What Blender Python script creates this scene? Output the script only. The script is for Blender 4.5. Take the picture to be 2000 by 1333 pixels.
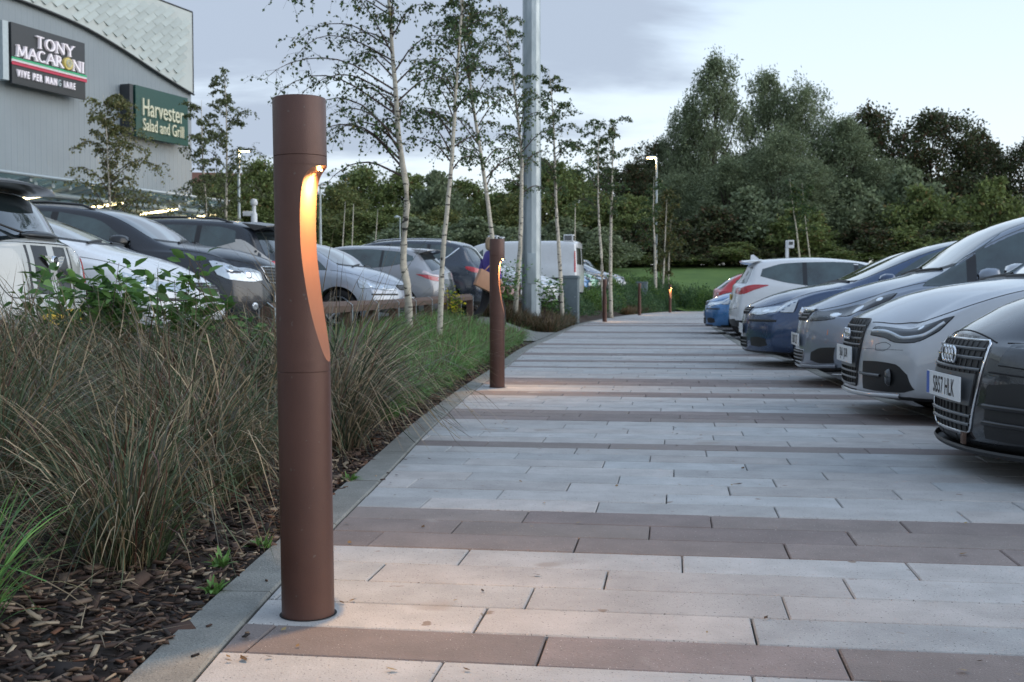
import bpy, bmesh, math, random
import numpy as np
from mathutils import Vector, Matrix
from mathutils.bvhtree import BVHTree
R = math.radians
random.seed(7); RNG = np.random.default_rng(7)
for _o in list(bpy.data.objects): bpy.data.objects.remove(_o, do_unlink=True)
SC = bpy.context.scene
COL = SC.collection

# ------------------------------------------------------------------ camera
CAM_H = 0.80
FPX = 2240.0            # focal length in photo pixels (photo is 2000 wide)
cam = bpy.data.cameras.new('camera'); cam_ob = bpy.data.objects.new('camera', cam); COL.objects.link(cam_ob)
cam.sensor_width = 36.0; cam.lens = 36.0*FPX/2000.0
cam.clip_start = 0.05; cam.clip_end = 3000
cam_ob.location = (0, 0, CAM_H)
cam_ob.rotation_euler = (R(90)-math.atan(89.5/FPX), 0, 0)
cam.dof.use_dof = True; cam.dof.focus_distance = 3.4; cam.dof.aperture_fstop = 10.0
SC.camera = cam_ob
SC.view_settings.view_transform = 'Standard'; SC.view_settings.look = 'None'
SC.view_settings.gamma = 1.0; SC.view_settings.exposure = 1.0

# ------------------------------------------------------------------ world
SUN_EL, SUN_AZ = R(14), R(100)      # low evening light from the right, spread wide by thin cloud
world = bpy.data.worlds.new('World'); SC.world = world; world.use_nodes = True
nt = world.node_tree; N = nt.nodes; LK = nt.links; N.clear()
wo = N.new('ShaderNodeOutputWorld'); bg = N.new('ShaderNodeBackground'); LK.new(bg.outputs[0], wo.inputs[0])
sky = N.new('ShaderNodeTexSky'); sky.sky_type = 'NISHITA'; sky.sun_disc = False
sky.sun_elevation = SUN_EL; sky.sun_rotation = SUN_AZ; sky.dust_density = 1.0; sky.ozone_density = 3.0; sky.air_density = 1.0
tc = N.new('ShaderNodeTexCoord'); sep = N.new('ShaderNodeSeparateXYZ'); LK.new(tc.outputs['Generated'], sep.inputs[0])
def mth(op, a, b=None, clamp=False):
    n = N.new('ShaderNodeMath'); n.operation = op; n.use_clamp = clamp
    for i, v in enumerate((a, b)):
        if v is None: continue
        if isinstance(v, (int, float)): n.inputs[i].default_value = v
        else: LK.new(v, n.inputs[i])
    return n.outputs[0]
# thin high veil that evens the sky towards a pale blue white, plus long flat cloud banks
zc = mth('MAXIMUM', sep.outputs['Z'], 0.0)
za = mth('ADD', zc, 0.10)
pu = mth('DIVIDE', sep.outputs['X'], za); pv = mth('DIVIDE', sep.outputs['Y'], za)
cmb = N.new('ShaderNodeCombineXYZ'); LK.new(pu, cmb.inputs[0]); LK.new(pv, cmb.inputs[1])
mp = N.new('ShaderNodeMapping'); mp.inputs['Location'].default_value = (2.55, 0.35, 0.0); mp.inputs['Scale'].default_value = (0.62, 0.95, 1)
LK.new(cmb.outputs[0], mp.inputs[0])
nz = N.new('ShaderNodeTexNoise'); nz.inputs['Scale'].default_value = 0.75; nz.inputs['Detail'].default_value = 7; nz.inputs['Roughness'].default_value = 0.55
nz.inputs['Distortion'].default_value = 0.25; LK.new(mp.outputs[0], nz.inputs[0])
side = mth('MULTIPLY', sep.outputs['X'], -0.16)           # more cloud towards the left (west) side
band = mth('SUBTRACT', 1.0, mth('DIVIDE', mth('ABSOLUTE', mth('SUBTRACT', sep.outputs['Z'], 0.232)), 0.062), clamp=True)
west = mth('DIVIDE', mth('SUBTRACT', 0.25, sep.outputs['X']), 0.16, clamp=True)
low = mth('SUBTRACT', 1.0, mth('DIVIDE', mth('ABSOLUTE', mth('SUBTRACT', sep.outputs['Z'], 0.135)), 0.022), clamp=True)
bk = mth('ADD', mth('MULTIPLY', mth('MULTIPLY', band, west), 0.32), mth('MULTIPLY', mth('MULTIPLY', low, west), 0.14))
cl = mth('ADD', mth('ADD', nz.outputs[0], side), bk)
mr = N.new('ShaderNodeMapRange'); mr.interpolation_type = 'SMOOTHSTEP'; LK.new(cl, mr.inputs[0])
mr.inputs[1].default_value = 0.50; mr.inputs[2].default_value = 0.66; mr.inputs[3].default_value = 0; mr.inputs[4].default_value = 0.95
veil = N.new('ShaderNodeMix'); veil.data_type = 'RGBA'; veil.inputs[0].default_value = 0.80
LK.new(sky.outputs[0], veil.inputs[6])
ramp = N.new('ShaderNodeValToRGB'); LK.new(zc, ramp.inputs[0])
ramp.color_ramp.elements[0].position = 0.0; ramp.color_ramp.elements[0].color = (7.0, 7.3, 7.4, 1)
ramp.color_ramp.elements[1].position = 0.75; ramp.color_ramp.elements[1].color = (3.7, 4.8, 6.5, 1)
e = ramp.color_ramp.elements.new(0.28); e.color = (5.05, 6.15, 7.35, 1)
LK.new(ramp.outputs[0], veil.inputs[7])
cmix = N.new('ShaderNodeMix'); cmix.data_type = 'RGBA'; LK.new(mr.outputs[0], cmix.inputs[0])
LK.new(veil.outputs[2], cmix.inputs[6]); cmix.inputs[7].default_value = (2.75, 3.25, 4.05, 1)
LK.new(cmix.outputs[2], bg.inputs[0]); bg.inputs[1].default_value = 0.088

sun = bpy.data.lights.new('sun', 'SUN'); sun.energy = 1.0; sun.angle = R(80); sun.color = (1.0, 0.95, 0.90)
sun_ob = bpy.data.objects.new('sun', sun); COL.objects.link(sun_ob)
_d = Vector((math.sin(SUN_AZ)*math.cos(SUN_EL), math.cos(SUN_AZ)*math.cos(SUN_EL), math.sin(SUN_EL)))
sun_ob.rotation_euler = _d.to_track_quat('Z', 'Y').to_euler()

# ------------------------------------------------------------------ materials
def material(name, col, rough=0.6, metal=0.0, var=0.0, vscale=8.0, bump=0.0, bscale=60.0, coat=0.0, spec=0.5,
             attr=None, speck=None, emit=None, estr=0.0, alpha=None, trans=0.0, col2=None, subs=0.0, rvar=0.0, stretch=None):
    m = bpy.data.materials.new(name); m.use_nodes = True
    t = m.node_tree; n = t.nodes; l = t.links
    b = n['Principled BSDF']
    b.inputs['Roughness'].default_value = rough; b.inputs['Metallic'].default_value = metal
    b.inputs['Specular IOR Level'].default_value = spec; b.inputs['Coat Weight'].default_value = coat
    b.inputs['Coat Roughness'].default_value = 0.04
    b.inputs['Base Color'].default_value = (*col, 1)
    if trans: b.inputs['Transmission Weight'].default_value = trans
    if emit: b.inputs['Emission Color'].default_value = (*emit, 1); b.inputs['Emission Strength'].default_value = estr
    tcn = n.new('ShaderNodeTexCoord')
    co = tcn.outputs['Object']
    if stretch:
        mpn = n.new('ShaderNodeMapping'); mpn.inputs['Scale'].default_value = stretch; l.new(co, mpn.inputs[0]); co = mpn.outputs[0]
    cur = None
    if attr:
        a = n.new('ShaderNodeAttribute'); a.attribute_name = attr; cur = a.outputs['Color']
    if var > 0 or col2:
        z = n.new('ShaderNodeTexNoise'); z.inputs['Scale'].default_value = vscale; z.inputs['Detail'].default_value = 6; l.new(co, z.inputs[0])
        z.inputs['Roughness'].default_value = 0.65
        mx = n.new('ShaderNodeMix'); mx.data_type = 'RGBA'
        rr = n.new('ShaderNodeMapRange'); l.new(z.outputs[0], rr.inputs[0]); rr.inputs[1].default_value = 0.3; rr.inputs[2].default_value = 0.7
        l.new(rr.outputs[0], mx.inputs[0])
        if col2: mx.inputs[6].default_value = (*col, 1); mx.inputs[7].default_value = (*col2, 1)
        else:
            mx.blend_type = 'MIX'
            if cur is not None:
                mm = n.new('ShaderNodeMix'); mm.data_type = 'RGBA'; mm.blend_type = 'MULTIPLY'; mm.inputs[0].default_value = 1
                l.new(cur, mm.inputs[6]); mx.inputs[6].default_value = (1-var,)*3+(1,); mx.inputs[7].default_value = (1+var,)*3+(1,)
                l.new(mx.outputs[2], mm.inputs[7])
            else:
                mx.inputs[6].default_value = tuple(c*(1-var) for c in col)+(1,); mx.inputs[7].default_value = tuple(min(1, c*(1+var)) for c in col)+(1,)
        cur = mm.outputs[2] if (cur is not None and not col2) else mx.outputs[2]
    if speck:      # (scale, threshold, colour)
        for (ss, th, sc_) in speck:
            v = n.new('ShaderNodeTexNoise'); v.inputs['Scale'].default_value = ss; v.inputs['Detail'].default_value = 2; l.new(co, v.inputs[0])
            r2 = n.new('ShaderNodeMapRange'); l.new(v.outputs[0], r2.inputs[0]); r2.inputs[1].default_value = th; r2.inputs[2].default_value = th+0.03
            m3 = n.new('ShaderNodeMix'); m3.data_type = 'RGBA'; l.new(r2.outputs[0], m3.inputs[0])
            if cur is not None: l.new(cur, m3.inputs[6])
            else: m3.inputs[6].default_value = (*col, 1)
            m3.inputs[7].default_value = (*sc_, 1); cur = m3.outputs[2]
    if cur is not None: l.new(cur, b.inputs['Base Color'])
    if rvar > 0:
        z2 = n.new('ShaderNodeTexNoise'); z2.inputs['Scale'].default_value = vscale*1.7; z2.inputs['Detail'].default_value = 5; l.new(co, z2.inputs[0])
        r3 = n.new('ShaderNodeMapRange'); l.new(z2.outputs[0], r3.inputs[0]); r3.inputs[1].default_value = .3; r3.inputs[2].default_value = .7
        r3.inputs[3].default_value = max(0, rough-rvar); r3.inputs[4].default_value = min(1, rough+rvar); l.new(r3.outputs[0], b.inputs['Roughness'])
    if bump > 0:
        z = n.new('ShaderNodeTexNoise'); z.inputs['Scale'].default_value = bscale; z.inputs['Detail'].default_value = 4; l.new(co, z.inputs[0])
        bp = n.new('ShaderNodeBump'); bp.inputs['Strength'].default_value = bump; bp.inputs['Distance'].default_value = 0.01
        l.new(z.outputs[0], bp.inputs['Height']); l.new(bp.outputs[0], b.inputs['Normal'])
    return m
def leafmat(name, attr='tint', trans=0.25, rough=0.55):
    m = bpy.data.materials.new(name); m.use_nodes = True
    t = m.node_tree; n = t.nodes; l = t.links; b = n['Principled BSDF']; out = n['Material Output']
    a = n.new('ShaderNodeAttribute'); a.attribute_name = attr
    l.new(a.outputs['Color'], b.inputs['Base Color']); b.inputs['Roughness'].default_value = rough; b.inputs['Specular IOR Level'].default_value = 0.3
    tr = n.new('ShaderNodeBsdfTranslucent'); l.new(a.outputs['Color'], tr.inputs[0])
    ms = n.new('ShaderNodeMixShader'); ms.inputs[0].default_value = trans; l.new(b.outputs[0], ms.inputs[1]); l.new(tr.outputs[0], ms.inputs[2]); l.new(ms.outputs[0], out.inputs[0])
    return m
M = {}
M['slab'] = material('slab_concrete', (.4,.4,.4), rough=.75, attr='tint', var=.17, vscale=5, bump=.35, bscale=160,
                     speck=[(140, .66, (.10,.095,.09)), (220, .70, (.62,.62,.60)), (2.3, .68, (.30,.28,.26)), (11.0, .71, (.22,.18,.15))])
M['joint'] = material('joint_sand', (.035,.03,.027), rough=.95, var=.3, vscale=30)
M['kerb'] = material('kerb_concrete', (.20,.205,.19), rough=.85, var=.22, vscale=7, bump=.5, bscale=130, speck=[(170,.63,(.10,.105,.10)),(240,.68,(.42,.42,.40))])
M['asphalt'] = material('asphalt', (.05,.052,.055), rough=.85, var=.3, vscale=4, bump=.5, bscale=120, speck=[(150,.66,(.14,.14,.14))])
M['white_line'] = material('road_paint', (.55,.56,.56), rough=.7, var=.2, vscale=12)
M['soil'] = material('soil', (.035,.024,.018), rough=.95, var=.4, vscale=14, bump=.9, bscale=40)
M['lawn'] = material('lawn', (.062,.125,.022), rough=.95, col2=(.10,.175,.032), vscale=.7, bump=.7, bscale=12)
M['field'] = material('field', (.03,.06,.02), rough=.95, var=.3, vscale=.5)
M['bark'] = leafmat('bark_chips', trans=.0, rough=.85)
M['blade'] = leafmat('grass_blades', trans=.2, rough=.5)
M['leaf'] = leafmat('leaves', trans=.3, rough=.5)
M['tleaf'] = leafmat('tree_leaves', trans=.30, rough=.65)
M['birch'] = material('birch_bark', (.52,.47,.38), rough=.7, var=.2, vscale=9, speck=[(7,.615,(.05,.042,.035))], stretch=(1.2,1.2,3.5), bump=.3, bscale=30)
M['twig'] = material('twig_bark', (.075,.05,.04), rough=.8, var=.3)
M['trunk'] = material('tree_bark', (.07,.055,.042), rough=.9, var=.4, vscale=5)
M['recess'] = material('bronze_paint_with_glow', (.145,.068,.040), rough=.5, metal=.1, var=.05, vscale=14)  # bollard paint made lighter and warmer, some lamp glow put into the colour
M['bollard'] = material('bronze_brown_paint', (.098,.046,.034), rough=.42, metal=.25, var=.13, vscale=5, speck=[(60,.70,(.12,.085,.07))], bump=.06, bscale=300, rvar=.06)
M['lens'] = material('warm_lens', (1,.75,.4), rough=.3, emit=(1,.62,.22), estr=60)
M['galv'] = material('galvanised_steel', (.30,.35,.37), rough=.45, metal=.55, col2=(.42,.47,.49), vscale=6, rvar=.1, stretch=(1,1,.35))
M['cabinet'] = material('cabinet_grey_paint', (.13,.165,.18), rough=.55, var=.12, vscale=5)
M['wood'] = material('rail_timber', (.10,.062,.045), rough=.8, var=.35, vscale=6, stretch=(1,6,6))
M['cladding'] = material('ribbed_cladding', (.25,.29,.315), rough=.55, metal=.05, var=.05, vscale=.6)
M['shingle'] = material('metal_shingle', (.45,.49,.47), rough=.55, metal=.1, attr='tint', var=.06, vscale=1.5)
M['darktrim'] = material('dark_trim', (.03,.034,.038), rough=.5)
M['signgrey'] = material('sign_grey', (.035,.040,.045), rough=.55, var=.06)
M['signgreen'] = material('sign_green', (.010,.065,.052), rough=.55, var=.06)
M['signwhite'] = material('sign_white', (.85,.80,.84), rough=.4, emit=(1,.92,.97), estr=.06)
M['signcream'] = material('sign_cream', (.62,.62,.46), rough=.45)
M['signg'] = material('stripe_green', (.02,.42,.18), rough=.4); M['signr'] = material('stripe_red', (.55,.02,.07), rough=.4)
M['signgold'] = material('sign_gold', (.55,.42,.06), rough=.4, col2=(.75,.62,.25), vscale=9)
M['orange'] = material('sign_orange', (.60,.20,.11), rough=.5, var=.2, vscale=3)
M['steel'] = material('painted_steel', (.42,.48,.50), rough=.45, metal=.2, var=.08)
M['tube'] = material('fluorescent_tube', (1,.9,.6), emit=(1,.80,.42), estr=5.0)
M['lamphead'] = material('lamp_glow', (1,.8,.5), emit=(1,.62,.25), estr=14)
M['canglass'] = material('canopy_glass', (.62,.80,.78), rough=.12, spec=.5, trans=.85, var=.1, vscale=1)
M['shopglass'] = material('shop_glass', (.03,.04,.045), rough=.08, spec=.6)
M['roof_tile'] = material('roof_tile', (.16,.07,.045), rough=.8, var=.2); M['brickm'] = material('house_brick', (.20,.11,.08), rough=.85, var=.2)
M['white_paint'] = material('white_paint', (.7,.72,.73), rough=.5, var=.05)
# car materials
def paint(name, c, metal=.55, rough=.32, coat=1.0):
    return material(name, c, rough=rough, metal=metal, coat=coat, var=.04, vscale=3, rvar=.05)
M['glass'] = material('car_glass', (.015,.022,.025), rough=.05, spec=1.0, coat=1.0)
M['glass_t'] = material('side_glass', (.05,.085,.09), rough=.04, spec=1.0, col2=(.012,.018,.02), vscale=2.2)  # pale and dark blotches in the colour stand in for reflections
M['black'] = material('black_plastic', (.012,.013,.014), rough=.5, var=.1, vscale=20)
M['gblack'] = material('gloss_black', (.008,.008,.009), rough=.28, coat=.25)
M['gap'] = material('shut_line', (.006,.006,.007), rough=.8)
M['rubber'] = material('tyre_rubber', (.018,.018,.019), rough=.85, bump=.3, bscale=80)
M['alloy'] = material('alloy_wheel', (.50,.51,.52), rough=.3, metal=.85)
M['chrome'] = material('chrome', (.75,.77,.80), rough=.10, metal=1.0)
M['barmet'] = material('grille_bar', (.16,.17,.18), rough=.35, metal=.6)
M['platew'] = material('plate_white', (.72,.74,.74), rough=.35); M['platey'] = material('plate_yellow', (.70,.48,.05), rough=.35)
M['platet'] = material('plate_ink', (.01,.01,.012), rough=.5); M['plateb'] = material('plate_blue', (.03,.10,.40), rough=.4)
M['hl_dark'] = material('lamp_smoked', (.045,.052,.060), rough=.2, coat=.35, var=.3, vscale=12)
M['hl_clear'] = material('lamp_clear', (.42,.47,.50), rough=.10, coat=1, metal=.45, col2=(.62,.66,.70), vscale=14)
M['hl_ref'] = material('lamp_reflector', (.80,.83,.86), rough=.10, metal=.9)
M['red'] = material('lamp_red', (.50,.010,.018), rough=.12, coat=1, col2=(.32,.005,.012), vscale=11)
M['redw'] = material('lamp_pale', (.60,.50,.52), rough=.15, coat=1)
M['amber'] = material('amber_reflector', (.7,.2,.05), rough=.2, coat=1)

# ------------------------------------------------------------------ mesh helpers
def tag(o, label=None, cat=None, group=None, kind=None):
    if label: o['label'] = label
    if cat: o['category'] = cat
    if group: o['group'] = group
    if kind: o['kind'] = kind
    return o
def empty(name, loc=(0,0,0), rz=0.0, label=None, cat=None, group=None):
    o = bpy.data.objects.new(name, None); COL.objects.link(o); o.location = loc; o.rotation_euler = (0,0,rz)
    o.empty_display_size = .2
    return tag(o, label, cat, group)
class MB:
    def __init__(s): s.v = []; s.f = []; s.c = []; s.mi = []; s.n = 0
    def add(s, verts, faces, col=None, mi=0):
        b = s.n; s.v.extend([tuple(p) for p in verts]); s.n += len(verts)
        for f in faces:
            s.f.append(tuple(i+b for i in f)); s.c.append(col); s.mi.append(mi)
    def box(s, lo, hi, col=None, mi=0, mat=None):
        x0,y0,z0 = lo; x1,y1,z1 = hi
        vs = [(x0,y0,z0),(x1,y0,z0),(x1,y1,z0),(x0,y1,z0),(x0,y0,z1),(x1,y0,z1),(x1,y1,z1),(x0,y1,z1)]
        if mat is not None: vs = [mat @ Vector(p) for p in vs]
        s.add(vs, [(0,3,2,1),(4,5,6,7),(0,1,5,4),(1,2,6,5),(2,3,7,6),(3,0,4,7)], col, mi)
    def tube(s, pts, rad, seg=8, col=None, cap=True, mi=0, rz=None):
        pts = [Vector(p) for p in pts]; n = len(pts)
        if isinstance(rad, (int, float)): rad = [rad]*n
        base = []; vs = []
        up = Vector((0,0,1))
        for i, p in enumerate(pts):
            t = (pts[min(i+1,n-1)]-pts[max(i-1,0)]).normalized()
            a = t.cross(up)
            if a.length < .05: a = t.cross(Vector((0,1,0)))
            a.normalize(); bb = t.cross(a).normalized()
            for k in range(seg):
                th = 2*math.pi*k/seg
                vs.append(p+(a*math.cos(th)+bb*math.sin(th))*rad[i])
        fs = []
        for i in range(n-1):
            for k in range(seg):
                k2 = (k+1)%seg; fs.append((i*seg+k, i*seg+k2, (i+1)*seg+k2, (i+1)*seg+k))
        if cap: fs.append(tuple(range(seg))[::-1]); fs.append(tuple((n-1)*seg+k for k in range(seg)))
        s.add(vs, fs, col, mi)
    def lathe(s, prof, axis='z', seg=32, org=(0,0,0), col=None, mi=0, closed=False):
        vs = []; n = len(prof)
        for (r, h) in prof:
            for k in range(seg):
                a = 2*math.pi*k/seg; c, d = r*math.cos(a), r*math.sin(a)
                p = (c, d, h) if axis == 'z' else ((c, h, d) if axis == 'y' else (h, c, d))
                vs.append((p[0]+org[0], p[1]+org[1], p[2]+org[2]))
        fs = []
        for i in range(n if closed else n-1):
            j = (i+1) % n
            for k in range(seg):
                k2 = (k+1)%seg; fs.append((i*seg+k, i*seg+k2, j*seg+k2, j*seg+k))
        s.add(vs, fs, col, mi)
    def build(s, name, mat, parent=None, smooth=False, angle=None, bevel=0):
        me = bpy.data.meshes.new(name); me.from_pydata(s.v, [], s.f)
        mats = mat if isinstance(mat, (list, tuple)) else [mat]
        for m_ in mats: me.materials.append(m_)
        if len(mats) > 1: me.polygons.foreach_set('material_index', s.mi)
        if any(c is not None for c in s.c):
            ca = me.color_attributes.new('tint', 'FLOAT_COLOR', 'CORNER')
            tot = np.array([len(f) for f in s.f]); cc = np.array([(c if c is not None else (.5,.5,.5)) for c in s.c], dtype=np.float32)
            arr = np.repeat(np.hstack([cc, np.ones((len(cc),1),np.float32)]), tot, axis=0); ca.data.foreach_set('color', arr.ravel())
        me.update()
        return link(name, me, parent, smooth, angle, bevel)
def link(name, me, parent=None, smooth=False, angle=None, bevel=0):
    if smooth or angle:
        me.polygons.foreach_set('use_smooth', [True]*len(me.polygons))
        if angle: me.set_sharp_from_angle(angle=R(angle))
    o = bpy.data.objects.new(name, me); COL.objects.link(o)
    if parent is not None: o.parent = parent
    if bevel:
        bm = bmesh.new(); bm.from_mesh(me)
        bmesh.ops.bevel(bm, geom=[e for e in bm.edges if e.is_manifold and e.calc_face_angle(0) > R(30)], offset=bevel, segments=2, affect='EDGES', profile=.7)
        bm.to_mesh(me); bm.free()
        me.polygons.foreach_set('use_smooth', [True]*len(me.polygons)); me.set_sharp_from_angle(angle=R(35))
    return o
def np_mesh(name, V, F, tint, mat, parent=None, smooth=False):
    """V (n,3), F (m,4) quads, tint (m,3)"""
    me = bpy.data.meshes.new(name); n, m = len(V), len(F)
    me.vertices.add(n); me.vertices.foreach_set('co', np.asarray(V, np.float32).ravel())
    k = F.shape[1]
    me.loops.add(m*k); me.loops.foreach_set('vertex_index', np.asarray(F, np.int32).ravel())
    me.polygons.add(m); me.polygons.foreach_set('loop_start', np.arange(0, m*k, k, dtype=np.int32))
    me.materials.append(mat)
    me.update(calc_edges=True)
    if tint is not None:
        ca = me.color_attributes.new('tint', 'FLOAT_COLOR', 'CORNER')
        arr = np.repeat(np.hstack([np.asarray(tint, np.float32), np.ones((m,1),np.float32)]), k, axis=0); ca.data.foreach_set('color', arr.ravel())
    if smooth: me.polygons.foreach_set('use_smooth', [True]*m)
    me.validate(); me.update()
    if name is None: return me
    o = bpy.data.objects.new(name, me); COL.objects.link(o)
    if parent is not None: o.parent = parent
    return o
def copy_tree(o, parent=None):
    c = o.copy(); COL.objects.link(c)
    if parent is not None: c.parent = parent; c.matrix_parent_inverse = o.matrix_parent_inverse.copy()
    for ch in list(o.children): copy_tree(ch, c)
    return c
def text_mb(body, size, extrude=0.0, sx=1.0, space=1.0, align='CENTER', bold=0.0):
    cu = bpy.data.curves.new('t', 'FONT'); cu.body = body; cu.size = size; cu.extrude = extrude; cu.align_x = align; cu.align_y = 'CENTER'
    cu.space_character = space; cu.offset = bold
    ob = bpy.data.objects.new('t', cu); COL.objects.link(ob)
    dg = bpy.context.evaluated_depsgraph_get(); me = bpy.data.meshes.new_from_object(ob.evaluated_get(dg))
    bpy.data.objects.remove(ob, do_unlink=True)
    vs = [(v.co.x*sx, v.co.y, v.co.z) for v in me.vertices]; fs = [tuple(p.vertices) for p in me.polygons]
    bpy.data.meshes.remove(me)
    return vs, fs
def pchip(pts):
    xs = np.array([p[0] for p in pts], float); ys = np.array([p[1] for p in pts], float)
    h = np.diff(xs); d = np.diff(ys)/h; m = np.zeros(len(xs))
    for i in range(1, len(xs)-1):
        if d[i-1]*d[i] > 0:
            w1, w2 = 2*h[i]+h[i-1], h[i]+2*h[i-1]; m[i] = (w1+w2)/(w1/d[i-1]+w2/d[i])
    m[0] = d[0]; m[-1] = d[-1]
    def f(x):
        x = min(max(x, xs[0]), xs[-1]); i = min(max(int(np.searchsorted(xs, x))-1, 0), len(h)-1)
        t = (x-xs[i])/h[i]; t2, t3 = t*t, t*t*t
        return float((2*t3-3*t2+1)*ys[i]+(t3-2*t2+t)*h[i]*m[i]+(-2*t3+3*t2)*ys[i+1]+(t3-t2)*h[i]*m[i+1])
    return f

# ------------------------------------------------------------------ ground plan (metres; Y away from camera)
K = 1.1111
XL = pchip([(-8,-.70),(0,-.68)]+[(z*K, x*K) for z, x in [(2.13,-.595),(3.52,-.55),(4.44,-.506),(6.13,-.438),(8.58,-.287),(11.4,-.06),(15.07,.21),(19.4,.69),(27.3,1.6),(35.3,2.96),(44.8,5.2),(50.4,7.0),(55.6,9.3)]]+[(72,18)])
XR = pchip([(-8,2.5),(0,2.62)]+[(z*K, x*K) for z, x in [(5,2.42),(6.9,2.47),(8.5,2.56),(9.8,2.69),(12,2.95),(15.7,3.18),(17.9,3.45),(22.1,4.0),(26.4,4.6),(42,7.3),(55.6,12.2)]]+[(72,24)])
EL = pchip([(-8,.2),(0,.20),(14,.22),(20,.28),(24,.33),(30,.48),(40,.7),(55,.95),(60,1.05),(76,2.7),(100,3.2),(400,6)])
def smooth01(t): t = min(max(t,0),1); return t*t*(3-2*t)
BEDW = 1.75
def zleft(x, y):
    """ground height of the planted side / left car park"""
    d = XL(min(y,61))-.14-x
    return EL(y)*smooth01((d-.25)/1.35)
def sheet(name, xa, xb, ya, yb, ny, nx, zf, mat, off=0.0):
    mb = MB(); vs = []
    for j in range(ny+1):
        y = ya+(yb-ya)*j/ny; a, b = xa(y), xb(y)
        for i in range(nx+1):
            x = a+(b-a)*i/nx; vs.append((x, y, zf(x,y)+off))
    fs = [(j*(nx+1)+i, j*(nx+1)+i+1, (j+1)*(nx+1)+i+1, (j+1)*(nx+1)+i) for j in range(ny) for i in range(nx)]
    mb.add(vs, fs); return tag(mb.build(name, mat, smooth=True), kind='structure')
# whole ground out to the horizon
sheet('ground', lambda y:-900, lambda y:900, -60, 1500, 20, 20, lambda x,y:-.35, M['field'])
sheet('soil', lambda y:XL(y)-BEDW-.6, lambda y:XL(y)-.135, -1, 61, 150, 14, zleft, M['soil'], -.012)
sheet('car_park_left', lambda y:-70, lambda y:XL(y)-BEDW+.05, -4, 61, 80, 30, zleft, M['asphalt'], .0)
sheet('car_park_right', lambda y:XR(y)+.12, lambda y:60, -4, 62, 80, 8, lambda x,y:-.03, M['asphalt'])
LF = pchip([(57,-.02),(60,.45),(64,1.0),(76,2.75),(100,3.3),(400,7)])
sheet('lawn', lambda y:-160, lambda y:160, 57, 400, 150, 220, lambda x,y:LF(y)+max(0,EL(y)-LF(y))*smooth01((XL(min(y,61))-.3-x)/1.6), M['lawn'], .01)

# ------------------------------------------------------------------ slab paving
def paving():
    mb = MB(); a = R(8); ca, sa = math.cos(a), math.sin(a); RW, RL, G = .232*K/1.0, .70, .0034
    RW = .2205; RL = .662
    v0 = None
    z0 = 2240*.8/676; x0 = 175/2240*z0; vref = x0*sa+z0*ca
    dark = set([-1,-6,-7]+[4,5,6,15,21,22,23,29,30,34,35,36,37,45,50,51,57,58,59,66])
    rr = random.Random(3)
    for k in range(67, 300):
        if rr.random() < .10: dark.add(k); 
        if k-1 in dark and rr.random() < .45: dark.add(k)
    def UV(u, v): return (u*ca+v*sa, -u*sa+v*ca)
    def ucross(v, fn):      # u where the row line meets the kerb curve
        lo, hi = -30.0, 60.0
        # x(u)-fn(y(u)) is increasing in u
        for _ in range(34):
            m = (lo+hi)/2; x, y = UV(m, v)
            if x-fn(y) < 0: lo = m
            else: hi = m
        return (lo+hi)/2
    k = -14; 
    while True:
        va, vb = vref+k*RW, vref+(k+1)*RW
        if vb > 62: break
        la, lb = ucross(va, XL), ucross(vb, XL); ra, rb = ucross(va, XR), ucross(vb, XR)
        isd = k in dark
        off = ((k*0.37)%1.0)*RL + rr.uniform(-.05,.05)
        if k == 0: off = .197*ca-.0+.0
        j0 = math.floor((min(la,lb)-off)/RL)-1; u = off+j0*RL
        while u < max(ra,rb):
            ua, ub = u, u+RL; u += RL
            q = [[max(ua,la), va],[min(ub,ra), va],[min(ub,rb), vb],[max(ua,lb), vb]]
            if q[1][0]-q[0][0] < .02 and q[2][0]-q[3][0] < .02: continue
            if q[1][0]-q[0][0] < .012: q[1][0] = q[0][0]+.012
            if q[2][0]-q[3][0] < .012: q[2][0] = q[3][0]+.012
            t = rr.uniform(.86,1.10)
            if isd: c = (.195*t, .168*t*rr.uniform(.98,1.02), .160*t)
            else:
                w = rr.uniform(-.015,.015); c = ((.365+w)*t, .368*t, (.366-w*.6)*t)
            h = rr.uniform(-.0012,.0012); g = G*.5+ (.001 if rr.random()<.2 else 0); bv = .0035
            def ring(ins, z):
                (a1,b1),(a2,b2),(a3,b3),(a4,b4) = q
                P = [(a1+ins,b1+ins),(a2-ins,b2+ins),(a3-ins,b3-ins),(a4+ins,b4-ins)]
                return [(*UV(*p), z) for p in P]
            V = ring(g,-.03)+ring(g,h-.004)+ring(g+bv,h)
            F = [(8,9,10,11)]+[(i,(i+1)%4,4+(i+1)%4,4+i) for i in range(4)]+[(4+i,4+(i+1)%4,8+(i+1)%4,8+i) for i in range(4)]
            mb.add(V, F, c)
        k += 1
    return tag(mb.build('paved_path', M['slab']), kind='structure')
paving()
sheet('path_bedding', lambda y:XL(y), lambda y:XR(y), -1, 62, 120, 4, lambda x,y:-.016, M['joint'])
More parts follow.
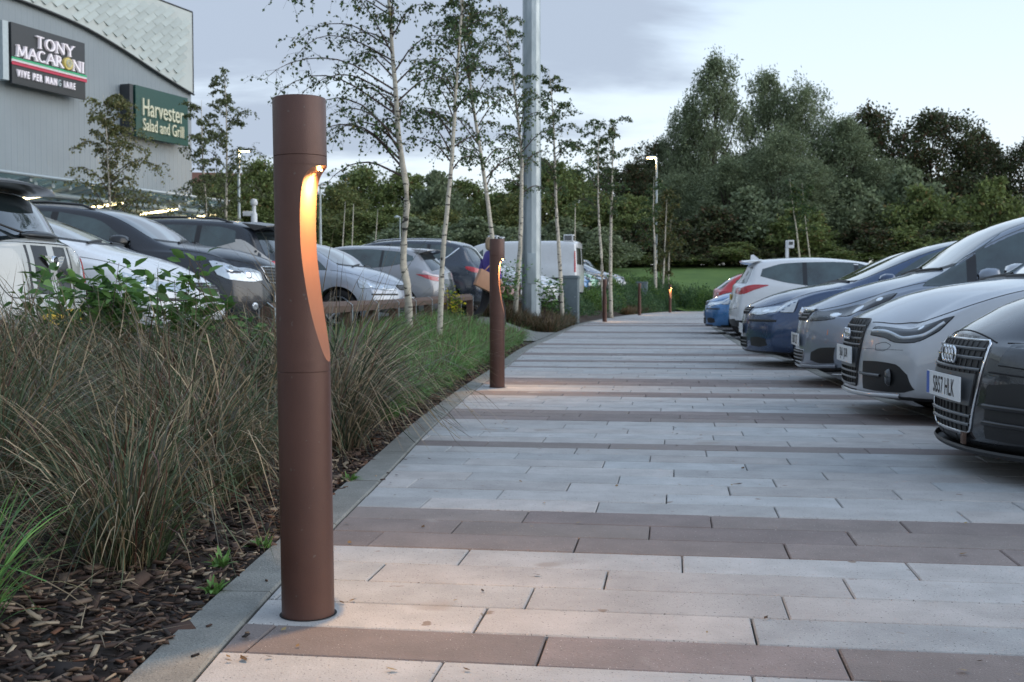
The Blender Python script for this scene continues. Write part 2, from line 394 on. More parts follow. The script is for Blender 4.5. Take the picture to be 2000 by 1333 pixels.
def kerb(name, fn, w, side, top, seed, seg=.914):
    mb = MB(); rr = random.Random(seed); y = -.6
    while y < 61:
        dx = fn(y+.5)-fn(y-.5); L = seg/math.hypot(1,dx); y2 = y+L-.006
        n = 4; ins = []; outs = []
        for i in range(n+1):
            yy = y+(y2-y)*i/n; d = fn(yy+.1)-fn(yy-.1); nx, ny = 1, -d/.2; l = math.hypot(nx,ny); nx/=l; ny/=l
            p = Vector((fn(yy)+side*.003*nx, yy+side*.003*ny)); o = Vector((fn(yy)+side*w*nx, yy+side*w*ny)); ins.append(p); outs.append(o)
        h = top+rr.uniform(-.0015,.0015); b = .006
        prof = [(0,-.06),(0,h-b),(b/w,h),(1-b/w,h),(1,h-b),(1,-.06)]
        vs = []
        for i in range(n+1):
            for (t, z) in prof: q = ins[i].lerp(outs[i], t); vs.append((q.x,q.y,z))
        fs = []
        m = len(prof)
        for i in range(n):
            for j in range(m-1):
                f = (i*m+j, i*m+j+1, (i+1)*m+j+1, (i+1)*m+j); fs.append(f if side > 0 else f[::-1])
        fs.append(tuple(range(m))); fs.append(tuple(n*m+j for j in range(m))[::-1])
        mb.add(vs, fs); y += L
    return tag(mb.build(name, M['kerb']), kind='structure')
kerb('kerb_left', XL, .145, -1, .006, 4); kerb('kerb_right', XR, .125, 1, .004, 5)
# side path that leaves through the planting
sheet('side_path', lambda y:XL(y)-2.6, lambda y:XL(y)-.148, 19.8, 24.3, 10, 12, zleft, M['kerb'], .012)
# bay lines
def bay_lines():
    mb = MB()
    for (cy, ang) in BAY_R:
        x0 = XR(cy)+.22; d = Vector((math.cos(ang), math.sin(ang))); n = Vector((-d.y, d.x))*.05; p = Vector((x0,cy)); q = p+d*4.8
        mb.add([(p.x-n.x,p.y-n.y,-.026),(q.x-n.x,q.y-n.y,-.026),(q.x+n.x,q.y+n.y,-.026),(p.x+n.x,p.y+n.y,-.026)], [(0,1,2,3)])
    return tag(mb.build('bay_markings', M['white_line']), kind='structure')
BAY_R = [(6.75,R(-5.5)),(9.3,R(-6)),(11.95,R(-7)),(14.7,R(-7.5)),(17.4,R(-8)),(20.0,R(-8)),(22.7,R(-8)),(25.4,R(-9)),(28,R(-10)),(4.1,R(-4))]
bay_lines()

# ------------------------------------------------------------------ illuminated bollards
def make_bollard():
    H, RB = 1.286, .0655
    root = empty('bollard_light')
    h_top, h_bot = 1.119, .633
    aprof = pchip([(0,1.0),(.010,.80),(.030,.60),(.06,.46),(.11,.36),(.2,.29),(.3,.265),(.42,.28),(.55,.37),(.68,.50),(.8,.66),(.9,.82),(.96,.92),(1,1.0)])
    hs = [h_top-(h_top-h_bot)*t for t in [0,.004,.012,.022,.035,.05,.07,.09,.12,.15,.2,.25,.3,.36,.42,.48,.55,.61,.68,.74,.8,.85,.9,.93,.96,.98,1]]
    # lower and middle tube: arcs that stop at the cut
    mb = MB(); seg = 72; rings = []; NC = 16
    def ring(h):
        t = (h_top-h)/(h_top-h_bot)
        a = aprof(t) if 0 <= t <= 1 else 1.0
        a = min(a, .99999); pc = math.acos(a)
        arc = []
        for i in range(seg+1):
            ph = pc+(2*math.pi-2*pc)*i/seg; arc.append((RB*math.cos(ph), RB*math.sin(ph), h))
        ch = [(RB*a-.0004*(1-abs(2*i/NC-1)), RB*math.sin(pc)*(1-2*i/NC), h) for i in range(NC+1)]
        return arc, ch
    levels = [1.140, 1.1215]+hs+[.6125]
    vs, fs = [], []
    for h in levels:
        arc, _ = ring(h); vs += arc
    for i in range(len(levels)-1):
        for k in range(seg): fs.append((i*(seg+1)+k, i*(seg+1)+k+1, (i+1)*(seg+1)+k+1, (i+1)*(seg+1)+k))
    mb.add(vs, fs); mb.build('light_housing', M['bollard'], root, smooth=True)
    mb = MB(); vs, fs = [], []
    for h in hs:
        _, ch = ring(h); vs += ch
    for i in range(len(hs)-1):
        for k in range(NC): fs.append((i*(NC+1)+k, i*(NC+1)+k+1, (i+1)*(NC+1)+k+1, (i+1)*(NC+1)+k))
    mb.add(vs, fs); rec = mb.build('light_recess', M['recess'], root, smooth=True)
    # cap and lower post, each a lathe with a tiny shadow groove where they meet the housing
    mb = MB(); mb.lathe([(0,H),(RB-.004,H),(RB-.0012,H-.0012),(RB,H-.004),(RB,1.1425),(RB-.0015,1.1412),(RB-.0015,1.139)], seg=72); mb.build('cap', M['bollard'], root, smooth=True, angle=40)
    mb = MB(); mb.lathe([(RB-.0015,.6135),(RB-.0015,.6112),(RB,.610),(RB,-.05)], seg=72); mb.build('post', M['bollard'], root, smooth=True, angle=40)
    mb = MB(); mb.lathe([(RB,.0012),(RB+.006,.0012)], seg=60); mb.build('base_gap', M['gap'], root)
    # small downward lamp under the upper lip of the cut
    mb = MB(); mb.lathe([(0,0),(.0055,0),(.0055,.003),(0,.003)], seg=20)
    ln = mb.build('lamp_lens', M['lens'], root); ln.location = (RB*.76, 0, 1.1078); ln.rotation_euler = (0, R(14), 0)
    li = bpy.data.lights.new('bollard_lamp', 'SPOT'); li.energy = LAMP_W; li.color = (1.0, .55, .21); li.spot_size = R(162); li.spot_blend = .95; li.shadow_soft_size = .008
    lo = bpy.data.objects.new('lamp', li); COL.objects.link(lo); lo.parent = root; lo.location = (RB*.80, 0, 1.1050); lo.rotation_euler = (0, R(-6), 0)
    return root
LAMP_W = 25.0
proto = make_bollard()
BOL = [(-.512,2.853,-8,'nearest brown steel bollard light with glowing amber cut, beside the kerb in the foreground'),
       (-.129,9.956,-5,'second brown bollard light with thin glowing amber cut, standing by the green sedge'),
       (2.785,34.46,14,'distant brown bollard light just right of the grey service cabinet'),
       (5.10,45.9,18,'distant brown bollard light, fourth along the kerb, in front of the low shrubs'),
       (7.30,53.0,-52,'farthest brown bollard light with a small orange glow at the bend of the path')]
for i, (x, y, a, lab) in enumerate(BOL):
    o = proto if i == 0 else copy_tree(proto)
    o.location = (x, y, 0); o.rotation_euler = (0, 0, R(a)); tag(o, lab, 'bollard light', 'bollard lights along the kerb')
BOLT0 = proto; BOLT0.rotation_euler = (0, R(-.63), R(-8))

# ------------------------------------------------------------------ grasses
def blades(n, cx, cy, base_r, lmin, lmax, wid, spread, droop, pal, rng, zf=None, lean=(0,0), seg=5, kink=.12):
    """arching blades; returns V, F, tint"""
    th = rng.uniform(0, 2*np.pi, n); rr = base_r*np.sqrt(rng.uniform(0,1,n))
    bx = cx+rr*np.cos(th); by = cy+rr*np.sin(th); bz = np.zeros(n) if zf is None else np.array([zf(a,b) for a,b in zip(bx,by)])
    az = th+rng.normal(0,.7,n); L = rng.uniform(lmin,lmax,n)*rng.uniform(.7,1,n)
    inc = np.abs(rng.normal(0,spread,n))*.8+.08            # start angle from vertical
    dr = np.maximum(.05, rng.normal(droop, droop*.45, n))         # extra bend by the tip
    kp = np.where(rng.uniform(0,1,n) < kink, rng.uniform(.45,.8,n), 9.0)   # broken blades fold sharply
    ka = rng.uniform(.8,1.8,n)
    ts = np.linspace(0,1,seg+1); P = np.zeros((n,seg+1,3)); P[:,0] = np.stack([bx,by,bz],1)
    hx, hy = np.cos(az), np.sin(az)
    for i in range(seg):
        t = (ts[i]+ts[i+1])/2; ang = inc+dr*t**1.6+np.where(t > kp, ka, 0)
        ang = np.minimum(ang, 2.6)
        st = L/seg
        P[:,i+1,0] = P[:,i,0]+st*np.sin(ang)*hx+lean[0]*st*t
        P[:,i+1,1] = P[:,i,1]+st*np.sin(ang)*hy+lean[1]*st*t
        P[:,i+1,2] = np.maximum(P[:,i,2]+st*np.cos(ang), bz+.01)
    wv = rng.uniform(.6,1.25,n)*wid
    wa = az+np.pi/2+rng.normal(0,.8,n); wx, wy = np.cos(wa), np.sin(wa)
    prof = np.array([.8,1,1,.9,.65,.12]) if seg == 5 else np.interp(ts,[0,.4,.8,1],[.8,1,.75,.1])
    V = np.zeros((n,seg+1,2,3))
    for s, sg in ((0,-1),(1,1)):
        V[:,:,s,:] = P
        V[:,:,s,0] += sg*.5*wv[:,None]*prof[None]*wx[:,None]; V[:,:,s,1] += sg*.5*wv[:,None]*prof[None]*wy[:,None]
    V = V.reshape(-1,3); b = (np.arange(n)*(seg+1)*2)[:,None]; f = []
    for i in range(seg): f.append(np.stack([b[:,0]+2*i, b[:,0]+2*i+1, b[:,0]+2*i+3, b[:,0]+2*i+2],1))
    F = np.stack(f,1).reshape(-1,4)
    pal = np.array(pal, float); ci = rng.choice(len(pal), n, p=pal[:,3]/pal[:,3].sum())
    c = pal[ci,:3]*rng.uniform(.6,1.35,(n,1)); T = np.repeat(c, seg, axis=0)
    # tips dry to straw on some green blades
    T = T.reshape(n,seg,3); dry = rng.uniform(0,1,n) < .35; T[dry,-2:,:] = np.array([.20,.15,.09])*rng.uniform(.7,1.2,(dry.sum(),1,1)); T = T.reshape(-1,3)
    return V, F, T
def join(parts):
    Vs, Fs, Ts, o = [], [], [], 0
    for V, F, T in parts: Vs.append(V); Fs.append(F+o); Ts.append(T); o += len(V)
    return np.concatenate(Vs), np.concatenate(Fs), np.concatenate(Ts)
TALL = [(.075,.108,.050,.32),(.105,.135,.072,.24),(.24,.175,.10,.16),(.45,.35,.22,.14),(.11,.050,.035,.10),(.10,.095,.075,.12)]
DRY = [(.40,.32,.21,.26),(.19,.14,.09,.22),(.075,.10,.058,.34),(.13,.065,.045,.08),(.13,.12,.10,.10)]
GREEN = [(.13,.29,.075,.5),(.20,.38,.11,.3),(.08,.16,.06,.15),(.26,.22,.10,.05)]
def tuss(rng, pal=TALL, n=430, lmin=.55, lmax=.98, w=.0052, spread=.36, droop=1.9, lean=(-.26,-.04)):
    a = blades(n, 0, 0, .13, lmin, lmax, w, spread, droop, pal, rng, lean=lean, seg=7)
    b = blades(n//4, 0, 0, .16, lmin*.4, lmin*.8, w*1.2, .6, 1.5, pal, rng, seg=7)
    c = blades(n//9, 0, 0, .10, lmax*.95, lmax*1.2, w*.7, .35, 1.5, DRY, rng, lean=lean, seg=7, kink=.35)
    return join([a, b, c])
def tussock_obj(x, y, s, rz, src, label=None):
    if label is None: return
    o = src.copy(); COL.objects.link(o); o.location = (x,y,zleft(x,y)-.01); o.scale = (s,s,s*random.uniform(.92,1.08)); o.rotation_euler = (0,0,rz)
    return tag(o, label, 'ornamental grass', 'tall grass tussocks in the planting bed')
srcs = []
for k in range(4):
    V,F,T = tuss(np.random.default_rng(20+k), pal=DRY if k == 3 else TALL)
    srcs.append(np_mesh('grass_tussock', V, F, T, M['blade']))
used = [False]*4
FRONT = [(-1.16,3.40,.86,.3,0,'nearest reddish brown grass tussock rising from the bark chips left of the bollard'),
         (-1.22,4.35,.95,1.8,1,'grey green grass tussock with stiff upright stems directly left of the bollard'),
         (-.96,6.0,1.32,3.0,3,'dry straw coloured grass tussock directly right of the foreground bollard'),
         (-1.75,3.75,.92,4.1,2,'dark drooping grass tussock at the left edge of the picture'),
         (-1.55,2.72,.72,5.0,0,'short shaded grass tussock in the bottom left corner'),
         (-1.08,7.0,1.3,2.2,3,'dry grass tussock with curled bleached tips, next to the green sedge')]
for (x,y,s,rz,k,lab) in FRONT:
    if not used[k]:
        used[k] = True; o = srcs[k]; o.location = (x,y,zleft(x,y)-.01); o.scale = (s,s,s); o.rotation_euler = (0,0,rz)
        tag(o, lab, 'ornamental grass', 'tall grass tussocks in the planting bed')
    else: tussock_obj(x,y,s,rz,srcs[k],lab)
# the rest of the tall grass merges into one mass
def grass_mass():
    rng = np.random.default_rng(5); rd = random.Random(9); parts = []
    y = 4.1
    while y < 9.4:
        xr = XL(y)-.62 if y < 7.6 else XL(y)-1.35; xl = max(-5.4, -.47*y-.5)
        x = xr-rd.uniform(0,.2)
        if y > 7.5: xl = max(xl, XL(y)-1.75)
        while x > xl:
            px, py = x+rd.uniform(-.12,.12), y+rd.uniform(-.16,.16)
            far = py > 6.5; near_fr = any(math.hypot(px-f[0],py-f[1]) < .30 for f in FRONT)
            if not near_fr:
                tallr = 1.5 if (py > 5.6 and py < 9.2 and px > -1.45) else 1.0
                dry = rd.random() < (.40 if py > 5.8 else .12)
                n = 420 if not far else 330
                sc_ = rd.uniform(.78,1.0)*(.86 if py > 8 else 1)
                hh = .98
                V,F,T = blades(n, px, py, .14, .45*sc_, hh*sc_*tallr, .0056 if not far else .0064, .38, 1.95, DRY if dry else TALL, rng, zf=zleft, lean=(-.30+rd.uniform(-.15,.2),-.08), seg=6, kink=.2)
                parts.append((V,F,T))
            x -= rd.uniform(.34,.46)
        y += rd.uniform(.30,.40)
    V,F,T = join(parts)
    return tag(np_mesh('tall_grass', V, F, T, M['blade']), 'mass of tall arching brown and green ornamental grass filling the bed', 'grass', kind='stuff')
grass_mass()
def sedge():
    rng = np.random.default_rng(6); rd = random.Random(19); parts = []
    y = 7.3
    while y < 19.4:
        x = XL(y)-.40
        lim = XL(y)-1.7 if y > 8.6 else XL(y)-.8
        while x > lim:
            parts.append(blades(150, x+rd.uniform(-.06,.06), y+rd.uniform(-.1,.1), .10, .26, .52, .0070, .45, 1.4, GREEN, rng, zf=zleft, seg=4, kink=.05))
            x -= rd.uniform(.2,.28)
        y += rd.uniform(.2,.28)
    V,F,T = join(parts)
    return tag(np_mesh('green_sedge', V, F, T, M['blade']), 'low bright green sedge growing thickly beside the second bollard', 'grass', kind='stuff')
sedge()
for (x,y,s,lab) in [(-1.26,2.62,.55,'small bright green sedge plant in the bottom left corner of the bed')]:
    V,F,T = blades(150, 0, 0, .06, .32, .75, .009, .35, 1.1, GREEN, np.random.default_rng(4), seg=7, kink=.03)
    o = np_mesh('sedge_plant', V, F, T, M['blade']); o.location = (x,y,0); o.scale = (s*1.3,)*3; tag(o, lab, 'sedge plant')
def heather():
    rng = np.random.default_rng(8); rd = random.Random(29); parts = []
    pal = [(.10,.065,.035,.5),(.05,.075,.03,.3),(.16,.10,.05,.2)]
    for (y0,y1,a,b) in ((24.7,30.5,.25,1.7),(47,52,.3,1.5)):
        y = y0
        while y < y1:
            x = XL(y)-a-rd.uniform(0,.1)
            while x > XL(y)-b:
                parts.append(blades(150, x, y, .16, .2, .50, .010, .5, .8, pal, rng, zf=zleft, seg=4, kink=.05)); x -= .27
            y += .3
    V,F,T = join(parts)
    return tag(np_mesh('brown_grass', V, F, T, M['blade']), 'low reddish brown grass in the bed at the foot of the tall mast', 'grass', kind='stuff')
heather()

# ------------------------------------------------------------------ bark mulch
def mulch():
    rng = np.random.default_rng(11); n = 24000
    u = rng.uniform(0,1,n); y = 1.9+ (u**1.5)*16.5
    off = rng.uniform(.0,1,n)**1.25*1.55
    x = np.array([XL(b) for b in y])-.150-off+.02*(rng.uniform(0,1,n) < .0)
    # a few flakes spill over the kerb
    sp = rng.uniform(0,1,n) < .012; x[sp] += .16+rng.uniform(0,.10,sp.sum())
    z = np.array([zleft(a,b) for a,b in zip(x,y)])+rng.uniform(-.004,.014,n); z[sp] = .008
    L = rng.gamma(2.2,.0105,n)+.007; W = L*rng.uniform(.14,.5,n); Hh = rng.uniform(.0015,.006,n)
    L[sp] *= .6; W[sp] *= .6
    yaw = rng.uniform(0,2*np.pi,n); pit = rng.normal(0,.20,n); rol = rng.normal(0,.35,n)
    pit[sp] = 0; rol[sp] = 0
    ca, sa, cp, sp_, cr, sr = np.cos(yaw),np.sin(yaw),np.cos(pit),np.sin(pit),np.cos(rol),np.sin(rol)
    ex = np.stack([ca*cp, sa*cp, sp_],1); ey = np.stack([-sa*cr+ca*sp_*sr, ca*cr+sa*sp_*sr, -cp*sr],1); ez = np.cross(ex,ey)
    c = np.stack([x,y,z],1)[:,None,:]
    ts = []
    for sx,sy,sz in [(-1,-1,-1),(1,-.6,-1),(.8,1,-1),(-1,.7,-1),(-1,-1,1),(1,-.6,1),(.8,1,1),(-1,.7,1)]:
        ts.append(ex*(L*sx/2)[:,None]+ey*(W*sy/2)[:,None]+ez*(Hh*sz/2)[:,None])
    V = c+np.stack(ts,1)
    q = np.array([(0,3,2,1),(4,5,6,7),(0,1,5,4),(1,2,6,5),(2,3,7,6),(3,0,4,7)])
    F = ((np.arange(n)*8)[:,None,None]+q[None]).reshape(-1,4)
    pal = np.array([(.050,.031,.025),(.095,.060,.044),(.026,.020,.018),(.20,.14,.10),(.34,.27,.19),(.13,.062,.036)]); pr = [.26,.22,.22,.15,.09,.06]
    T = np.repeat(pal[rng.choice(6,n,p=pr)]*rng.uniform(.6,1.3,(n,1)),6,axis=0)
    o = np_mesh('bark_mulch', V.reshape(-1,3), F, T, M['bark']); tag(o, 'dark bark chip mulch between the kerb and the grasses', 'mulch', kind='stuff')
    # dead grass stems lying on the mulch
    V,F,T = [],[],[]
    rd = np.random.default_rng(12)
    parts = []
    m = 420
    yy = rd.uniform(2.3,8.5,m); xx = np.array([XL(b) for b in yy])-.2-rd.uniform(0,.8,m)
    for a,b in zip(xx,yy):
        parts.append(blades(1, a, b, .01, .10, .34, .0034, 2.6, .3, [(.36,.28,.18,.6),(.22,.15,.09,.4)], rd, zf=lambda p,q:zleft(p,q)+.012, seg=5))
    V,F,T = join(parts); V[:,2] = np.minimum(V[:,2], V[:,2]*.3+.02+0)
    tag(np_mesh('dead_stems', V, F, T, M['blade']), 'bleached dead grass stems lying on the bark mulch', 'dead grass', kind='stuff')
mulch()

# ------------------------------------------------------------------ leaf clouds
def leaf_cards(P, D, size, pal, rng, asp=.6, jit=.9, var=.35):
    """leaf shaped quads (diamonds) at points P, leaning along D"""
    n = len(P); D = D+rng.normal(0,jit,(n,3)); D /= np.linalg.norm(D,axis=1)[:,None]+1e-9
    A = rng.normal(0,1,(n,3)); A -= (A*D).sum(1)[:,None]*D; A /= np.linalg.norm(A,axis=1)[:,None]+1e-9
    s = (size*rng.uniform(.6,1.3,n))[:,None]
    V = np.stack([P, P+D*s*.45+A*s*asp*.5, P+D*s, P+D*s*.5-A*s*asp*.5],1).reshape(-1,3)
    F = (np.arange(n)*4)[:,None]+np.arange(4)[None]
    pal = np.array(pal,float); ci = rng.choice(len(pal), n, p=pal[:,3]/pal[:,3].sum())
    T = pal[ci,:3]*rng.uniform(1-var,1+var,(n,1))
    return V, F, T
BIRCH = [(.080,.125,.050,.5),(.10,.155,.05,.25),(.05,.085,.04,.2),(.20,.17,.045,.05)]
def birch(label, pts, r0, seed, h0=.38, nb=34, reach=1.3, leaf=.045, dens=1.0, pal=BIRCH, bias=(0,0), group='young birches in the planting bed', lmul=1.0):
    """pts: trunk line from base to tip"""
    rd = random.Random(seed); rng = np.random.default_rng(seed)
    base = Vector(pts[0]); root = empty('birch_tree', base, 0, label, 'birch tree', group)
    P = [Vector(p)-base for p in pts]
    # resample trunk
    n = 22; seglen = [0]
    for i in range(1,len(P)): seglen.append(seglen[-1]+(P[i]-P[i-1]).length)
    Ht = seglen[-1]; fx = pchip([(s,p.x) for s,p in zip(seglen,P)]); fy = pchip([(s,p.y) for s,p in zip(seglen,P)]); fz = pchip([(s,p.z) for s,p in zip(seglen,P)])
    def at(t): s = t*Ht; return Vector((fx(s),fy(s),fz(s)))
    rad = lambda t: r0*(1-t)**.8+.004
    mb = MB(); mb.tube([at(i/n)+Vector((rd.uniform(-1,1),rd.uniform(-1,1),0))*r0*.12*(i>0) for i in range(n+1)], [rad(i/n)*(1.25 if i == 0 else 1) for i in range(n+1)], 10)
    mb.build('trunk', M['birch'], root, smooth=True)
    mb = MB(); LP = []; LD = []
    for b in range(nb):
        t = h0+(1-h0)*(b/nb)**.9*.97; p = at(t); az = rd.uniform(0,2*math.pi)
        L = reach*(1-t*.72)*rd.uniform(.55,1.1)*(.6+.4*min(1,(t-h0)/.12+.3)); el = R(rd.uniform(32,60))
        d = Vector((math.cos(az)*math.cos(el)+bias[0]*.5, math.sin(az)*math.cos(el)+bias[1]*.5, math.sin(el))).normalized()
        if bias[0]*math.cos(az)+bias[1]*math.sin(az) > 0: L *= 1+.6*abs(bias[0])
        q = [p.copy()]; steps = 9
        for s in range(steps):
            dd = d.copy(); dd.z -= .12+.14*s/steps*2.2*(.4+.6*rd.random()); dd += Vector((rd.gauss(0,.07),rd.gauss(0,.07),rd.gauss(0,.04))); dd.normalize(); d = dd if s > 2 else d
            q.append(q[-1]+d*L/steps)
        r1 = max(.0035, rad(t)*.42)
        mb.tube(q, [r1*(1-i/(steps+1))+.0014 for i in range(len(q))], 5, cap=False)
        for s in range(2, len(q)):
            for _ in range(int(2+1.6*rd.random()+(s > 4))):
                o = q[s]; dv = Vector((rd.gauss(0,1),rd.gauss(0,1),rd.gauss(-.25,.6))).normalized(); tl = L*rd.uniform(.10,.30)
                e1 = o+dv*tl*.5; e2 = e1+(dv+Vector((0,0,-.9))).normalized()*tl*.5
                mb.tube([o,e1,e2], [.0022,.0016,.0011], 3, cap=False)
                k = max(1,int(rd.uniform(4,8)*dens*lmul))
                for _ in range(k):
                    w = rd.random(); c = e1.lerp(e2,w) if rd.random() < .7 else o.lerp(e1,w)
                    LP.append((c.x+rd.gauss(0,.012),c.y+rd.gauss(0,.012),c.z+rd.gauss(0,.012))); LD.append((dv.x*.3,dv.y*.3,-.8))
    mb.build('branches', M['twig'], root, smooth=True)
    V,F,T = leaf_cards(np.array(LP), np.array(LD), leaf, pal, rng, asp=.8, jit=.7)
    np_mesh('foliage', V, F, T, M['leaf'], parent=root)
    return root
def px2w(px, py, y): return ((px-1000)/FPX*y, y, CAM_H+(577-py)/FPX*y)
def trunkline(y, pl): return [px2w(a,b,y) for a,b in pl]
def gz(x,y): return zleft(x,y)
TR = [
 ('birch with a bowed yellowish trunk, leftmost of the tall birches beside the foreground bollard', 14.6, [(800,610),(796,560),(788,520),(789,460),(797,390),(788,330),(779,250),(770,120),(762,0),(752,-190)], .050, 41, dict(h0=.38,nb=46,reach=2.1,leaf=.044,bias=(-.55,.0),dens=1.25,lmul=.8)),
 ('slim pale birch just right of the bowed birch', 14.0, [(857,640),(862,560),(868,470),(877,380),(884,300),(893,150),(905,0),(915,-160)], .033, 42, dict(h0=.42,nb=40,reach=1.5,leaf=.039)),
 ('birch leaning left behind the second bollard light', 18.4, [(976,640),(968,520),(957,430),(945,340),(925,210),(910,100),(900,0),(893,-90)], .042, 43, dict(h0=.40,nb=40,reach=1.7,leaf=.041)),
 ('birch standing directly left of the big galvanised mast', 25.6, [(1004,640),(1010,560),(1017,450),(1019,330),(1010,220),(995,110),(975,10)], .058, 44, dict(h0=.38,nb=38,reach=2.0,leaf=.048)),
 ('thin birch directly right of the big galvanised mast', 30.0, [(1099,625),(1095,540),(1090,470),(1085,380),(1082,290),(1078,210),(1072,142)], .060, 45, dict(h0=.50,nb=28,reach=2.3,leaf=.062)),
 ('thin birch, left one of a pair behind the first distant bollard', 39.0, [(1180,600),(1174,500),(1168,400),(1167,320),(1170,240)], .055, 46, dict(h0=.50,nb=22,reach=2.6,leaf=.07)),
 ('thin white birch, right one of a pair behind the first distant bollard', 40.0, [(1193,600),(1192,480),(1194,380),(1196,300),(1199,232)], .070, 47, dict(h0=.50,nb=22,reach=2.6,leaf=.07)),
 ('white stemmed young birch in front of the street lamp at the path bend', 57.0, [(1280,585),(1279,500),(1275,420),(1276,345)], .080, 48, dict(h0=.45,nb=16,reach=2.0,leaf=.10)),
 ('young birch right of the street lamp, yellowing leaves', 58.0, [(1293,585),(1297,500),(1300,420),(1302,372)], .055, 49, dict(h0=.25,nb=24,reach=2.2,leaf=.10,pal=[(.08,.10,.03,.6),(.15,.13,.04,.3),(.05,.07,.03,.3)])),
 ('young birch farthest right in the clump by the street lamp', 60.0, [(1305,585),(1306,500),(1309,440),(1312,400)], .050, 50, dict(h0=.22,nb=24,reach=2.2,leaf=.10,pal=[(.08,.10,.03,.6),(.15,.13,.04,.3),(.05,.07,.03,.3)])),
 ('young birch in front of the grey building wall, below the dark green wall sign', 30.0, [(222,500),(218,400),(215,320),(212,250),(208,188)], .045, 51, dict(h0=.12,nb=50,reach=2.3,leaf=.060,bias=(.35,0),pal=[(.17,.19,.075,.5),(.25,.22,.09,.3),(.11,.13,.06,.2)],group='birches in the left car park',lmul=1.8)),
 ('slender birch crossing the right hand corner of the grey building', 33.0, [(408,500),(404,400),(400,330),(398,260),(398,200)], .045, 52, dict(h0=.20,nb=34,reach=1.9,leaf=.06,lmul=1.3,group='birches in the left car park',pal=[(.15,.175,.075,.6),(.10,.125,.06,.4)])),
 ('tall slender birch standing clear of the grey building against the sky', 34.0, [(441,500),(444,400),(446,300),(446,220),(443,146)], .052, 53, dict(h0=.28,nb=36,reach=2.2,leaf=.06,lmul=1.3,group='birches in the left car park',pal=[(.15,.175,.075,.6),(.10,.125,.06,.4)])),
 ('far white stemmed birch behind the parked white estate, left of two', 66.0, [(1570,560),(1560,500),(1554,450),(1546,400),(1540,350)], .065, 54, dict(h0=.5,nb=14,reach=2.2,leaf=.11,group='birches beyond the right hand cars')),
 ('far white stemmed birch behind the parked white estate, right of two', 67.0, [(1586,560),(1580,500),(1572,440),(1568,400),(1564,360)], .050, 55, dict(h0=.5,nb=14,reach=2.2,leaf=.11,group='birches beyond the right hand cars')),
]
for (lab, y, pl, r0, sd, kw) in TR:
    T_ = trunkline(y, pl); b = T_[0]; g = gz(b[0],y) if y < 60 else LF(y); T_[0] = (b[0], y, g-.03)
    birch(lab, T_, r0, sd, **kw)
# thin pale stems deep in the wood edge on the left
# ------------------------------------------------------------------ shrubs
def shrub(label, x, y, z, w, h, n, leaf, pal, seed, stems=10, asp=.55, name='shrub', group=None, mat='leaf', jit=.55):
    rd = random.Random(seed); rng = np.random.default_rng(seed); root = empty(name, (x,y,z), 0, label, 'shrub', group)
    mb = MB(); LP, LD = [], []
    for s in range(stems):
        az = rd.uniform(0,2*math.pi); lean = rd.uniform(.05,.55)*w; hh = h*rd.uniform(.62,1.0)
        q = [Vector((rd.gauss(0,w*.12),rd.gauss(0,w*.10),0))]
        for i in range(6): q.append(q[-1]+Vector((math.cos(az)*lean/6,math.sin(az)*lean/6,hh/6))+Vector((rd.gauss(0,.012),rd.gauss(0,.012),0)))
        mb.tube(q, [.006*(1-i/8) for i in range(7)], 5)
        for j in range(n//stems):
            t = rd.uniform(.25,1)**.8; i = min(5,int(t*6)); c = q[i].lerp(q[i+1], t*6-i)
            a2 = rd.uniform(0,2*math.pi); d = Vector((math.cos(a2),math.sin(a2),rd.uniform(-.1,.8))).normalized()
            rr = rd.uniform(0,.10)*w/.5
            LP.append(c+d*rr); LD.append(d)
    mb.build('stems', M['twig'], root, smooth=True)
    # leaves: folded along the midrib, six-sided
    n_ = len(LP); P = np.array(LP); D = np.array(LD)+rng.normal(0,jit*.4,(n_,3)); D /= np.linalg.norm(D,axis=1)[:,None]
    U = np.tile(np.array([0,0,1.0]),(n_,1))+rng.normal(0,.45,(n_,3)); A = np.cross(D,U); A /= np.linalg.norm(A,axis=1)[:,None]; U = np.cross(A,D)
    s = (leaf*rng.uniform(.55,1.25,n_))[:,None]; bend = rng.uniform(.05,.35,(n_,1))
    L0 = P; L1 = P+D*s*.33+U*s*.02; L2 = P+D*s*.68-U*s*bend*.25; L3 = P+D*s-U*s*bend*.6
    e1a = L1+A*s*asp*.42+U*s*.07; e1b = L1-A*s*asp*.42+U*s*.07; e2a = L2+A*s*asp*.36+U*s*.06; e2b = L2-A*s*asp*.36+U*s*.06
    V = np.stack([L0,L1,L2,L3,e1a,e1b,e2a,e2b],1).reshape(-1,3)
    q = np.array([(0,4,1,1),(0,1,5,5),(1,4,6,2),(1,2,7,5),(2,6,3,3),(2,3,7,7)])
    me_f = []
    for a in q: me_f.append(a)
    FF = (np.arange(n_)*8)[:,None,None]+q[None]
    palA = np.array(pal,float); ci = rng.choice(len(palA), n_, p=palA[:,3]/palA[:,3].sum()); T = palA[ci,:3]*rng.uniform(.7,1.3,(n_,1))
    mbx = MB()
    V3 = V
    faces = []; cols = []
    for i in range(n_):
        b = i*8
        for a in q:
            f = [b+int(k) for k in a]
            if f[2] == f[3]: f = f[:3]
            faces.append(tuple(f)); cols.append(tuple(T[i]))
    mbx.v = [tuple(v) for v in V3]; mbx.n = len(V3); mbx.f = faces; mbx.c = cols; mbx.mi = [0]*len(faces)
    mbx.build('foliage', M[mat], root, smooth=True)
    return root
LAUR = [(.11,.22,.055,.5),(.17,.31,.08,.25),(.07,.15,.045,.25)]
shrub('wide leafy green shrub in front of the white hatchback tail with black stripes', -2.38, 6.6, .15, .60, .84, 900, .10, LAUR, 61, stems=24)
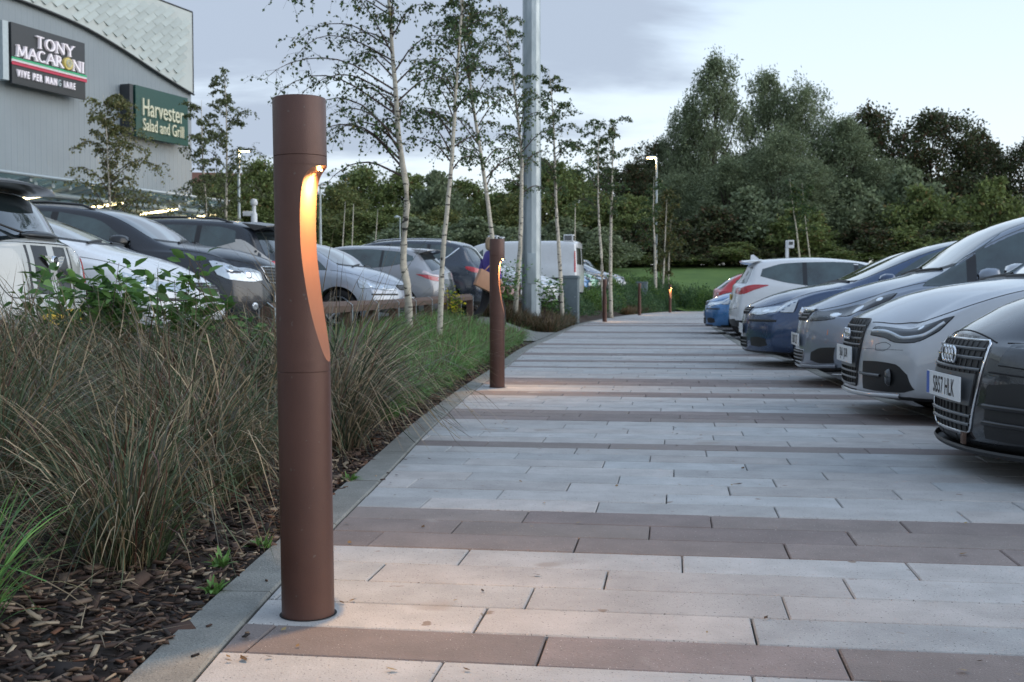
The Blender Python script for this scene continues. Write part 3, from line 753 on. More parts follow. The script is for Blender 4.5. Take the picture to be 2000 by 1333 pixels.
shrub('smaller leafy green shrub directly left of the foreground bollard, in front of the dark car', -1.86, 6.6, .12, .30, .90, 420, .09, LAUR, 62, stems=13)
shrub('low leafy green plant between the grass and the dark car nose', -1.62, 7.4, .15, .35, .50, 130, .085, LAUR, 66, stems=8)
shrub('small shrub with bright yellow leaves beside the end of the timber rail', -.95, 19.2, .22, .40, .75, 260, .075, [(.10,.18,.03,.5),(.55,.48,.03,.4)], 63, stems=9)
shrub('bushy green shrub left of the foot of the big galvanised mast', -.25, 24.9, .25, .9, 1.35, 900, .085, LAUR, 64, stems=16)
shrub('bushy green shrub right of the foot of the big galvanised mast', .75, 25.2, .2, .55, 1.0, 420, .085, LAUR, 65, stems=12)
DK = [(.070,.135,.060,.5),(.105,.18,.07,.3),(.05,.095,.045,.2)]
def mound(seed, n=1100, pal=DK, leaf=.075, spiky=False):
    rng = np.random.default_rng(seed); th = rng.uniform(0,2*np.pi,n); ph = np.arccos(rng.uniform(0,1,n)); rr = rng.uniform(.55,1,n)**.5
    lump = 1+.22*np.sin(3*th+seed)+.15*np.sin(5*th+2*ph+seed)+rng.normal(0,.05,n)
    D = np.stack([np.sin(ph)*np.cos(th), np.sin(ph)*np.sin(th), np.cos(ph)],1); P = D*(rr*lump)[:,None]*np.array([.5,.5,.62]); 
    return leaf_cards(P, D*1.2+np.array([0,0,.4]), leaf, pal, rng, asp=.45, jit=.5)
shrub_src = []
for k, (pal, lf) in enumerate([(DK,.075),([(.085,.16,.045,.6),(.13,.21,.055,.4)],.085),([(.06,.11,.07,.6),(.10,.15,.08,.4)],.06)]):
    V,F,T = mound(70+k, pal=pal, leaf=lf); me_o = np_mesh('low_shrub', V, F, T, M['leaf']); shrub_src.append(me_o)
first = [True]*3; rd = random.Random(77)
LABS = ['rounded dark green low shrub in the bed behind the distant bollards','leafy mid green low shrub in the bed behind the distant bollards','fine blue green low shrub in the bed behind the distant bollards']
HEDGE = []
for y in np.arange(30.5, 60, 1.25):
    wbed = 2.6
    for j in range(3):
        yy = y+rd.uniform(-.4,.4); xx = XL(yy)-.75-j*.85-rd.uniform(0,.3)
        if abs(xx-1.66) < .7 and abs(yy-33.2) < 1.5: continue
        k = rd.choice([0,0,1,2]); s = rd.uniform(.85,1.35)
        if first[k]: o = shrub_src[k]; first[k] = False
        else: o = shrub_src[k].copy(); COL.objects.link(o)
        o.location = (xx,yy,zleft(xx,yy)-.02); o.scale = (s*1.1,s*1.1,s*rd.uniform(.8,1.15)); o.rotation_euler = (0,0,rd.uniform(0,6.28))
        tag(o, LABS[k], 'shrub', LABS[k].replace('low shrub','low shrubs'))

for k in range(150):
    yy = 50+k*.14+rd.uniform(-.2,.2) if k < 80 else 55.3+(k-80)*.085; xx = XL(yy)-.55-(k%4)*.75 if k < 80 else XL(yy)-.28-rd.random()*1.3; o = shrub_src[(k//2)%2].copy(); COL.objects.link(o); o.location = (xx,yy,zleft(xx,yy)-.02); s_ = rd.uniform(.75,1.05); o.scale = (s_,s_,s_); o.rotation_euler = (0,0,rd.uniform(0,6.28))
    q_ = ('dark' if (k//2)%2 == 0 else 'mid green'); tag(o, q_+' shrub in the dense planting behind the farthest bollard light', 'shrub', q_+' shrubs behind the farthest bollard light')
for k in range(46):      # hedge that closes the view at the bend, in front of the lawn
    xx = 7.6+(k%23)*.62+rd.uniform(-.2,.2); yy = 58.0+(k//23)*1.0+rd.uniform(-.3,.3)
    o = shrub_src[k%2].copy(); COL.objects.link(o); o.location = (xx,yy,max(0,LF(yy))-.05); s_ = rd.uniform(1.0,1.35); o.scale = (s_,s_,s_*rd.uniform(1.0,1.35)); o.rotation_euler = (0,0,rd.uniform(0,6.28))
    tag(o, ('dark' if k%2 == 0 else 'mid')+' green hedge shrub in front of the lawn at the bend of the path', 'shrub', 'hedge shrubs in front of the lawn, '+('dark' if k%2 == 0 else 'mid green'))

def litter():
    rng = np.random.default_rng(33); rd = random.Random(33); P = []
    for k in range(130):
        y = 2.4+rd.random()**1.6*16; e_ = XL(y)+rd.random()**2.2*2.2+.04 if k%4 else XL(y)+rd.random()*(XR(y)-XL(y)); P.append((e_,y,.0045))
    P = np.array(P); D = np.zeros_like(P); th = rng.uniform(0,6.28,len(P)); D[:,0] = np.cos(th); D[:,1] = np.sin(th); n = len(P)
    A = np.stack([-D[:,1],D[:,0],np.zeros(n)],1); s = rng.uniform(.010,.030,(n,1)); up = np.array([0,0,1.0])
    V = np.stack([P, P+D*s*.5+A*s*.3+up*s*.12, P+D*s+up*s*.25, P+D*s*.5-A*s*.3+up*.001],1).reshape(-1,3); F = (np.arange(n)*4)[:,None]+np.arange(4)[None]
    pal = np.array([(.10,.06,.03),(.20,.13,.06),(.05,.035,.025),(.26,.20,.10)]); T = pal[rng.integers(0,4,n)]
    tag(np_mesh('fallen_leaves', V, F, T, M['bark']), 'small dry leaves and crumbs of bark scattered on the paving', 'leaves', kind='stuff')
    # seedlings and weeds along the kerb edge of the mulch
    for k,(x,y) in enumerate([(-.80,3.05),(-.86,3.35),(-.79,3.6),(-.70,4.9)]):
        V,F,T = blades(26, 0, 0, .02, .03, .075, .012, .8, .6, [(.14,.27,.07,1)], np.random.default_rng(90+k), seg=5, kink=0)
        o = np_mesh('weed', V, F, T, M['blade']); o.location = (x,y,.0); tag(o, 'tiny green weed seedling in the bark beside the kerb', 'weed', 'tiny weeds beside the kerb')
litter()

# ------------------------------------------------------------------ cars
def catm(pts, n):
    """smooth resample of a polyline of any dimension"""
    P = [np.array(p,float) for p in pts]
    if len(P) == 2: return [P[0]+(P[1]-P[0])*i/(n-1) for i in range(n)]
    d = [0]
    for i in range(1,len(P)): d.append(d[-1]+max(1e-6,np.linalg.norm(P[i]-P[i-1])))
    fs = [pchip([(d[i],P[i][k]) for i in range(len(P))]) for k in range(len(P[0]))]
    return [np.array([f(d[-1]*i/(n-1)) for f in fs]) for i in range(n)]
class Car:
    """x: 0 at the nose to L at the tail, y: -W..W, z up"""
    def __init__(s, name, label, cat, sp, pm, loc, rz, group):
        s.sp = sp; s.L = sp['L']; s.W = sp['W']; s.pm = pm
        s.root = empty(name, loc, rz, label, cat, group)
        s.top = pchip(sp['top']); s.sh = pchip(sp['sh']); s.hr = pchip(sp['hr']); s.bot = pchip(sp.get('bot',[(0,.20),(.5,.19),(s.L-.5,.2),(s.L,.26)]))
        s.hw = pchip(sp.get('hw',[(0,.90),(.35,.965),(.9,1.0),(s.L-.9,1.0),(s.L-.3,.965),(s.L,.92)]))
        s.nz = pchip(sp['nz']); s.tz = pchip(sp['tz']); s.pf = sp.get('pf',.24); s.pr = sp.get('pr',.18); s.pp = sp.get('pp',2.4); s.cr = sp.get('crown',.045)
        s.body()
    def warp(s, x, v, z):
        p = abs(v)**s.pp; L = s.L
        a = max(0,1-x/1.0)**1.6; b = max(0,1-(L-x)/.9)**1.6
        return x+(s.nz(z)+s.pf*p)*a-(s.tz(z)+s.pr*p)*b
    def body(s):
        sp = s.sp; L, W = s.L, s.W
        xs = sorted(set([0,.05,.12,.2,.3,.42,.56,.72]+[.9+i*(L-1.7)/20 for i in range(21)]+[L-.68,L-.54,L-.42,L-.3,L-.2,L-.12,L-.05,L]))
        nx = len(xs); vs_ = [-1,-.9,-.72,-.5,-.25,0,.25,.5,.72,.9,1]; nv = len(vs_); nk = 10
        def lev(x, v):
            bt, sh, tp = s.bot(x), s.sh(x), s.top(x); te = tp-s.cr; sh = min(sh, te-.012)
            w, hr = s.hw(x)*W, s.hr(x)*W
            zs = [bt, bt+.07, bt+(sh-bt)*.32, bt+(sh-bt)*.60, bt+(sh-bt)*.84, sh, sh+(te-sh)*.10, sh+(te-sh)*.5, sh+(te-sh)*.90, te]
            ws = [w*.90, w*.975, w*1.0, w*1.0, w*.985, w*.955, min(w*.925,max(hr*1.02,w*.925)), 0, 0, 0]
            g = ws[6]; top_w = hr
            ws[7] = g+(top_w-g)*.42; ws[8] = g+(top_w-g)*.88; ws[9] = top_w*.965
            return [(ws[k]*v, zs[k]+s.cr*(1-abs(v)**2.2)*(k/9)**3) for k in range(nk)]
        idx = {}; V = []
        for i, x in enumerate(xs):
            for j, v in enumerate(vs_):
                for k in range(nk):
                    if 0 < i < nx-1 and 0 < j < nv-1 and 0 < k < nk-1: continue
                    y, z = lev(x, v)[k]
                    idx[i,j,k] = len(V); V.append((s.warp(x,v,z), y, z))
        F = []
        for i in range(nx-1):
            for j in range(nv-1):
                F.append((idx[i,j,0],idx[i,j+1,0],idx[i+1,j+1,0],idx[i+1,j,0])); F.append((idx[i,j,nk-1],idx[i+1,j,nk-1],idx[i+1,j+1,nk-1],idx[i,j+1,nk-1]))
            for k in range(nk-1):
                F.append((idx[i,0,k],idx[i+1,0,k],idx[i+1,0,k+1],idx[i,0,k+1])); F.append((idx[i,nv-1,k],idx[i,nv-1,k+1],idx[i+1,nv-1,k+1],idx[i+1,nv-1,k]))
        for j in range(nv-1):
            for k in range(nk-1):
                F.append((idx[0,j,k],idx[0,j,k+1],idx[0,j+1,k+1],idx[0,j+1,k])); F.append((idx[nx-1,j,k],idx[nx-1,j+1,k],idx[nx-1,j+1,k+1],idx[nx-1,j,k+1]))
        me = bpy.data.meshes.new('body'); me.from_pydata(V, [], F)
        ob = bpy.data.objects.new('body', me); COL.objects.link(ob)
        sb = ob.modifiers.new('s','SUBSURF'); sb.levels = sb.render_levels = sp.get('sub',2)
        dg = bpy.context.evaluated_depsgraph_get(); m2 = bpy.data.meshes.new_from_object(ob.evaluated_get(dg))
        s.bv = [v.co.copy() for v in m2.vertices]; s.bvh = BVHTree.FromPolygons(s.bv, [tuple(p.vertices) for p in m2.polygons])
        ob.modifiers.clear(); ob.data = m2; bpy.data.meshes.remove(me)
        wr = sp.get('wr',.33); axs = sp['axles']; zc = sp.get('wz', wr-.01)
        if sp.get('arch', True):
            mb = MB()
            for ax in axs:
                for sg in (-1,1):
                    y0, y1 = (-W-.15, -W+.27) if sg < 0 else (W-.27, W+.15)
                    mb.lathe([(0,y0),(wr+.045,y0),(wr+.045,y1),(0,y1)], axis='y', seg=40, org=(ax,0,zc))
            cut = mb.build('cut', M['black']); bm = bmesh.new(); bm.from_mesh(cut.data); bmesh.ops.remove_doubles(bm, verts=bm.verts, dist=1e-5); bmesh.ops.recalc_face_normals(bm, faces=bm.faces); bm.to_mesh(cut.data); bm.free()
            bo = ob.modifiers.new('b','BOOLEAN'); bo.operation = 'DIFFERENCE'; bo.object = cut; bo.solver = 'EXACT'
            dg = bpy.context.evaluated_depsgraph_get(); m3 = bpy.data.meshes.new_from_object(ob.evaluated_get(dg)); ob.modifiers.clear()
            if len(m3.polygons) > 200: ob.data = m3; bpy.data.meshes.remove(m2)
            bpy.data.objects.remove(cut, do_unlink=True)
        me = ob.data; me.materials.clear(); me.materials.append(s.pm); me.materials.append(M['black'])
        low = sp.get('cladz', 0)
        for p in me.polygons:
            c = p.center; mi = 0
            for ax in axs:
                r = math.hypot(c.x-ax, c.z-zc)
                if r < wr+.0445: mi = 1
            if c.z < s.bot(c.x)+.03: mi = 1
            if low and c.z < low: mi = 1
            p.material_index = mi
        me.polygons.foreach_set('use_smooth', [True]*len(me.polygons)); me.set_sharp_from_angle(angle=R(38)); me.name = 'body'
        ob.parent = s.root; s.ob = ob
        # a dark arch lip ring and the wheels
        for ax in axs:
            for sg in (-1,1): s.wheel(ax, sg, zc, wr)
    def wheel(s, ax, sg, zc, wr):
        W = s.W; tw = .20; yo = sg*(W-.035)
        mb = MB(); r = wr; a = yo; b = yo-sg*tw
        mb.lathe([(r*.66,a-sg*.012),(r*.70,a),(r*.90,a),(r*.97,a-sg*.012),(r,a-sg*.04),(r,b+sg*.04),(r*.95,b),(r*.6,b)], axis='y', seg=36, org=(ax,0,zc))
        t = mb.build('wheel', M['rubber'], s.root, smooth=True, angle=50)
        mb = MB(); mb.lathe([(r*.68,a-sg*.01),(r*.655,a-sg*.004),(r*.62,a-sg*.02),(r*.60,a-sg*.10)], axis='y', seg=36, org=(ax,0,zc))
        mb.lathe([(0,a-sg*.035),(r*.15,a-sg*.035),(r*.19,a-sg*.055)], axis='y', seg=20, org=(ax,0,zc))
        for k in range(5):
            th = 2*math.pi*k/5+.3; c_, s_ = math.cos(th), math.sin(th)
            for off in (-.09,.09):
                p0 = (r*.14*c_-off*r*.5*s_, r*.14*s_+off*r*.5*c_); p1 = (r*.64*c_-off*r*1.5*s_, r*.64*s_+off*r*1.5*c_)
                mb.tube([(ax+p0[0],a-sg*.045,zc+p0[1]),(ax+p1[0],a-sg*.022,zc+p1[1])], [r*.055,r*.05], 6)
        mb.build('rim', M['alloy'], t, smooth=True, angle=40)
        mb = MB(); mb.lathe([(0,a-sg*.10),(r*.6,a-sg*.10)], axis='y', seg=24, org=(ax,0,zc)); mb.build('brake_disc', M['black'], t)
    # -- projected panels -------------------------------------------------
    def hit(s, mode, p):
        if mode == 'side-': o, d = Vector((p[0],-3,p[1])), Vector((0,1,0))
        elif mode == 'side+': o, d = Vector((p[0],3,p[1])), Vector((0,-1,0))
        elif mode == 'front': o, d = Vector((-3,p[0],p[1])), Vector((1,0,0))
        elif mode == 'rear': o, d = Vector((s.L+3,p[0],p[1])), Vector((-1,0,0))
        elif mode == 'top': o, d = Vector((p[0],p[1],4)), Vector((0,0,-1))
        elif mode == 'near':
            co, nn, i, dd = s.bvh.find_nearest(Vector(p)); return co, nn
        co, nn, i, dd = s.bvh.ray_cast(o, d)
        if co is None:
            q = {'side-':lambda: Vector((p[0],-s.W,p[1])),'side+':lambda: Vector((p[0],s.W,p[1])),'front':lambda: Vector((0,p[0],p[1])),'rear':lambda: Vector((s.L,p[0],p[1])),'top':lambda: Vector((p[0],p[1],1.2))}[mode]()
            co, nn, i, dd = s.bvh.find_nearest(q)
        return co, nn
    def patch(s, name, A, B, mat, mode='side', off=.004, n=18, m=6, mirror=True, parent=None, depth=.012, smooth=True):
        modes = [('side-',1),('side+',1)] if mode == 'side' else [(mode,1)]
        if mode in ('front','rear','near') and mirror: modes = [(mode,1),(mode,-1)]
        res = []
        for md, sg in modes:
            a, b = catm(A, n), catm(B, n); V = []; U = []
            for i in range(n):
                for j in range(m):
                    q = a[i]+(b[i]-a[i])*j/(m-1)
                    if sg < 0:
                        q = q.copy(); q[1 if md == 'near' else 0] *= -1
                    co, nn = s.hit(md, q)
                    V.append(co+nn*off); U.append(co-nn*depth)
            F = [(i*m+j,(i+1)*m+j,(i+1)*m+j+1,i*m+j+1) for i in range(n-1) for j in range(m-1)]
            N0 = len(V); bd = [(i,0) for i in range(n)]+[(n-1,j) for j in range(1,m)]+[(i,m-1) for i in range(n-2,-1,-1)]+[(0,j) for j in range(m-2,0,-1)]
            V2 = V+[U[i*m+j] for i,j in bd]; K_ = len(bd)
            for q in range(K_):
                i,j = bd[q]; i2,j2 = bd[(q+1)%K_]; F.append((i*m+j, i2*m+j2, N0+(q+1)%K_, N0+q))
            # orient outward
            c = V[(n//2)*m+m//2]; e1 = V[(n//2+1)*m+m//2]-c; e2 = V[(n//2)*m+m//2+1]-c; _, nn = s.hit('near', c)
            if e1.cross(e2).dot(nn) < 0: F = [f[::-1] for f in F]
            mb = MB(); mb.add(V2, F); o = mb.build(name, mat, parent or s.root, smooth=True, angle=50); res.append(o)
        return res
    def strip(s, name, pts, mat, mode='side', w=.006, off=.0025, mirror=True, n=24, parent=None, h=.0):
        modes = ['side-','side+'] if (mode == 'side' and mirror) else (['side-'] if mode == 'side' else [mode])
        sgs = [1,-1] if (mode in ('front','rear','near') and mirror) else [1]
        out = []
        for md in modes:
            for sg in sgs:
                P = []; Nn = []
                for q in catm(pts, n):
                    q = q.copy()
                    if sg < 0: q[1 if md == 'near' else 0] *= -1
                    co, nn = s.hit(md, q); P.append(co); Nn.append(nn)
                V, F = [], []
                for i in range(n):
                    t = (P[min(i+1,n-1)]-P[max(i-1,0)]).normalized(); b = t.cross(Nn[i]).normalized()
                    V += [P[i]-b*w+Nn[i]*off*.2, P[i]-b*w*.6+Nn[i]*(off+h), P[i]+b*w*.6+Nn[i]*(off+h), P[i]+b*w+Nn[i]*off*.2]
                for i in range(n-1):
                    for k in range(3): F.append((i*4+k,i*4+k+1,(i+1)*4+k+1,(i+1)*4+k))
                mb = MB(); mb.add(V, F); out.append(mb)
        return [mb.build(name, mat, parent or s.root, smooth=True) for mb in out][0]
    def windscreen(s, x0, w0, x1, w1, bow=.16, name='windscreen', rear=False):
        A = [(x0+(bow if not rear else -bow)*abs(t)**2.2, t*w0*s.W) for t in np.linspace(-1,1,9)]
        B = [(x1+(bow*.7 if not rear else -bow*.7)*abs(t)**2.2, t*w1*s.W) for t in np.linspace(-1,1,9)]
        s.patch(name, A, B, M['glass'], 'top', n=22, m=12, depth=.02)
        if not rear:   # wipers and black cowl
            s.strip('cowl', [(x0-.035+bow*abs(t)**2.2, t*w0*s.W*.98) for t in np.linspace(-1,1,9)], M['black'], 'top', w=.035, off=.004)
            for a, b in (((x0-.01,-.10),(x0+.08,-.62)),((x0-.02,.45),(x0+.05,-.02))):
                s.strip('wiper', [a,((a[0]+b[0])/2+.0,(a[1]+b[1])/2),b], M['black'], 'top', w=.012, off=.018)
    def mirror_(s, x, z, mat, size=1.0):
        for sg in (-1,1):
            co, nn = s.hit('side-' if sg < 0 else 'side+', (x,z))
            mb = MB(); cs = []
            prof = [(-.09,.3),(-.075,.75),(-.03,1.0),(.03,1.0),(.055,.92),(.06,.0)]
            vs, fs = [], []; sgm = 16
            for (dx, r) in prof:
                for k in range(sgm):
                    th = 2*math.pi*k/sgm; c_, s_ = math.cos(th), math.sin(th)
                    ex = abs(c_)**.7*(1 if c_ > 0 else -1); ez = abs(s_)**.7*(1 if s_ > 0 else -1)
                    vs.append((co.x+dx*size, co.y+sg*(.135+.115*r*ex)*size, co.z+.045+.072*r*ez*size))
            for i in range(len(prof)-1):
                for k in range(sgm): fs.append((i*sgm+k,i*sgm+(k+1)%sgm,(i+1)*sgm+(k+1)%sgm,(i+1)*sgm+k))
            fs.append(tuple(range(sgm)))
            mb.add(vs, fs); mb.tube([(co.x,co.y-sg*.02,co.z-.01),(co.x,co.y+sg*.08,co.z+.015)], .022*size, 8)
            mb.build('door_mirror', mat, s.root, smooth=True)
    def plate(s, text, z, rear=False, dx=-.012, y=0, tilt=0.0, eu=False):
        co, nn = s.hit('rear' if rear else 'front', (y, z)); x = co.x
        vals = []
        for yy in (-.24,.24):
            c2, _ = s.hit('rear' if rear else 'front', (y+yy, z)); vals.append(c2.x)
        x = (max if rear else min)([x]+vals)
        P = bpy.data.objects.new('number_plate', None); mb = MB(); mb.box((-.26,-.004,-.0555),(.26,.004,.0555))
        pl = mb.build('number_plate', M['platey'] if rear else M['platew'], s.root, bevel=.0025)
        bpy.data.objects.remove(P, do_unlink=True)
        pl.location = (x+(.012 if rear else dx), y, z); pl.rotation_euler = (tilt, 0, R(90) if rear else R(-90))
        if text:
            vs, fs = text_mb(text, .088, 0, sx=.86, space=1.06, bold=.0012)
            xs = [v[0] for v in vs]; ys = [v[1] for v in vs]; cx, cy = (min(xs)+max(xs))/2, (min(ys)+max(ys))/2
            sc_ = min(1.0,.47/(max(xs)-min(xs))) if not eu else min(1.0,.43/(max(xs)-min(xs))); sy = .079/(max(ys)-min(ys))
            mb = MB(); mb.add([((v[0]-cx)*sc_+(.02 if eu else 0), -.0052, (v[1]-cy)*sy) for v in vs], fs)
            mb.build('plate_text', M['platet'], pl)
            if eu:
                mb = MB(); mb.box((-.257,-.0055,-.0525),(-.215,-.003,.0525)); mb.build('plate_band', M['plateb'], pl)
        return pl
    def fit_front(s, y, z):
        return s.hit('front', (y,z))[0].x
def rings_badge(car, z, r=.036, sp=.052, dx=.018):
    mb = MB(); x = car.fit_front(0, z)-dx
    for k in range(4):
        cy = (k-1.5)*sp; prof = []
        vs, fs = [], []; S1, S2 = 28, 8
        for i in range(S1):
            a = 2*math.pi*i/S1
            for j in range(S2):
                b = 2*math.pi*j/S2; rr = r+.0062*math.cos(b); vs.append((x-.006*math.sin(b), cy+rr*math.cos(a), z+rr*math.sin(a)))
        for i in range(S1):
            for j in range(S2): fs.append((i*S2+j,((i+1)%S1)*S2+j,((i+1)%S1)*S2+(j+1)%S2,i*S2+(j+1)%S2))
        mb.add(vs, fs)
    return mb.build('badge', M['chrome'], car.root, smooth=True)
def frame_grille(car, pts, bars, zsplit=None, ring=None, fm=None, off=.016, panel=None):
    """pts: half outline (y>=0) bottom to top; bars: list of z; dark mesh patch + raised bars + bright frame"""
    zs = [p[1] for p in pts]; hw = pchip([(p[1],p[0]) for p in pts]); z0, z1 = zs[0], zs[-1]
    n = 26; A = [(-hw(z0+(z1-z0)*i/(n-1)), z0+(z1-z0)*i/(n-1)) for i in range(n)]; B = [(-a[0],a[1]) for a in A]
    g = car.patch('grille', A, B, M['black'], 'front', off=.003, n=n, m=15, mirror=False)[0]
    for z in bars:
        w = hw(z)*.985; car.strip('grille_bar', [(-w,z),(-w*.5,z),(0,z),(w*.5,z),(w,z)], M['barmet'], 'front', w=.008, off=off, mirror=False, parent=g)
    mb = MB(); 
    for y in np.arange(-.40,.401,.055):
        zz = [z for z in np.linspace(z0+.006,z1-.006,16) if hw(z) > abs(y)+.004]
        if len(zz) < 3: continue
        P = [car.hit('front',(y,z))[0] for z in zz]
        mb.tube([(p.x-.006,p.y,p.z) for p in P], .0032, 4, cap=False)
    mb.build('grille_ribs', M['gblack'], g)
    if ring is not None:
        loop = [(y,z) for y,z in pts]; full = [(-y,z) for y,z in loop[::-1]]+loop
        full = [full[-1]]+full if False else full
        ws = ring
        P = []
        zz = list(np.linspace(z0,z1,30)); L_ = [(hw(z),z) for z in zz]; loopp = L_+[(hw(z1)*t,z1) for t in np.linspace(.9,-.9,14)]+[(-a,b) for a,b in L_[::-1]]+[(hw(z0)*t,z0) for t in np.linspace(-.9,.9,14)]
        pts3 = [car.hit('front',q)[0] for q in loopp]; pts3.append(pts3[0])
        mb = MB(); mb.tube([(p.x-.004,p.y,p.z) for p in pts3], ws, 8, cap=False); mb.build('grille_frame', fm or M['chrome'], g, smooth=True)
    if panel:
        za, zb = panel; A = [(-hw(za+(zb-za)*i/5)*.9, za+(zb-za)*i/5) for i in range(6)]; car.patch('plate_panel', A, [(-a[0],a[1]) for a in A], M['barmet'], 'front', off=.012, n=6, m=9, mirror=False, parent=g)
    return g
def disc_on(car, c, r, mat, name, parent, mode='near', off=.006, asp=1.0):
    """round or oval inset following the body near point c"""
    co, nn = car.hit(mode, c); a = nn.cross(Vector((0,0,1))).normalized(); b = nn.cross(a).normalized(); V = [co+nn*off]
    S = 24
    for q in (.5, .93, 1.0):
        for k in range(S):
            th = 2*math.pi*k/S; p = co+a*math.cos(th)*r*q*asp+b*math.sin(th)*r*q; c2, n2, _, _ = car.bvh.find_nearest(p); V.append(c2+n2*(off if q < .99 else 0))
    F = [(0,1+k,1+(k+1)%S) for k in range(S)]+[(1+i*S+k,1+(i+1)*S+k,1+(i+1)*S+(k+1)%S,1+i*S+(k+1)%S) for i in range(2) for k in range(S)]
    mb = MB(); mb.add(V, F); o = mb.build(name, mat, parent or car.root, smooth=True); o.data.flip_normals() if False else None
    return o
def lamp_front(car, A, B, mat='hl_dark', refl=(), n=16, m=8, name='headlight', mode='near', cut=True):
    ps = car.patch(name, A, B, M[mat], mode, off=.004, n=n, m=m)
    for sg, p in zip((1,-1), ps):
        for (c, r, mt, asp) in refl:
            disc_on(car, (c[0], c[1]*sg, c[2]), r, M[mt], 'reflector', p, off=.0065, asp=asp)
    if cut:
        loop = [tuple(q) for q in catm(A,8)]+[tuple(q) for q in catm(B,8)[::-1]]+[tuple(A[0])]
        car.strip('lamp_gap', loop, M['gap'], 'near' if mode == 'near' else mode, w=.005, n=44, off=.002)
    return ps
def side_glass(car, polys, trim=None, mat='glass_t'):
    for (A, B), (A2, B2) in zip(polys[:-1], polys[1:]):
        car.patch('window_pillar', [A[-1], A2[0]], [B[-1], B2[0]], M['gblack'], 'side', off=.0028, n=4, m=8)
    for (A, B) in polys:
        car.patch('side_window', A, B, M[mat], 'side', off=.0035, n=14, m=8)
    if trim: 
        for t in trim[0]: car.strip('window_trim', t, M[trim[1]], 'side', w=.010, off=.005, n=20)
def doors(car, lines):
    for l in lines: car.strip('door_gap', l, M['gap'], 'side', w=.0035, off=.0012, n=26)
def handles(car, pts):
    for (x,z) in pts:
        for md in ('side-','side+'):
            co, nn = car.hit(md, (x,z)); mb = MB(); sg = -1 if md == 'side-' else 1
            mb.tube([(co.x-.085,co.y,co.z),(co.x-.06,co.y+sg*.03,co.z+.003),(co.x+.06,co.y+sg*.03,co.z+.003),(co.x+.085,co.y,co.z)], .011, 8); mb.build('door_handle', car.pm, car.root, smooth=True)
GR_R = 'cars parked nose to the paved path on the right'; GR_L = 'cars parked along the left side planting'

SILV = paint('silver_paint', (.46,.48,.505), metal=.3, rough=.34); DGREY = paint('dark_grey_paint', (.040,.043,.048), metal=.55, rough=.26)
BLUES = paint('grey_blue_paint', (.21,.245,.30), metal=.35, rough=.34); NAVY = paint('navy_paint', (.030,.062,.135), metal=.4, rough=.28)
WHITE = paint('white_car_paint', (.66,.68,.70), metal=0, rough=.3); PEPPER = paint('pale_grey_cream_paint', (.46,.47,.45), metal=0, rough=.25)
BLACKP = paint('black_blue_paint', (.010,.013,.020), metal=.0, rough=.3, coat=.55); BEIGE = paint('beige_paint', (.42,.40,.37), metal=.2, rough=.3)
SKYB = paint('light_blue_paint', (.055,.19,.42), metal=.4, rough=.3); REDP = paint('red_paint', (.50,.015,.02), metal=.1, rough=.3)
MAROON = paint('maroon_paint', (.10,.012,.02), metal=.4, rough=.3); SGREY = paint('pale_silver_paint', (.36,.395,.45), metal=.35, rough=.34); WGREY = paint('warm_grey_paint', (.27,.275,.29), metal=.35, rough=.34)
GREENP = paint('pale_green_paint', (.20,.42,.30), metal=.4, rough=.3); KUGA = paint('slate_blue_paint', (.035,.045,.062), metal=.55, rough=.28)

# ---- 1. dark grey sports coupe, nearest on the right
sp = dict(L=4.18, W=.92, axles=(.88,3.34), wr=.34, pf=.34, pp=2.7, crown=.055,
  top=[(0,.665),(.06,.715),(.21,.790),(.4,.845),(.8,.91),(1.15,.95),(1.32,.985),(2.05,1.32),(2.5,1.36),(3.2,1.28),(3.8,1.06),(4.18,.95)],
  sh=[(0,.60),(.2,.69),(.5,.78),(1,.84),(2,.87),(3.2,.93),(4.18,.86)], hr=[(0,.70),(.5,.74),(1.2,.80),(2.0,.63),(2.6,.60),(3.3,.62),(3.9,.72),(4.18,.75)],
  bot=[(0,.165),(.4,.15),(1,.19),(3.5,.2),(4.18,.28)], nz=[(.14,.03),(.22,.0),(.4,.0),(.55,.02),(.66,.07),(.75,.12),(1.0,.12)], tz=[(.2,.1),(.5,0),(.9,.05),(1.3,.05)])
c = Car('parked_car', 'near black sports coupe at the right edge, nearest car of the right hand row', 'car', sp, DGREY, (2.01,5.28,-.03), R(-5), GR_R)
g = frame_grille(c, [(.235,.222),(.262,.235),(.285,.30),(.325,.45),(.335,.55),(.325,.615),(.295,.632)], [.262,.300,.505,.553,.592], ring=.0062, off=.015, panel=(.345,.485))
rings_badge(c, .562, r=.034, sp=.046, dx=.026)
pl = c.plate('SB57 HLK', .415, dx=-.026, eu=True)
# corner intakes with blades, splitter and its slots
c.patch('air_intake', [(.365,.215),(.6,.21),(.83,.235)], [(.385,.445),(.6,.465),(.845,.46)], M['black'], 'front', off=.002, n=14, m=8)
for z in (.285,.355): c.strip('intake_blade', [(.37,z),(.6,z-.002),(.83,z-.004)], M['gblack'], 'front', w=.012, off=.016)
c.patch('lower_slot', [(.0,.168),(.10,.168)], [(.0,.205),(.10,.205)], M['black'], 'front', off=.003, n=4, m=4)
c.patch('lower_slot', [(.12,.168),(.22,.170)], [(.12,.205),(.23,.207)], M['black'], 'front', off=.003, n=4, m=4)
mb = MB(); vs = []; n = 40
for i in range(n+1):
    t = -1+2*i/n; y = t*.86; xf = c.fit_front(y*.96, .20)
    for dx, z in ((-.012,.168),(-.018,.158),(-.008,.142),(.10,.142),(.10,.172)): vs.append((xf+dx+.010*(abs(t)**4), y, z-.006*(1-abs(t))))
fs = [(i*5+k,i*5+k+1,(i+1)*5+k+1,(i+1)*5+k) for i in range(n) for k in range(4)]
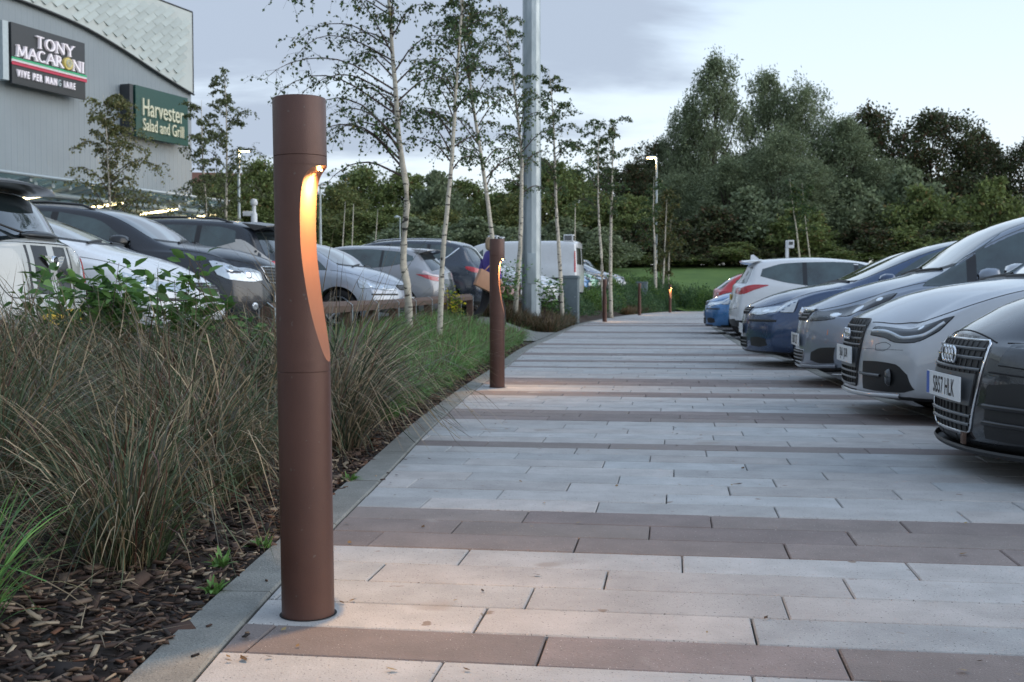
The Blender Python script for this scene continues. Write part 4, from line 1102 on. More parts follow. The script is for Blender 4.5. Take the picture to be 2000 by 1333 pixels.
mb.add(vs, fs); mb.build('splitter', M['black'], c.root, smooth=True, angle=40)
lamp_front(c, [(.10,-.42,.53),(.20,-.62,.52),(.34,-.80,.53),(.52,-.90,.58)], [(.16,-.43,.60),(.27,-.60,.655),(.42,-.74,.705),(.66,-.86,.735)], 'hl_dark', [((.25,-.64,.59),.045,'hl_ref',1.2),((.38,-.76,.62),.055,'hl_clear',1.1)])
c.strip('bonnet_gap', [(.13,.40,.635),(.22,.56,.70),(.5,.70,.80),(.9,.76,.87),(1.25,.78,.92)], M['gap'], 'near', w=.004)
c.strip('bonnet_gap', [(.09,-.35,.645),(.09,0,.665),(.09,.35,.645)], M['gap'], 'near', w=.004, mirror=False)
c.strip('bumper_gap', [(.12,.36,.49),(.2,.6,.485),(.35,.82,.495),(.5,.90,.50)], M['gap'], 'near', w=.004)
c.windscreen(1.32,.74,1.98,.60); c.windscreen(3.75,.66,3.0,.56, name='rear_window', rear=True, bow=.12)
side_glass(c, [([(1.62,.93),(2.2,.935),(2.75,.95)],[(1.85,1.10),(2.2,1.24),(2.75,1.27)]), ([(2.80,.95),(3.1,.97),(3.35,1.0)],[(2.80,1.26),(3.05,1.22),(3.35,1.06)])])
doors(c, [[(1.35,.28),(1.32,.6),(1.45,.90)],[(2.78,.92),(2.85,.6),(2.7,.28)]]); c.mirror_(1.62,.93,DGREY); handles(c, [(2.6,.78)])
mb = MB(); co = c.hit('front',(-.21,.196))[0]; mb.box((co.x-.026,-.235,.172),(co.x-.012,-.195,.225)); mb.build('tape_patch', M['wood'], c.root, bevel=.002)

# ---- 2. silver small hatch with big single-frame grille
sp = dict(L=3.95, W=.87, axles=(.80,3.27), wr=.32, pf=.26, pp=2.5, crown=.045,
  top=[(0,.675),(.06,.715),(.22,.79),(.45,.86),(.75,.915),(1.02,.95),(1.75,1.32),(2.2,1.43),(2.8,1.43),(3.4,1.36),(3.75,1.12),(3.95,.98)],
  sh=[(0,.60),(.25,.70),(.6,.80),(1,.87),(2,.90),(3,.95),(3.95,.9)], hr=[(0,.72),(.5,.78),(1.0,.82),(1.8,.66),(2.4,.64),(3.2,.64),(3.7,.74),(3.95,.78)],
  bot=[(0,.175),(.4,.165),(1,.19),(3.4,.2),(3.95,.28)], nz=[(.14,.02),(.2,.0),(.4,.0),(.55,.015),(.66,.05),(.78,.10),(1,.1)], tz=[(.2,.1),(.5,0),(.9,.04),(1.4,.06)])
c = Car('parked_car', 'silver small hatchback with tall black grille, second car of the right hand row', 'car', sp, SILV, (2.28,7.80,-.03), R(-6), GR_R)
g = frame_grille(c, [(.235,.235),(.255,.25),(.275,.36),(.30,.50),(.305,.62),(.285,.665),(.265,.675)], [.285,.325,.505,.545,.585,.625], ring=.006, fm=M['gblack'], off=.012, panel=(.355,.485))
c.strip('grille_frame', [(-.25,.245),(0,.238),(.25,.245)], M['barmet'], 'front', w=.008, off=.012, mirror=False)
rings_badge(c, .572, r=.033, sp=.046, dx=.024); c.plate('SJ61 JDR', .435, dx=-.024)
lamp_front(c, [(.08,-.39,.575),(.13,-.54,.565),(.19,-.65,.535),(.27,-.745,.54),(.40,-.82,.63)], [(.09,-.39,.63),(.15,-.52,.655),(.22,-.65,.68),(.33,-.75,.705),(.47,-.835,.725)], 'hl_dark', [((.30,-.72,.65),.026,'hl_ref',.7)])
c.strip('lamp_strip', [(.09,-.40,.60),(.13,-.50,.605),(.17,-.58,.59),(.23,-.67,.56),(.30,-.75,.575),(.42,-.825,.68)], M['hl_clear'], 'near', w=.011, off=.0085, mirror=True)
c.patch('air_intake', [(.34,.225),(.5,.22),(.68,.225),(.76,.25)], [(.345,.405),(.5,.41),(.66,.40),(.74,.34)], M['black'], 'front', off=.002, n=14, m=8)
for sg in (-1,1):
    fx = c.fit_front(.60*sg,.315); mb = MB(); mb.lathe([(0,.014),(.038,.012),(.052,.0),(.058,-.01)], axis='x', seg=24, org=(fx-.004,.60*sg,.315)); 
    mb.v = [(2*(fx-.004)-v[0],v[1],v[2]) for v in mb.v]; mb.build('fog_lamp', M['hl_dark'], c.root, smooth=True)
c.strip('intake_blade', [(.30,.325),(.42,.323),(.54,.322)], M['barmet'], 'front', w=.009, off=.014)
c.strip('crease', [(.33,.485),(.5,.487),(.7,.49)], M['gap'], 'front', w=.0012, off=.0004)
c.strip('bonnet_gap', [(.095,.33,.665),(.2,.53,.685),(.42,.72,.715),(.7,.80,.80),(1.05,.81,.90)], M['gap'], 'near', w=.004)
c.strip('washer_cap', [(.1,-.47,.515),(.16,-.53,.525),(.2,-.58,.505),(.16,-.54,.475),(.11,-.47,.48),(.1,-.47,.515)], M['gap'], 'near', w=.0018, off=.0008)
c.strip('lower_lip', [(-.66,.205),(-.4,.195),(0,.192),(.4,.195),(.66,.205)], SILV, 'front', w=.014, off=.022, mirror=False)
c.windscreen(1.02,.76,1.78,.62); c.windscreen(3.8,.68,3.42,.6, name='rear_window', rear=True, bow=.1)
side_glass(c, [([(1.38,.95),(1.9,.95),(2.35,.96)],[(1.62,1.12),(1.95,1.30),(2.35,1.335)]), ([(2.42,.96),(2.9,.98),(3.3,1.03)],[(2.42,1.335),(2.85,1.31),(3.25,1.2)])])
doors(c, [[(1.22,.28),(1.2,.6),(1.3,.93)],[(2.38,.94),(2.42,.6),(2.4,.26)]]); c.mirror_(1.40,.95,SILV)

# ---- 3. grey-blue people carrier
def mpv(label, pm, loc, rz, text):
    sp = dict(L=4.47, W=.90, axles=(.93,3.63), wr=.33, pf=.30, pp=2.4, crown=.05,
      top=[(0,.715),(.06,.745),(.15,.785),(.44,.89),(.79,.975),(1.02,1.025),(1.56,1.38),(1.8,1.48),(2.15,1.56),(2.7,1.62),(3.5,1.60),(4.05,1.50),(4.3,1.15),(4.47,1.0)],
      sh=[(0,.64),(.25,.74),(.6,.83),(1,.90),(2,.93),(3,.96),(4.47,.95)], hr=[(0,.72),(.5,.78),(1.0,.84),(1.6,.74),(2.2,.68),(3,.67),(3.9,.68),(4.47,.78)],
      bot=[(0,.19),(.4,.18),(1,.2),(4,.2),(4.47,.28)], nz=[(.15,.03),(.22,.0),(.4,.0),(.55,.02),(.68,.06),(.8,.12),(1,.12)], tz=[(.2,.1),(.5,0),(.9,.03),(1.5,.05)])
    c = Car('parked_car', label, 'car', sp, pm, loc, rz, GR_R)
    frame_grille(c, [(.21,.60),(.25,.61),(.30,.665),(.315,.69)], [.63,.66], ring=None, off=.010)
    c.strip('chrome_bar', [(-.32,.70),(-.15,.70),(0,.70),(.15,.70),(.32,.70)], M['chrome'], 'front', w=.024, off=.016, mirror=False)
    frame_grille(c, [(.23,.235),(.26,.245),(.30,.33),(.30,.345)], [.265,.295,.325], ring=.004, off=.010)
    disc_on(c, (0,0,.70), .038, M['chrome'], 'badge', c.root, off=.03)
    c.plate(text, .43, dx=-.014)
    lamp_front(c, [(.09,-.34,.60),(.16,-.50,.605),(.30,-.68,.63),(.46,-.79,.69),(.66,-.865,.80)], [(.12,-.34,.66),(.2,-.48,.735),(.34,-.62,.80),(.52,-.74,.855),(.72,-.83,.865)], 'hl_dark', [((.26,-.60,.675),.05,'hl_ref',1.1),((.40,-.72,.745),.062,'hl_ref',1.0),((.58,-.80,.81),.032,'hl_ref',1.0)])
    c.patch('air_intake', [(.42,.26),(.55,.24),(.70,.25)], [(.44,.33),(.58,.375),(.73,.385)], M['black'], 'front', off=.002, n=12, m=6)
    c.strip('lower_lip', [(-.7,.225),(-.4,.205),(0,.20),(.4,.205),(.7,.225)], pm, 'front', w=.016, off=.016, mirror=False)
    c.strip('bonnet_gap', [(.08,.30,.70),(.2,.44,.765),(.5,.66,.87),(.8,.78,.93),(1.0,.80,.96)], M['gap'], 'near', w=.0035)
    c.strip('reflection_mark', [(.205,-.625,.53),(.205,-.625,.50),(.205,-.625,.485)], M['amber'], 'near', w=.0035, mirror=False, n=5)
    c.windscreen(1.05,.80,2.05,.66, bow=.20); c.windscreen(4.32,.7,4.1,.64, name='rear_window', rear=True, bow=.08)
    side_glass(c, [([(.93,.905),(1.1,.905),(1.28,.91)],[(.98,.95),(1.12,1.02),(1.30,1.15)]), ([(1.36,.915),(1.9,.93),(2.35,.94)],[(1.38,1.20),(1.75,1.42),(2.35,1.52)]), ([(2.43,.94),(2.9,.95),(3.4,.97)],[(2.43,1.525),(2.9,1.53),(3.4,1.51)]), ([(3.47,.98),(3.8,1.0),(4.05,1.05)],[(3.47,1.50),(3.8,1.47),(4.0,1.3)])])
    doors(c, [[(1.28,.3),(1.25,.6),(1.33,.91)],[(2.39,.94),(2.42,.6),(2.38,.26)],[(3.43,.96),(3.5,.6),(3.3,.28)]]); c.mirror_(1.42,.935,pm); handles(c, [(2.25,.82),(3.3,.84)])
    return c
mpv('tall grey blue people carrier with chrome grille bar, third car of the right hand row', BLUES, (2.60,10.5,-.03), R(-7), 'BD07 LZF')

# ---- hatchbacks with a generic nose
def hatch(label, pm, loc, rz, text=None, sc_=1.0, lamp='hl_clear', sub=2, group=GR_R, top=None, wagon=False, H=1.47, rear_face=False, lampmat='hl_clear', arch=True, lower=None, W=.89, sh=None, grille=True, noseblack=False, ws=(1.03,2.02)):
    L = 4.34
    tp = top or [(0,.70),(.05,.735),(.11,.765),(.28,.835),(.52,.895),(.76,.94),(1.0,.975),(1.97,H-.11),(2.4,H-.02),(2.9,H),(3.5,H-.05),(3.9,H-.20),(4.2,1.06),(L,.98)]
    sp = dict(L=L, W=W, axles=(.86,3.50), wr=.32, pf=.28, pp=2.4, crown=.045, top=tp, sub=sub, arch=arch,
      sh=sh or [(0,.63),(.25,.74),(.6,.83),(1,.89),(2,.92),(3,.96),(L,.93)], hr=[(0,.74),(.5,.79),(1.0,.83),(1.9,.68),(2.4,.66),(3.4,.66),(4.0,.72),(L,.80)],
      bot=[(0,.19),(.4,.18),(1,.2),(3.8,.2),(L,.28)], nz=[(.15,.03),(.25,.0),(.45,.0),(.6,.02),(.7,.06),(.82,.10),(1,.1)], tz=[(.2,.1),(.5,0),(.9,.04),(1.4,.06)])
    c = Car('parked_car', label, 'car', sp, pm, loc, rz, group)
    frame_grille(c, [(.20,.62),(.26,.625),(.30,.69),(.30,.70)], [.65,.675], ring=.004 if not noseblack else None, fm=M['black'], off=.008)
    frame_grille(c, [(.28,.24),(.32,.25),(.34,.33),(.33,.36)], [.28,.315], ring=None, off=.008)
    disc_on(c, (.02,0,.725), .035, M['chrome'], 'badge', c.root, off=.012, asp=1.6)
    c.plate(text, .455, dx=-.012)
    lamp_front(c, [(.09,-.38,.62),(.16,-.54,.61),(.30,-.70,.62),(.50,-.82,.64)], [(.11,-.38,.69),(.2,-.52,.735),(.36,-.68,.76),(.56,-.80,.775)], lampmat, [((.22,-.58,.67),.042,'hl_ref',1.1),((.38,-.72,.69),.045,'hl_ref',1.0)])
    c.patch('air_intake', [(.44,.27),(.6,.26),(.72,.28)], [(.44,.36),(.6,.37),(.71,.35)], M['black'], 'front', off=.002, n=10, m=5)
    c.strip('bumper_strip', [(.34,.55),(.55,.55),(.80,.55)], M['black'], 'front', w=.014, off=.004)
    c.strip('bonnet_gap', [(.09,.33,.71),(.2,.50,.755),(.5,.70,.83),(.8,.78,.89),(1.0,.80,.92)], M['gap'], 'near', w=.0035)
    c.windscreen(ws[0],.78,ws[1],.64, bow=.18); c.windscreen(4.22,.7,3.82,.6, name='rear_window', rear=True, bow=.1)
    if ws[0] < 1: side_glass(c, [([(1.05,.93),(1.2,.93),(1.35,.93)],[(1.12,1.0),(1.22,1.08),(1.37,1.17)])])
    side_glass(c, [([(1.42,.93),(1.9,.935),(2.35,.945)],[(1.62,1.08),(1.95,1.27),(2.35,H-.10)]), ([(2.42,.95),(2.85,.96),(3.2,.98)],[(2.42,H-.10),(2.85,H-.10),(3.2,H-.13)]), ([(3.27,.985),(3.45,1.0),(3.75,1.06)],[(3.27,H-.14),(3.45,H-.16),(3.72,1.20)])])
    doors(c, [[(1.25,.3),(1.22,.6),(1.34,.92)],[(2.385,.94),(2.42,.6),(2.38,.26)],[(3.235,.97),(3.3,.7),(3.1,.3)]]); c.mirror_(1.46,.94,pm); handles(c, [(2.22,.83),(3.12,.85)])
    rear_generic(c, None)
    return c
def rear_generic(c, text=None, lamps=None, zp=.62, wide=False):
    L = c.L
    A, B = lamps or ([(L-.03,-.56,.80),(L-.1,-.72,.80),(L-.26,-.84,.82),(L-.42,-.88,.90)], [(L-.04,-.56,.93),(L-.1,-.71,.95),(L-.26,-.82,.97),(L-.42,-.87,.96)])
    ps = c.patch('tail_light', A, B, M['red'], 'near', off=.005, n=14, m=7)
    for sg, p in zip((1,-1), ps):
        mid = [(a+b)/2 for a, b in zip(catm(A,5)[1], catm(B,5)[1])]
        disc_on(c, (mid[0],mid[1]*sg,mid[2]), .028, M['redw'], 'reflector', p, off=.008, asp=1.8)
    if text is not None: c.plate(text, zp, rear=True)
    c.strip('tailgate_gap', [(-.72,.60),(-.4,.575),(0,.57),(.4,.575),(.72,.60)], M['gap'], 'rear', w=.004, off=.001, mirror=False)
    c.patch('rear_bumper_insert', [(-.62,.29),(-.3,.27),(0,.265),(.3,.27),(.62,.29)], [(-.6,.40),(-.3,.39),(0,.385),(.3,.39),(.6,.40)], M['black'], 'rear', off=.004, n=12, m=5, mirror=False)
hatch('dark navy blue hatchback with clear headlights, fourth car of the right hand row', NAVY, (2.66,13.3,-.03), R(-7.5), '')
hatch('dark grey hatchback parked directly behind the navy one, only its windscreen and roof showing', paint('mid_grey_paint',(.10,.105,.115)), (3.30,16.05,-.03), R(-8), '', H=1.50)
hatch('bright blue hatchback nose, beyond the white estate at the far end of the row', SKYB, (4.05,24.2,-.03), R(-10), '', sub=1, noseblack=True)
hatch('silver car at the far end of the right hand row, behind the white estate tail', SGREY, (4.75,27.2,-.03), R(-10), '', sub=1)

# ---- white estate, tail to the path
def estate(label, pm, loc, rz):
    L = 4.56; H = 1.53
    sp = dict(L=L, W=.90, axles=(.90,3.60), wr=.32, pf=.28, pr=.16, crown=.05, cladz=.36,
      top=[(0,.72),(.11,.77),(.5,.90),(1.0,.98),(1.95,1.40),(2.5,1.49),(3.1,H),(3.9,H-.03),(4.22,H-.10),(4.42,1.12),(L,1.02)],
      sh=[(0,.64),(.25,.74),(.6,.83),(1,.89),(2,.93),(3,.98),(L,1.0)], hr=[(0,.74),(.5,.79),(1.0,.83),(1.9,.69),(2.4,.67),(3.4,.66),(4.2,.66),(4.45,.76),(L,.80)],
      bot=[(0,.19),(.4,.18),(1,.2),(3.8,.22),(L,.26)], nz=[(.15,.03),(.25,.0),(.45,.0),(.6,.02),(.7,.06),(.82,.10),(1,.1)], tz=[(.2,.08),(.45,0),(.7,.03),(1.0,.08),(1.5,.10)])
    c = Car('parked_car', label, 'car', sp, pm, loc, rz, GR_R)
    c.windscreen(1.03,.78,1.98,.64, bow=.18); c.windscreen(4.43,.72,4.24,.60, name='rear_window', rear=True, bow=.16)
    # spoiler lip over the glass
    mb = MB(); vs = []
    for i in range(13):
        t = -1+2*i/12; y = t*.56; x = 4.34-.06*t*t; z = 1.475-.035*t*t
        vs += [(x-.32,y,z+.028),(x,y,z+.0),(x+.015,y,z-.012),(x-.10,y,z-.03)]
    fs = [(i*4+k,i*4+(k+1)%4,(i+1)*4+(k+1)%4,(i+1)*4+k) for i in range(12) for k in range(4)]; fs += [(0,1,2,3),(51,50,49,48)]
    mb.add(vs, fs); mb.build('roof_spoiler', pm, c.root, smooth=True, angle=45)
    mb = MB(); mb.add([(3.98,-.006,1.49),(3.98,.006,1.49),(4.16,.012,1.475),(4.16,-.012,1.475),(4.15,0,1.58),(4.10,0,1.585)], [(0,1,5),(0,5,4,3),(1,2,4,5),(2,3,4),(0,3,2,1)]); mb.build('roof_aerial', pm, c.root)
    side_glass(c, [([(1.45,.95),(1.9,.955),(2.3,.965)],[(1.65,1.10),(1.95,1.29),(2.3,1.40)]), ([(2.38,.97),(2.8,.985),(3.2,1.0)],[(2.38,1.41),(2.8,1.425),(3.2,1.42)]), ([(3.28,1.01),(3.6,1.06),(4.02,1.17)],[(3.28,1.42),(3.6,1.40),(3.98,1.30)])])
    doors(c, [[(1.25,.3),(1.22,.6),(1.34,.92)],[(2.34,.96),(2.38,.6),(2.34,.26)],[(3.24,1.0),(3.3,.7),(3.1,.3)]]); c.mirror_(1.5,.96,pm)
    rear_generic(c, '', lamps=([(L-.06,-.50,.88),(L-.09,-.66,.86),(L-.22,-.82,.85),(L-.42,-.885,.93),(L-.66,-.90,1.015)], [(L-.10,-.50,.97),(L-.13,-.66,1.01),(L-.26,-.80,1.05),(L-.42,-.87,1.055),(L-.68,-.89,1.035)]), zp=.80)
    frame_grille(c, [(.2,.62),(.28,.63),(.3,.70)], [.65], off=.008); c.plate('', .455)
    lamp_front(c, [(.09,-.38,.62),(.30,-.70,.62),(.50,-.82,.64)], [(.11,-.38,.69),(.36,-.68,.76),(.56,-.80,.775)], 'hl_clear')
    return c
a = R(-8.5)
def tail_to(L, rearpt, ang):   # location/rotation so that the TAIL centre sits at rearpt, nose pointing away along +ang
    d = Vector((math.cos(ang), math.sin(ang))); p = Vector(rearpt[:2])+d*L; return (p.x,p.y,rearpt[2]), ang+math.pi
loc, rz = tail_to(4.56, (4.05,21.5,-.03), R(-8.5))
estate('white estate car parked tail first to the path, with red tail lights and roof aerial', WHITE, loc, rz)
loc, rz = tail_to(4.34, (5.25,30.2,-.03), R(-10))
c = hatch('red hatchback at the far end of the right hand row, only its tail showing', REDP, loc, rz, '', sub=1)

# ---------------- left row
def gl(x,y): return zleft(x,y)
# ---- pale hatch with black stripes, tail to the camera
def stripe_hatch():
    L = 3.72; H = 1.41
    sp = dict(L=L, W=.84, axles=(.70,3.17), wr=.31, pf=.2, pr=.20, pp=2.6, crown=.05,
      top=[(0,.80),(.3,.90),(.9,.97),(1.6,1.36),(2.2,H),(2.9,H-.01),(3.22,H-.05),(3.42,1.22),(3.58,1.02),(L,.965)],
      sh=[(0,.7),(.5,.84),(1,.9),(2,.92),(3,.935),(3.5,.955),(L,.93)], hr=[(0,.74),(.9,.84),(1.6,.74),(3.2,.72),(3.5,.76),(L,.82)],
      bot=[(0,.2),(.4,.18),(3.3,.2),(L,.24)], nz=[(.2,.0),(.7,.05),(1,.1)], tz=[(.2,.10),(.42,-.02),(.56,-.015),(.62,.045),(.80,.05),(.95,.09),(1.4,.10)])
    loc, rz = tail_to(L, (-3.16,8.05,gl(-3.3,8.05)), R(180-8))
    c = Car('parked_car', 'off white hatchback with two black tailgate stripes', 'car', sp, PEPPER, loc, rz, GR_L)
    c.windscreen(3.58,.80,3.26,.70, name='rear_window', rear=True, bow=.11)
    # black roof skin
    c.patch('roof_panel', [(1.65,y*.60) for y in np.linspace(-1,1,7)], [(3.24,y*.60) for y in np.linspace(-1,1,7)], M['gblack'], 'top', off=.004, n=14, m=14)
    mb = MB(); vs = []; n_ = 16
    for i in range(n_+1):
        t = -1+2*i/n_; y = t*.62; x = 3.46-.13*abs(t)**2.5; z = 1.395-.03*t*t; th = .045*(1-abs(t)**4*.7)
        vs += [(x-.34,y,z+.028),(x-.10,y,z+.014),(x,y,z-.012),(x+.004,y,z-.028),(x-.06,y,z-.012-th),(x-.22,y,z-.02-th)]
    fs = [(i*6+k,i*6+(k+1)%6,(i+1)*6+(k+1)%6,(i+1)*6+k) for i in range(n_) for k in range(6)]; fs += [tuple(range(6)), tuple(n_*6+k for k in range(6))[::-1]]
    mb.add(vs, fs); mb.build('roof_spoiler', M['gblack'], c.root, smooth=True, angle=50)
    def stripe(y0, y1, nm, mt, off): c.patch(nm, [(y0,.60),(y0,.75),(y0,.935)], [(y1,.60),(y1,.75),(y1,.935)], mt, 'rear', off=off, n=14, m=4, mirror=False, depth=.004)
    for sg in (-1,1):
        stripe(sg*.045, sg*.215, 'stripe', M['gblack'], .0016); stripe(sg*.262, sg*.285, 'stripe_edge', M['gblack'], .0016)
    # winged badge
    co = c.hit('rear',(0,.825))[0]; mb = MB(); bx = co.x+.014
    mb.lathe([(0,.010),(.030,.008),(.036,.012),(.042,.006),(.044,-.01)], axis='x', seg=28, org=(bx,0,.825))
    bd = mb.build('badge', M['chrome'], c.root, smooth=True, angle=40)
    for sg in (-1,1):
        mb = MB(); outl = [(.040,.030),(.085,.042),(.128,.040),(.118,.018),(.100,-.006),(.080,-.026),(.058,-.040),(.034,-.036)]
        vs = [(bx+.004,sg*y,.825+z) for y,z in outl]+[(bx-.012,sg*y,.825+z) for y,z in outl]; k = len(outl)
        fs = [tuple(range(k)) if sg > 0 else tuple(range(k))[::-1]]+[(i,(i+1)%k,k+(i+1)%k,k+i) for i in range(k)]
        mb.add(vs, fs)
        for q in range(3): mb.tube([(bx+.006,sg*.044,.825+.024-q*.022),(bx+.006,sg*(.118-q*.018),.825+.028-q*.022)], .0028, 5)
        mb.build('badge_wing', M['chrome'], bd)
    mb = MB(); mb.lathe([(0,.0135),(.018,.013),(.024,.010)], axis='x', seg=24, org=(bx,0,.825)); mb.build('badge_centre', M['gblack'], bd, smooth=True)
    # wiper with its motor cover at the foot of the glass
    mb = MB(); co = c.hit('rear',(.0,1.00))[0]; vs = []
    prof = [(-.24,.014),(-.18,.042),(-.06,.060),(.06,.062),(.18,.042),(.24,.014)]
    for (y,r) in prof:
        for k in range(12):
            a = 2*math.pi*k/12; vs.append((co.x+.012+r*.9*math.cos(a), y, 1.005+r*.62*math.sin(a)))
    fs = [(i*12+k,i*12+(k+1)%12,(i+1)*12+(k+1)%12,(i+1)*12+k) for i in range(len(prof)-1) for k in range(12)]+[tuple(range(12)), tuple((len(prof)-1)*12+k for k in range(12))[::-1]]
    mb.add(vs, fs); wc = mb.build('wiper_cover', M['gblack'], c.root, smooth=True)
    mb = MB(); P = [c.hit('top',(x,y))[0] for x,y in [(3.56,-.12),(3.50,-.22),(3.44,-.33),(3.38,-.42)]]; mb.tube([(p.x+.022,p.y,p.z+.014) for p in P], [.010,.009,.007,.005], 6); mb.build('wiper', M['black'], wc, smooth=True)
    c.patch('tail_light', [(L-.09,-.70,.70),(L-.13,-.745,.70),(L-.20,-.79,.71)], [(L-.11,-.695,.91),(L-.15,-.735,.92),(L-.22,-.775,.93)], M['red'], 'near', off=.008, n=8, m=12)
    c.strip('tailgate_gap', [(-.66,.935),(-.45,.575),(0,.572),(.45,.575),(.66,.935)], M['gap'], 'rear', w=.004, off=.001, mirror=False, n=50)
    c.strip('tailgate_seam', [(-.66,.948),(-.3,.952),(0,.953),(.3,.952),(.66,.948)], M['gap'], 'rear', w=.004, off=.001, mirror=False)
    c.plate('', .44, rear=True)
    side_glass(c, [([(1.5,.95),(1.9,.955),(2.35,.96)],[(1.62,1.26),(1.95,1.30),(2.35,1.31)]), ([(2.42,.96),(2.9,.965),(3.3,.98)],[(2.42,1.31),(2.9,1.31),(3.25,1.29)])], mat='glass')
    lamp_front(c, [(.15,-.45,.62),(.3,-.6,.6)], [(.2,-.45,.78),(.34,-.6,.78)], 'hl_clear', cut=False)
    return c
stripe_hatch()
def left_nose(label, pm, x, y, rz, **kw): return hatch(label, pm, (x,y,gl(x-1,y)), R(180+rz), '', group=GR_L, **kw)
left_nose('white hatchback nose behind the leafy shrubs, second car of the left row', WHITE, -2.74, 10.6, -3, H=1.50,
  top=[(0,.68),(.06,.74),(.15,.79),(.36,.88),(.6,.95),(.86,1.01),(1.6,1.30),(2.1,1.44),(2.9,1.48),(3.5,1.43),(3.9,1.3),(4.2,1.06),(4.34,.98)])
# ---- dark crossover (nose)
def suv(label, pm, loc, rz, group=GR_L, nose=True, sub=2, H=1.63, L=4.32, text='', bev=False):
    sp = dict(L=L, W=.90, axles=(.87,3.50), wr=.36, pf=.28, pr=.2, crown=.05, sub=sub, cladz=.36,
      top=[(0,.93),(.07,.985),(.25,1.05),(.5,1.11),(.8,1.145),(1.02,1.17),(1.7,1.51),(2.1,1.59),(2.7,H),(3.4,1.60),(3.95,1.50),(4.2,1.20),(L,1.06)],
      sh=[(0,.84),(.25,.93),(.6,1.0),(1,1.045),(2,1.07),(3,1.12),(L,1.02)], hr=[(0,.74),(.5,.79),(1.0,.84),(1.8,.71),(2.4,.69),(3.6,.67),(4.05,.72),(L,.82)],
      bot=[(0,.24),(.4,.22),(1,.25),(3.8,.25),(L,.32)], nz=[(.2,.03),(.3,.0),(.6,.0),(.8,.03),(.95,.08),(1.1,.12)], tz=[(.25,.1),(.5,0),(.9,.03),(1.6,.06)])
    c = Car('parked_car', label, 'car', sp, pm, loc, rz, group)
    frame_grille(c, [(.26,.72),(.32,.74),(.36,.84),(.36,.90)], [.76,.795,.83,.865], ring=.008, off=.012)
    frame_grille(c, [(.4,.34),(.45,.36),(.42,.48)], [.40,.44], off=.008)
    disc_on(c, (0,0,.82), .055, M['chrome'], 'badge', c.root, off=.02); c.plate(text, .56)
    lamp_front(c, [(.10,-.42,.745),(.19,-.58,.725),(.32,-.73,.73),(.47,-.82,.80)], [(.12,-.42,.83),(.22,-.57,.90),(.38,-.72,.945),(.56,-.825,.95)], 'hl_clear', [((.22,-.59,.80),.05,'hl_ref',1.0),((.38,-.74,.85),.055,'hl_ref',1.0)])
    for sg in (-1,1): disc_on(c, (.16,.56*sg,.46), .045, M['hl_clear'], 'fog_lamp', c.root, off=.01)
    c.strip('bonnet_gap', [(.12,.35,.92),(.25,.52,.97),(.5,.72,1.03),(.8,.79,1.07),(1.0,.81,1.09)], M['gap'], 'near', w=.0035)
    c.windscreen(1.05,.80,1.75,.67, bow=.18); c.windscreen(4.18,.7,3.98,.62, name='rear_window', rear=True, bow=.1)
    side_glass(c, [([(1.42,1.09),(1.9,1.10),(2.3,1.11)],[(1.55,1.22),(1.85,1.41),(2.3,1.50)]), ([(2.38,1.11),(2.8,1.12),(3.15,1.15)],[(2.38,1.505),(2.8,1.51),(3.15,1.50)]), ([(3.22,1.16),(3.45,1.20),(3.7,1.27)],[(3.22,1.495),(3.45,1.48),(3.68,1.42)])])
    doors(c, [[(1.28,.36),(1.25,.7),(1.36,1.07)],[(2.34,1.11),(2.38,.7),(2.34,.34)],[(3.19,1.15),(3.3,.8),(3.1,.36)]]); c.mirror_(1.48,1.10,M['gblack'],1.15); handles(c, [(2.18,.98),(3.05,1.0)])
    for sg in (-1,1):
        mb = MB(); P = [c.hit('top',(x,sg*.58*c.W*1.0))[0] for x in (1.95,2.1,2.5,3.0,3.4,3.6)]; mb.tube([(p.x,p.y,p.z+(.035 if 0<i<5 else 0)) for i,p in enumerate(P)], .014, 8); mb.build('roof_rail', M['alloy'] if bev else M['gblack'], c.root, smooth=True)
    rear_generic(c, '', lamps=([(L-.05,-.52,.93),(L-.10,-.70,.92),(L-.26,-.82,.93),(L-.42,-.87,1.0)], [(L-.08,-.52,1.04),(L-.12,-.69,1.07),(L-.26,-.81,1.08),(L-.44,-.86,1.06)]), zp=.78)
    return c
suv('black crossover with clear headlight, its nose towards the foreground bollard', BLACKP, (-2.66,13.2,gl(-4,13.2)), R(180-4))
# ---- beige two-tone crossover tail
loc, rz = tail_to(4.32, (-2.98,15.9,gl(-4,15.9)), R(180-5))
c = suv('cream car with black roof and black window pillars, tail behind the foreground bollard', BLACKP, loc, rz)
c.patch('quarter_panel', [(3.10,.62),(3.5,.62),(3.8,.62),(4.22,.64)], [(3.12,1.125),(3.42,1.21),(3.72,1.31),(4.16,1.02)], BEIGE, 'side', off=.003, n=18, m=8)
c.patch('tailgate_panel', [(-.84,.62),(0,.6),(.84,.62)], [(-.80,1.0),(0,1.03),(.80,1.0)], BEIGE, 'rear', off=.003, n=18, m=8, mirror=False)
L = 4.32
c.patch('tail_light', [(L-.05,-.52,.93),(L-.10,-.70,.92),(L-.26,-.82,.93),(L-.46,-.87,1.0)], [(L-.08,-.52,1.04),(L-.12,-.69,1.07),(L-.26,-.81,1.09),(L-.48,-.86,1.06)], M['red'], 'near', off=.009, n=14, m=7)
mb = MB(); vs = []; n_ = 14
for i in range(n_+1):
    t = -1+2*i/n_; y = t*.60; x = 4.20-.12*abs(t)**2.5; z = 1.555-.035*t*t
    vs += [(x-.34,y,z+.015),(x,y,z-.03),(x,y,z-.045),(x-.16,y,z-.09)]
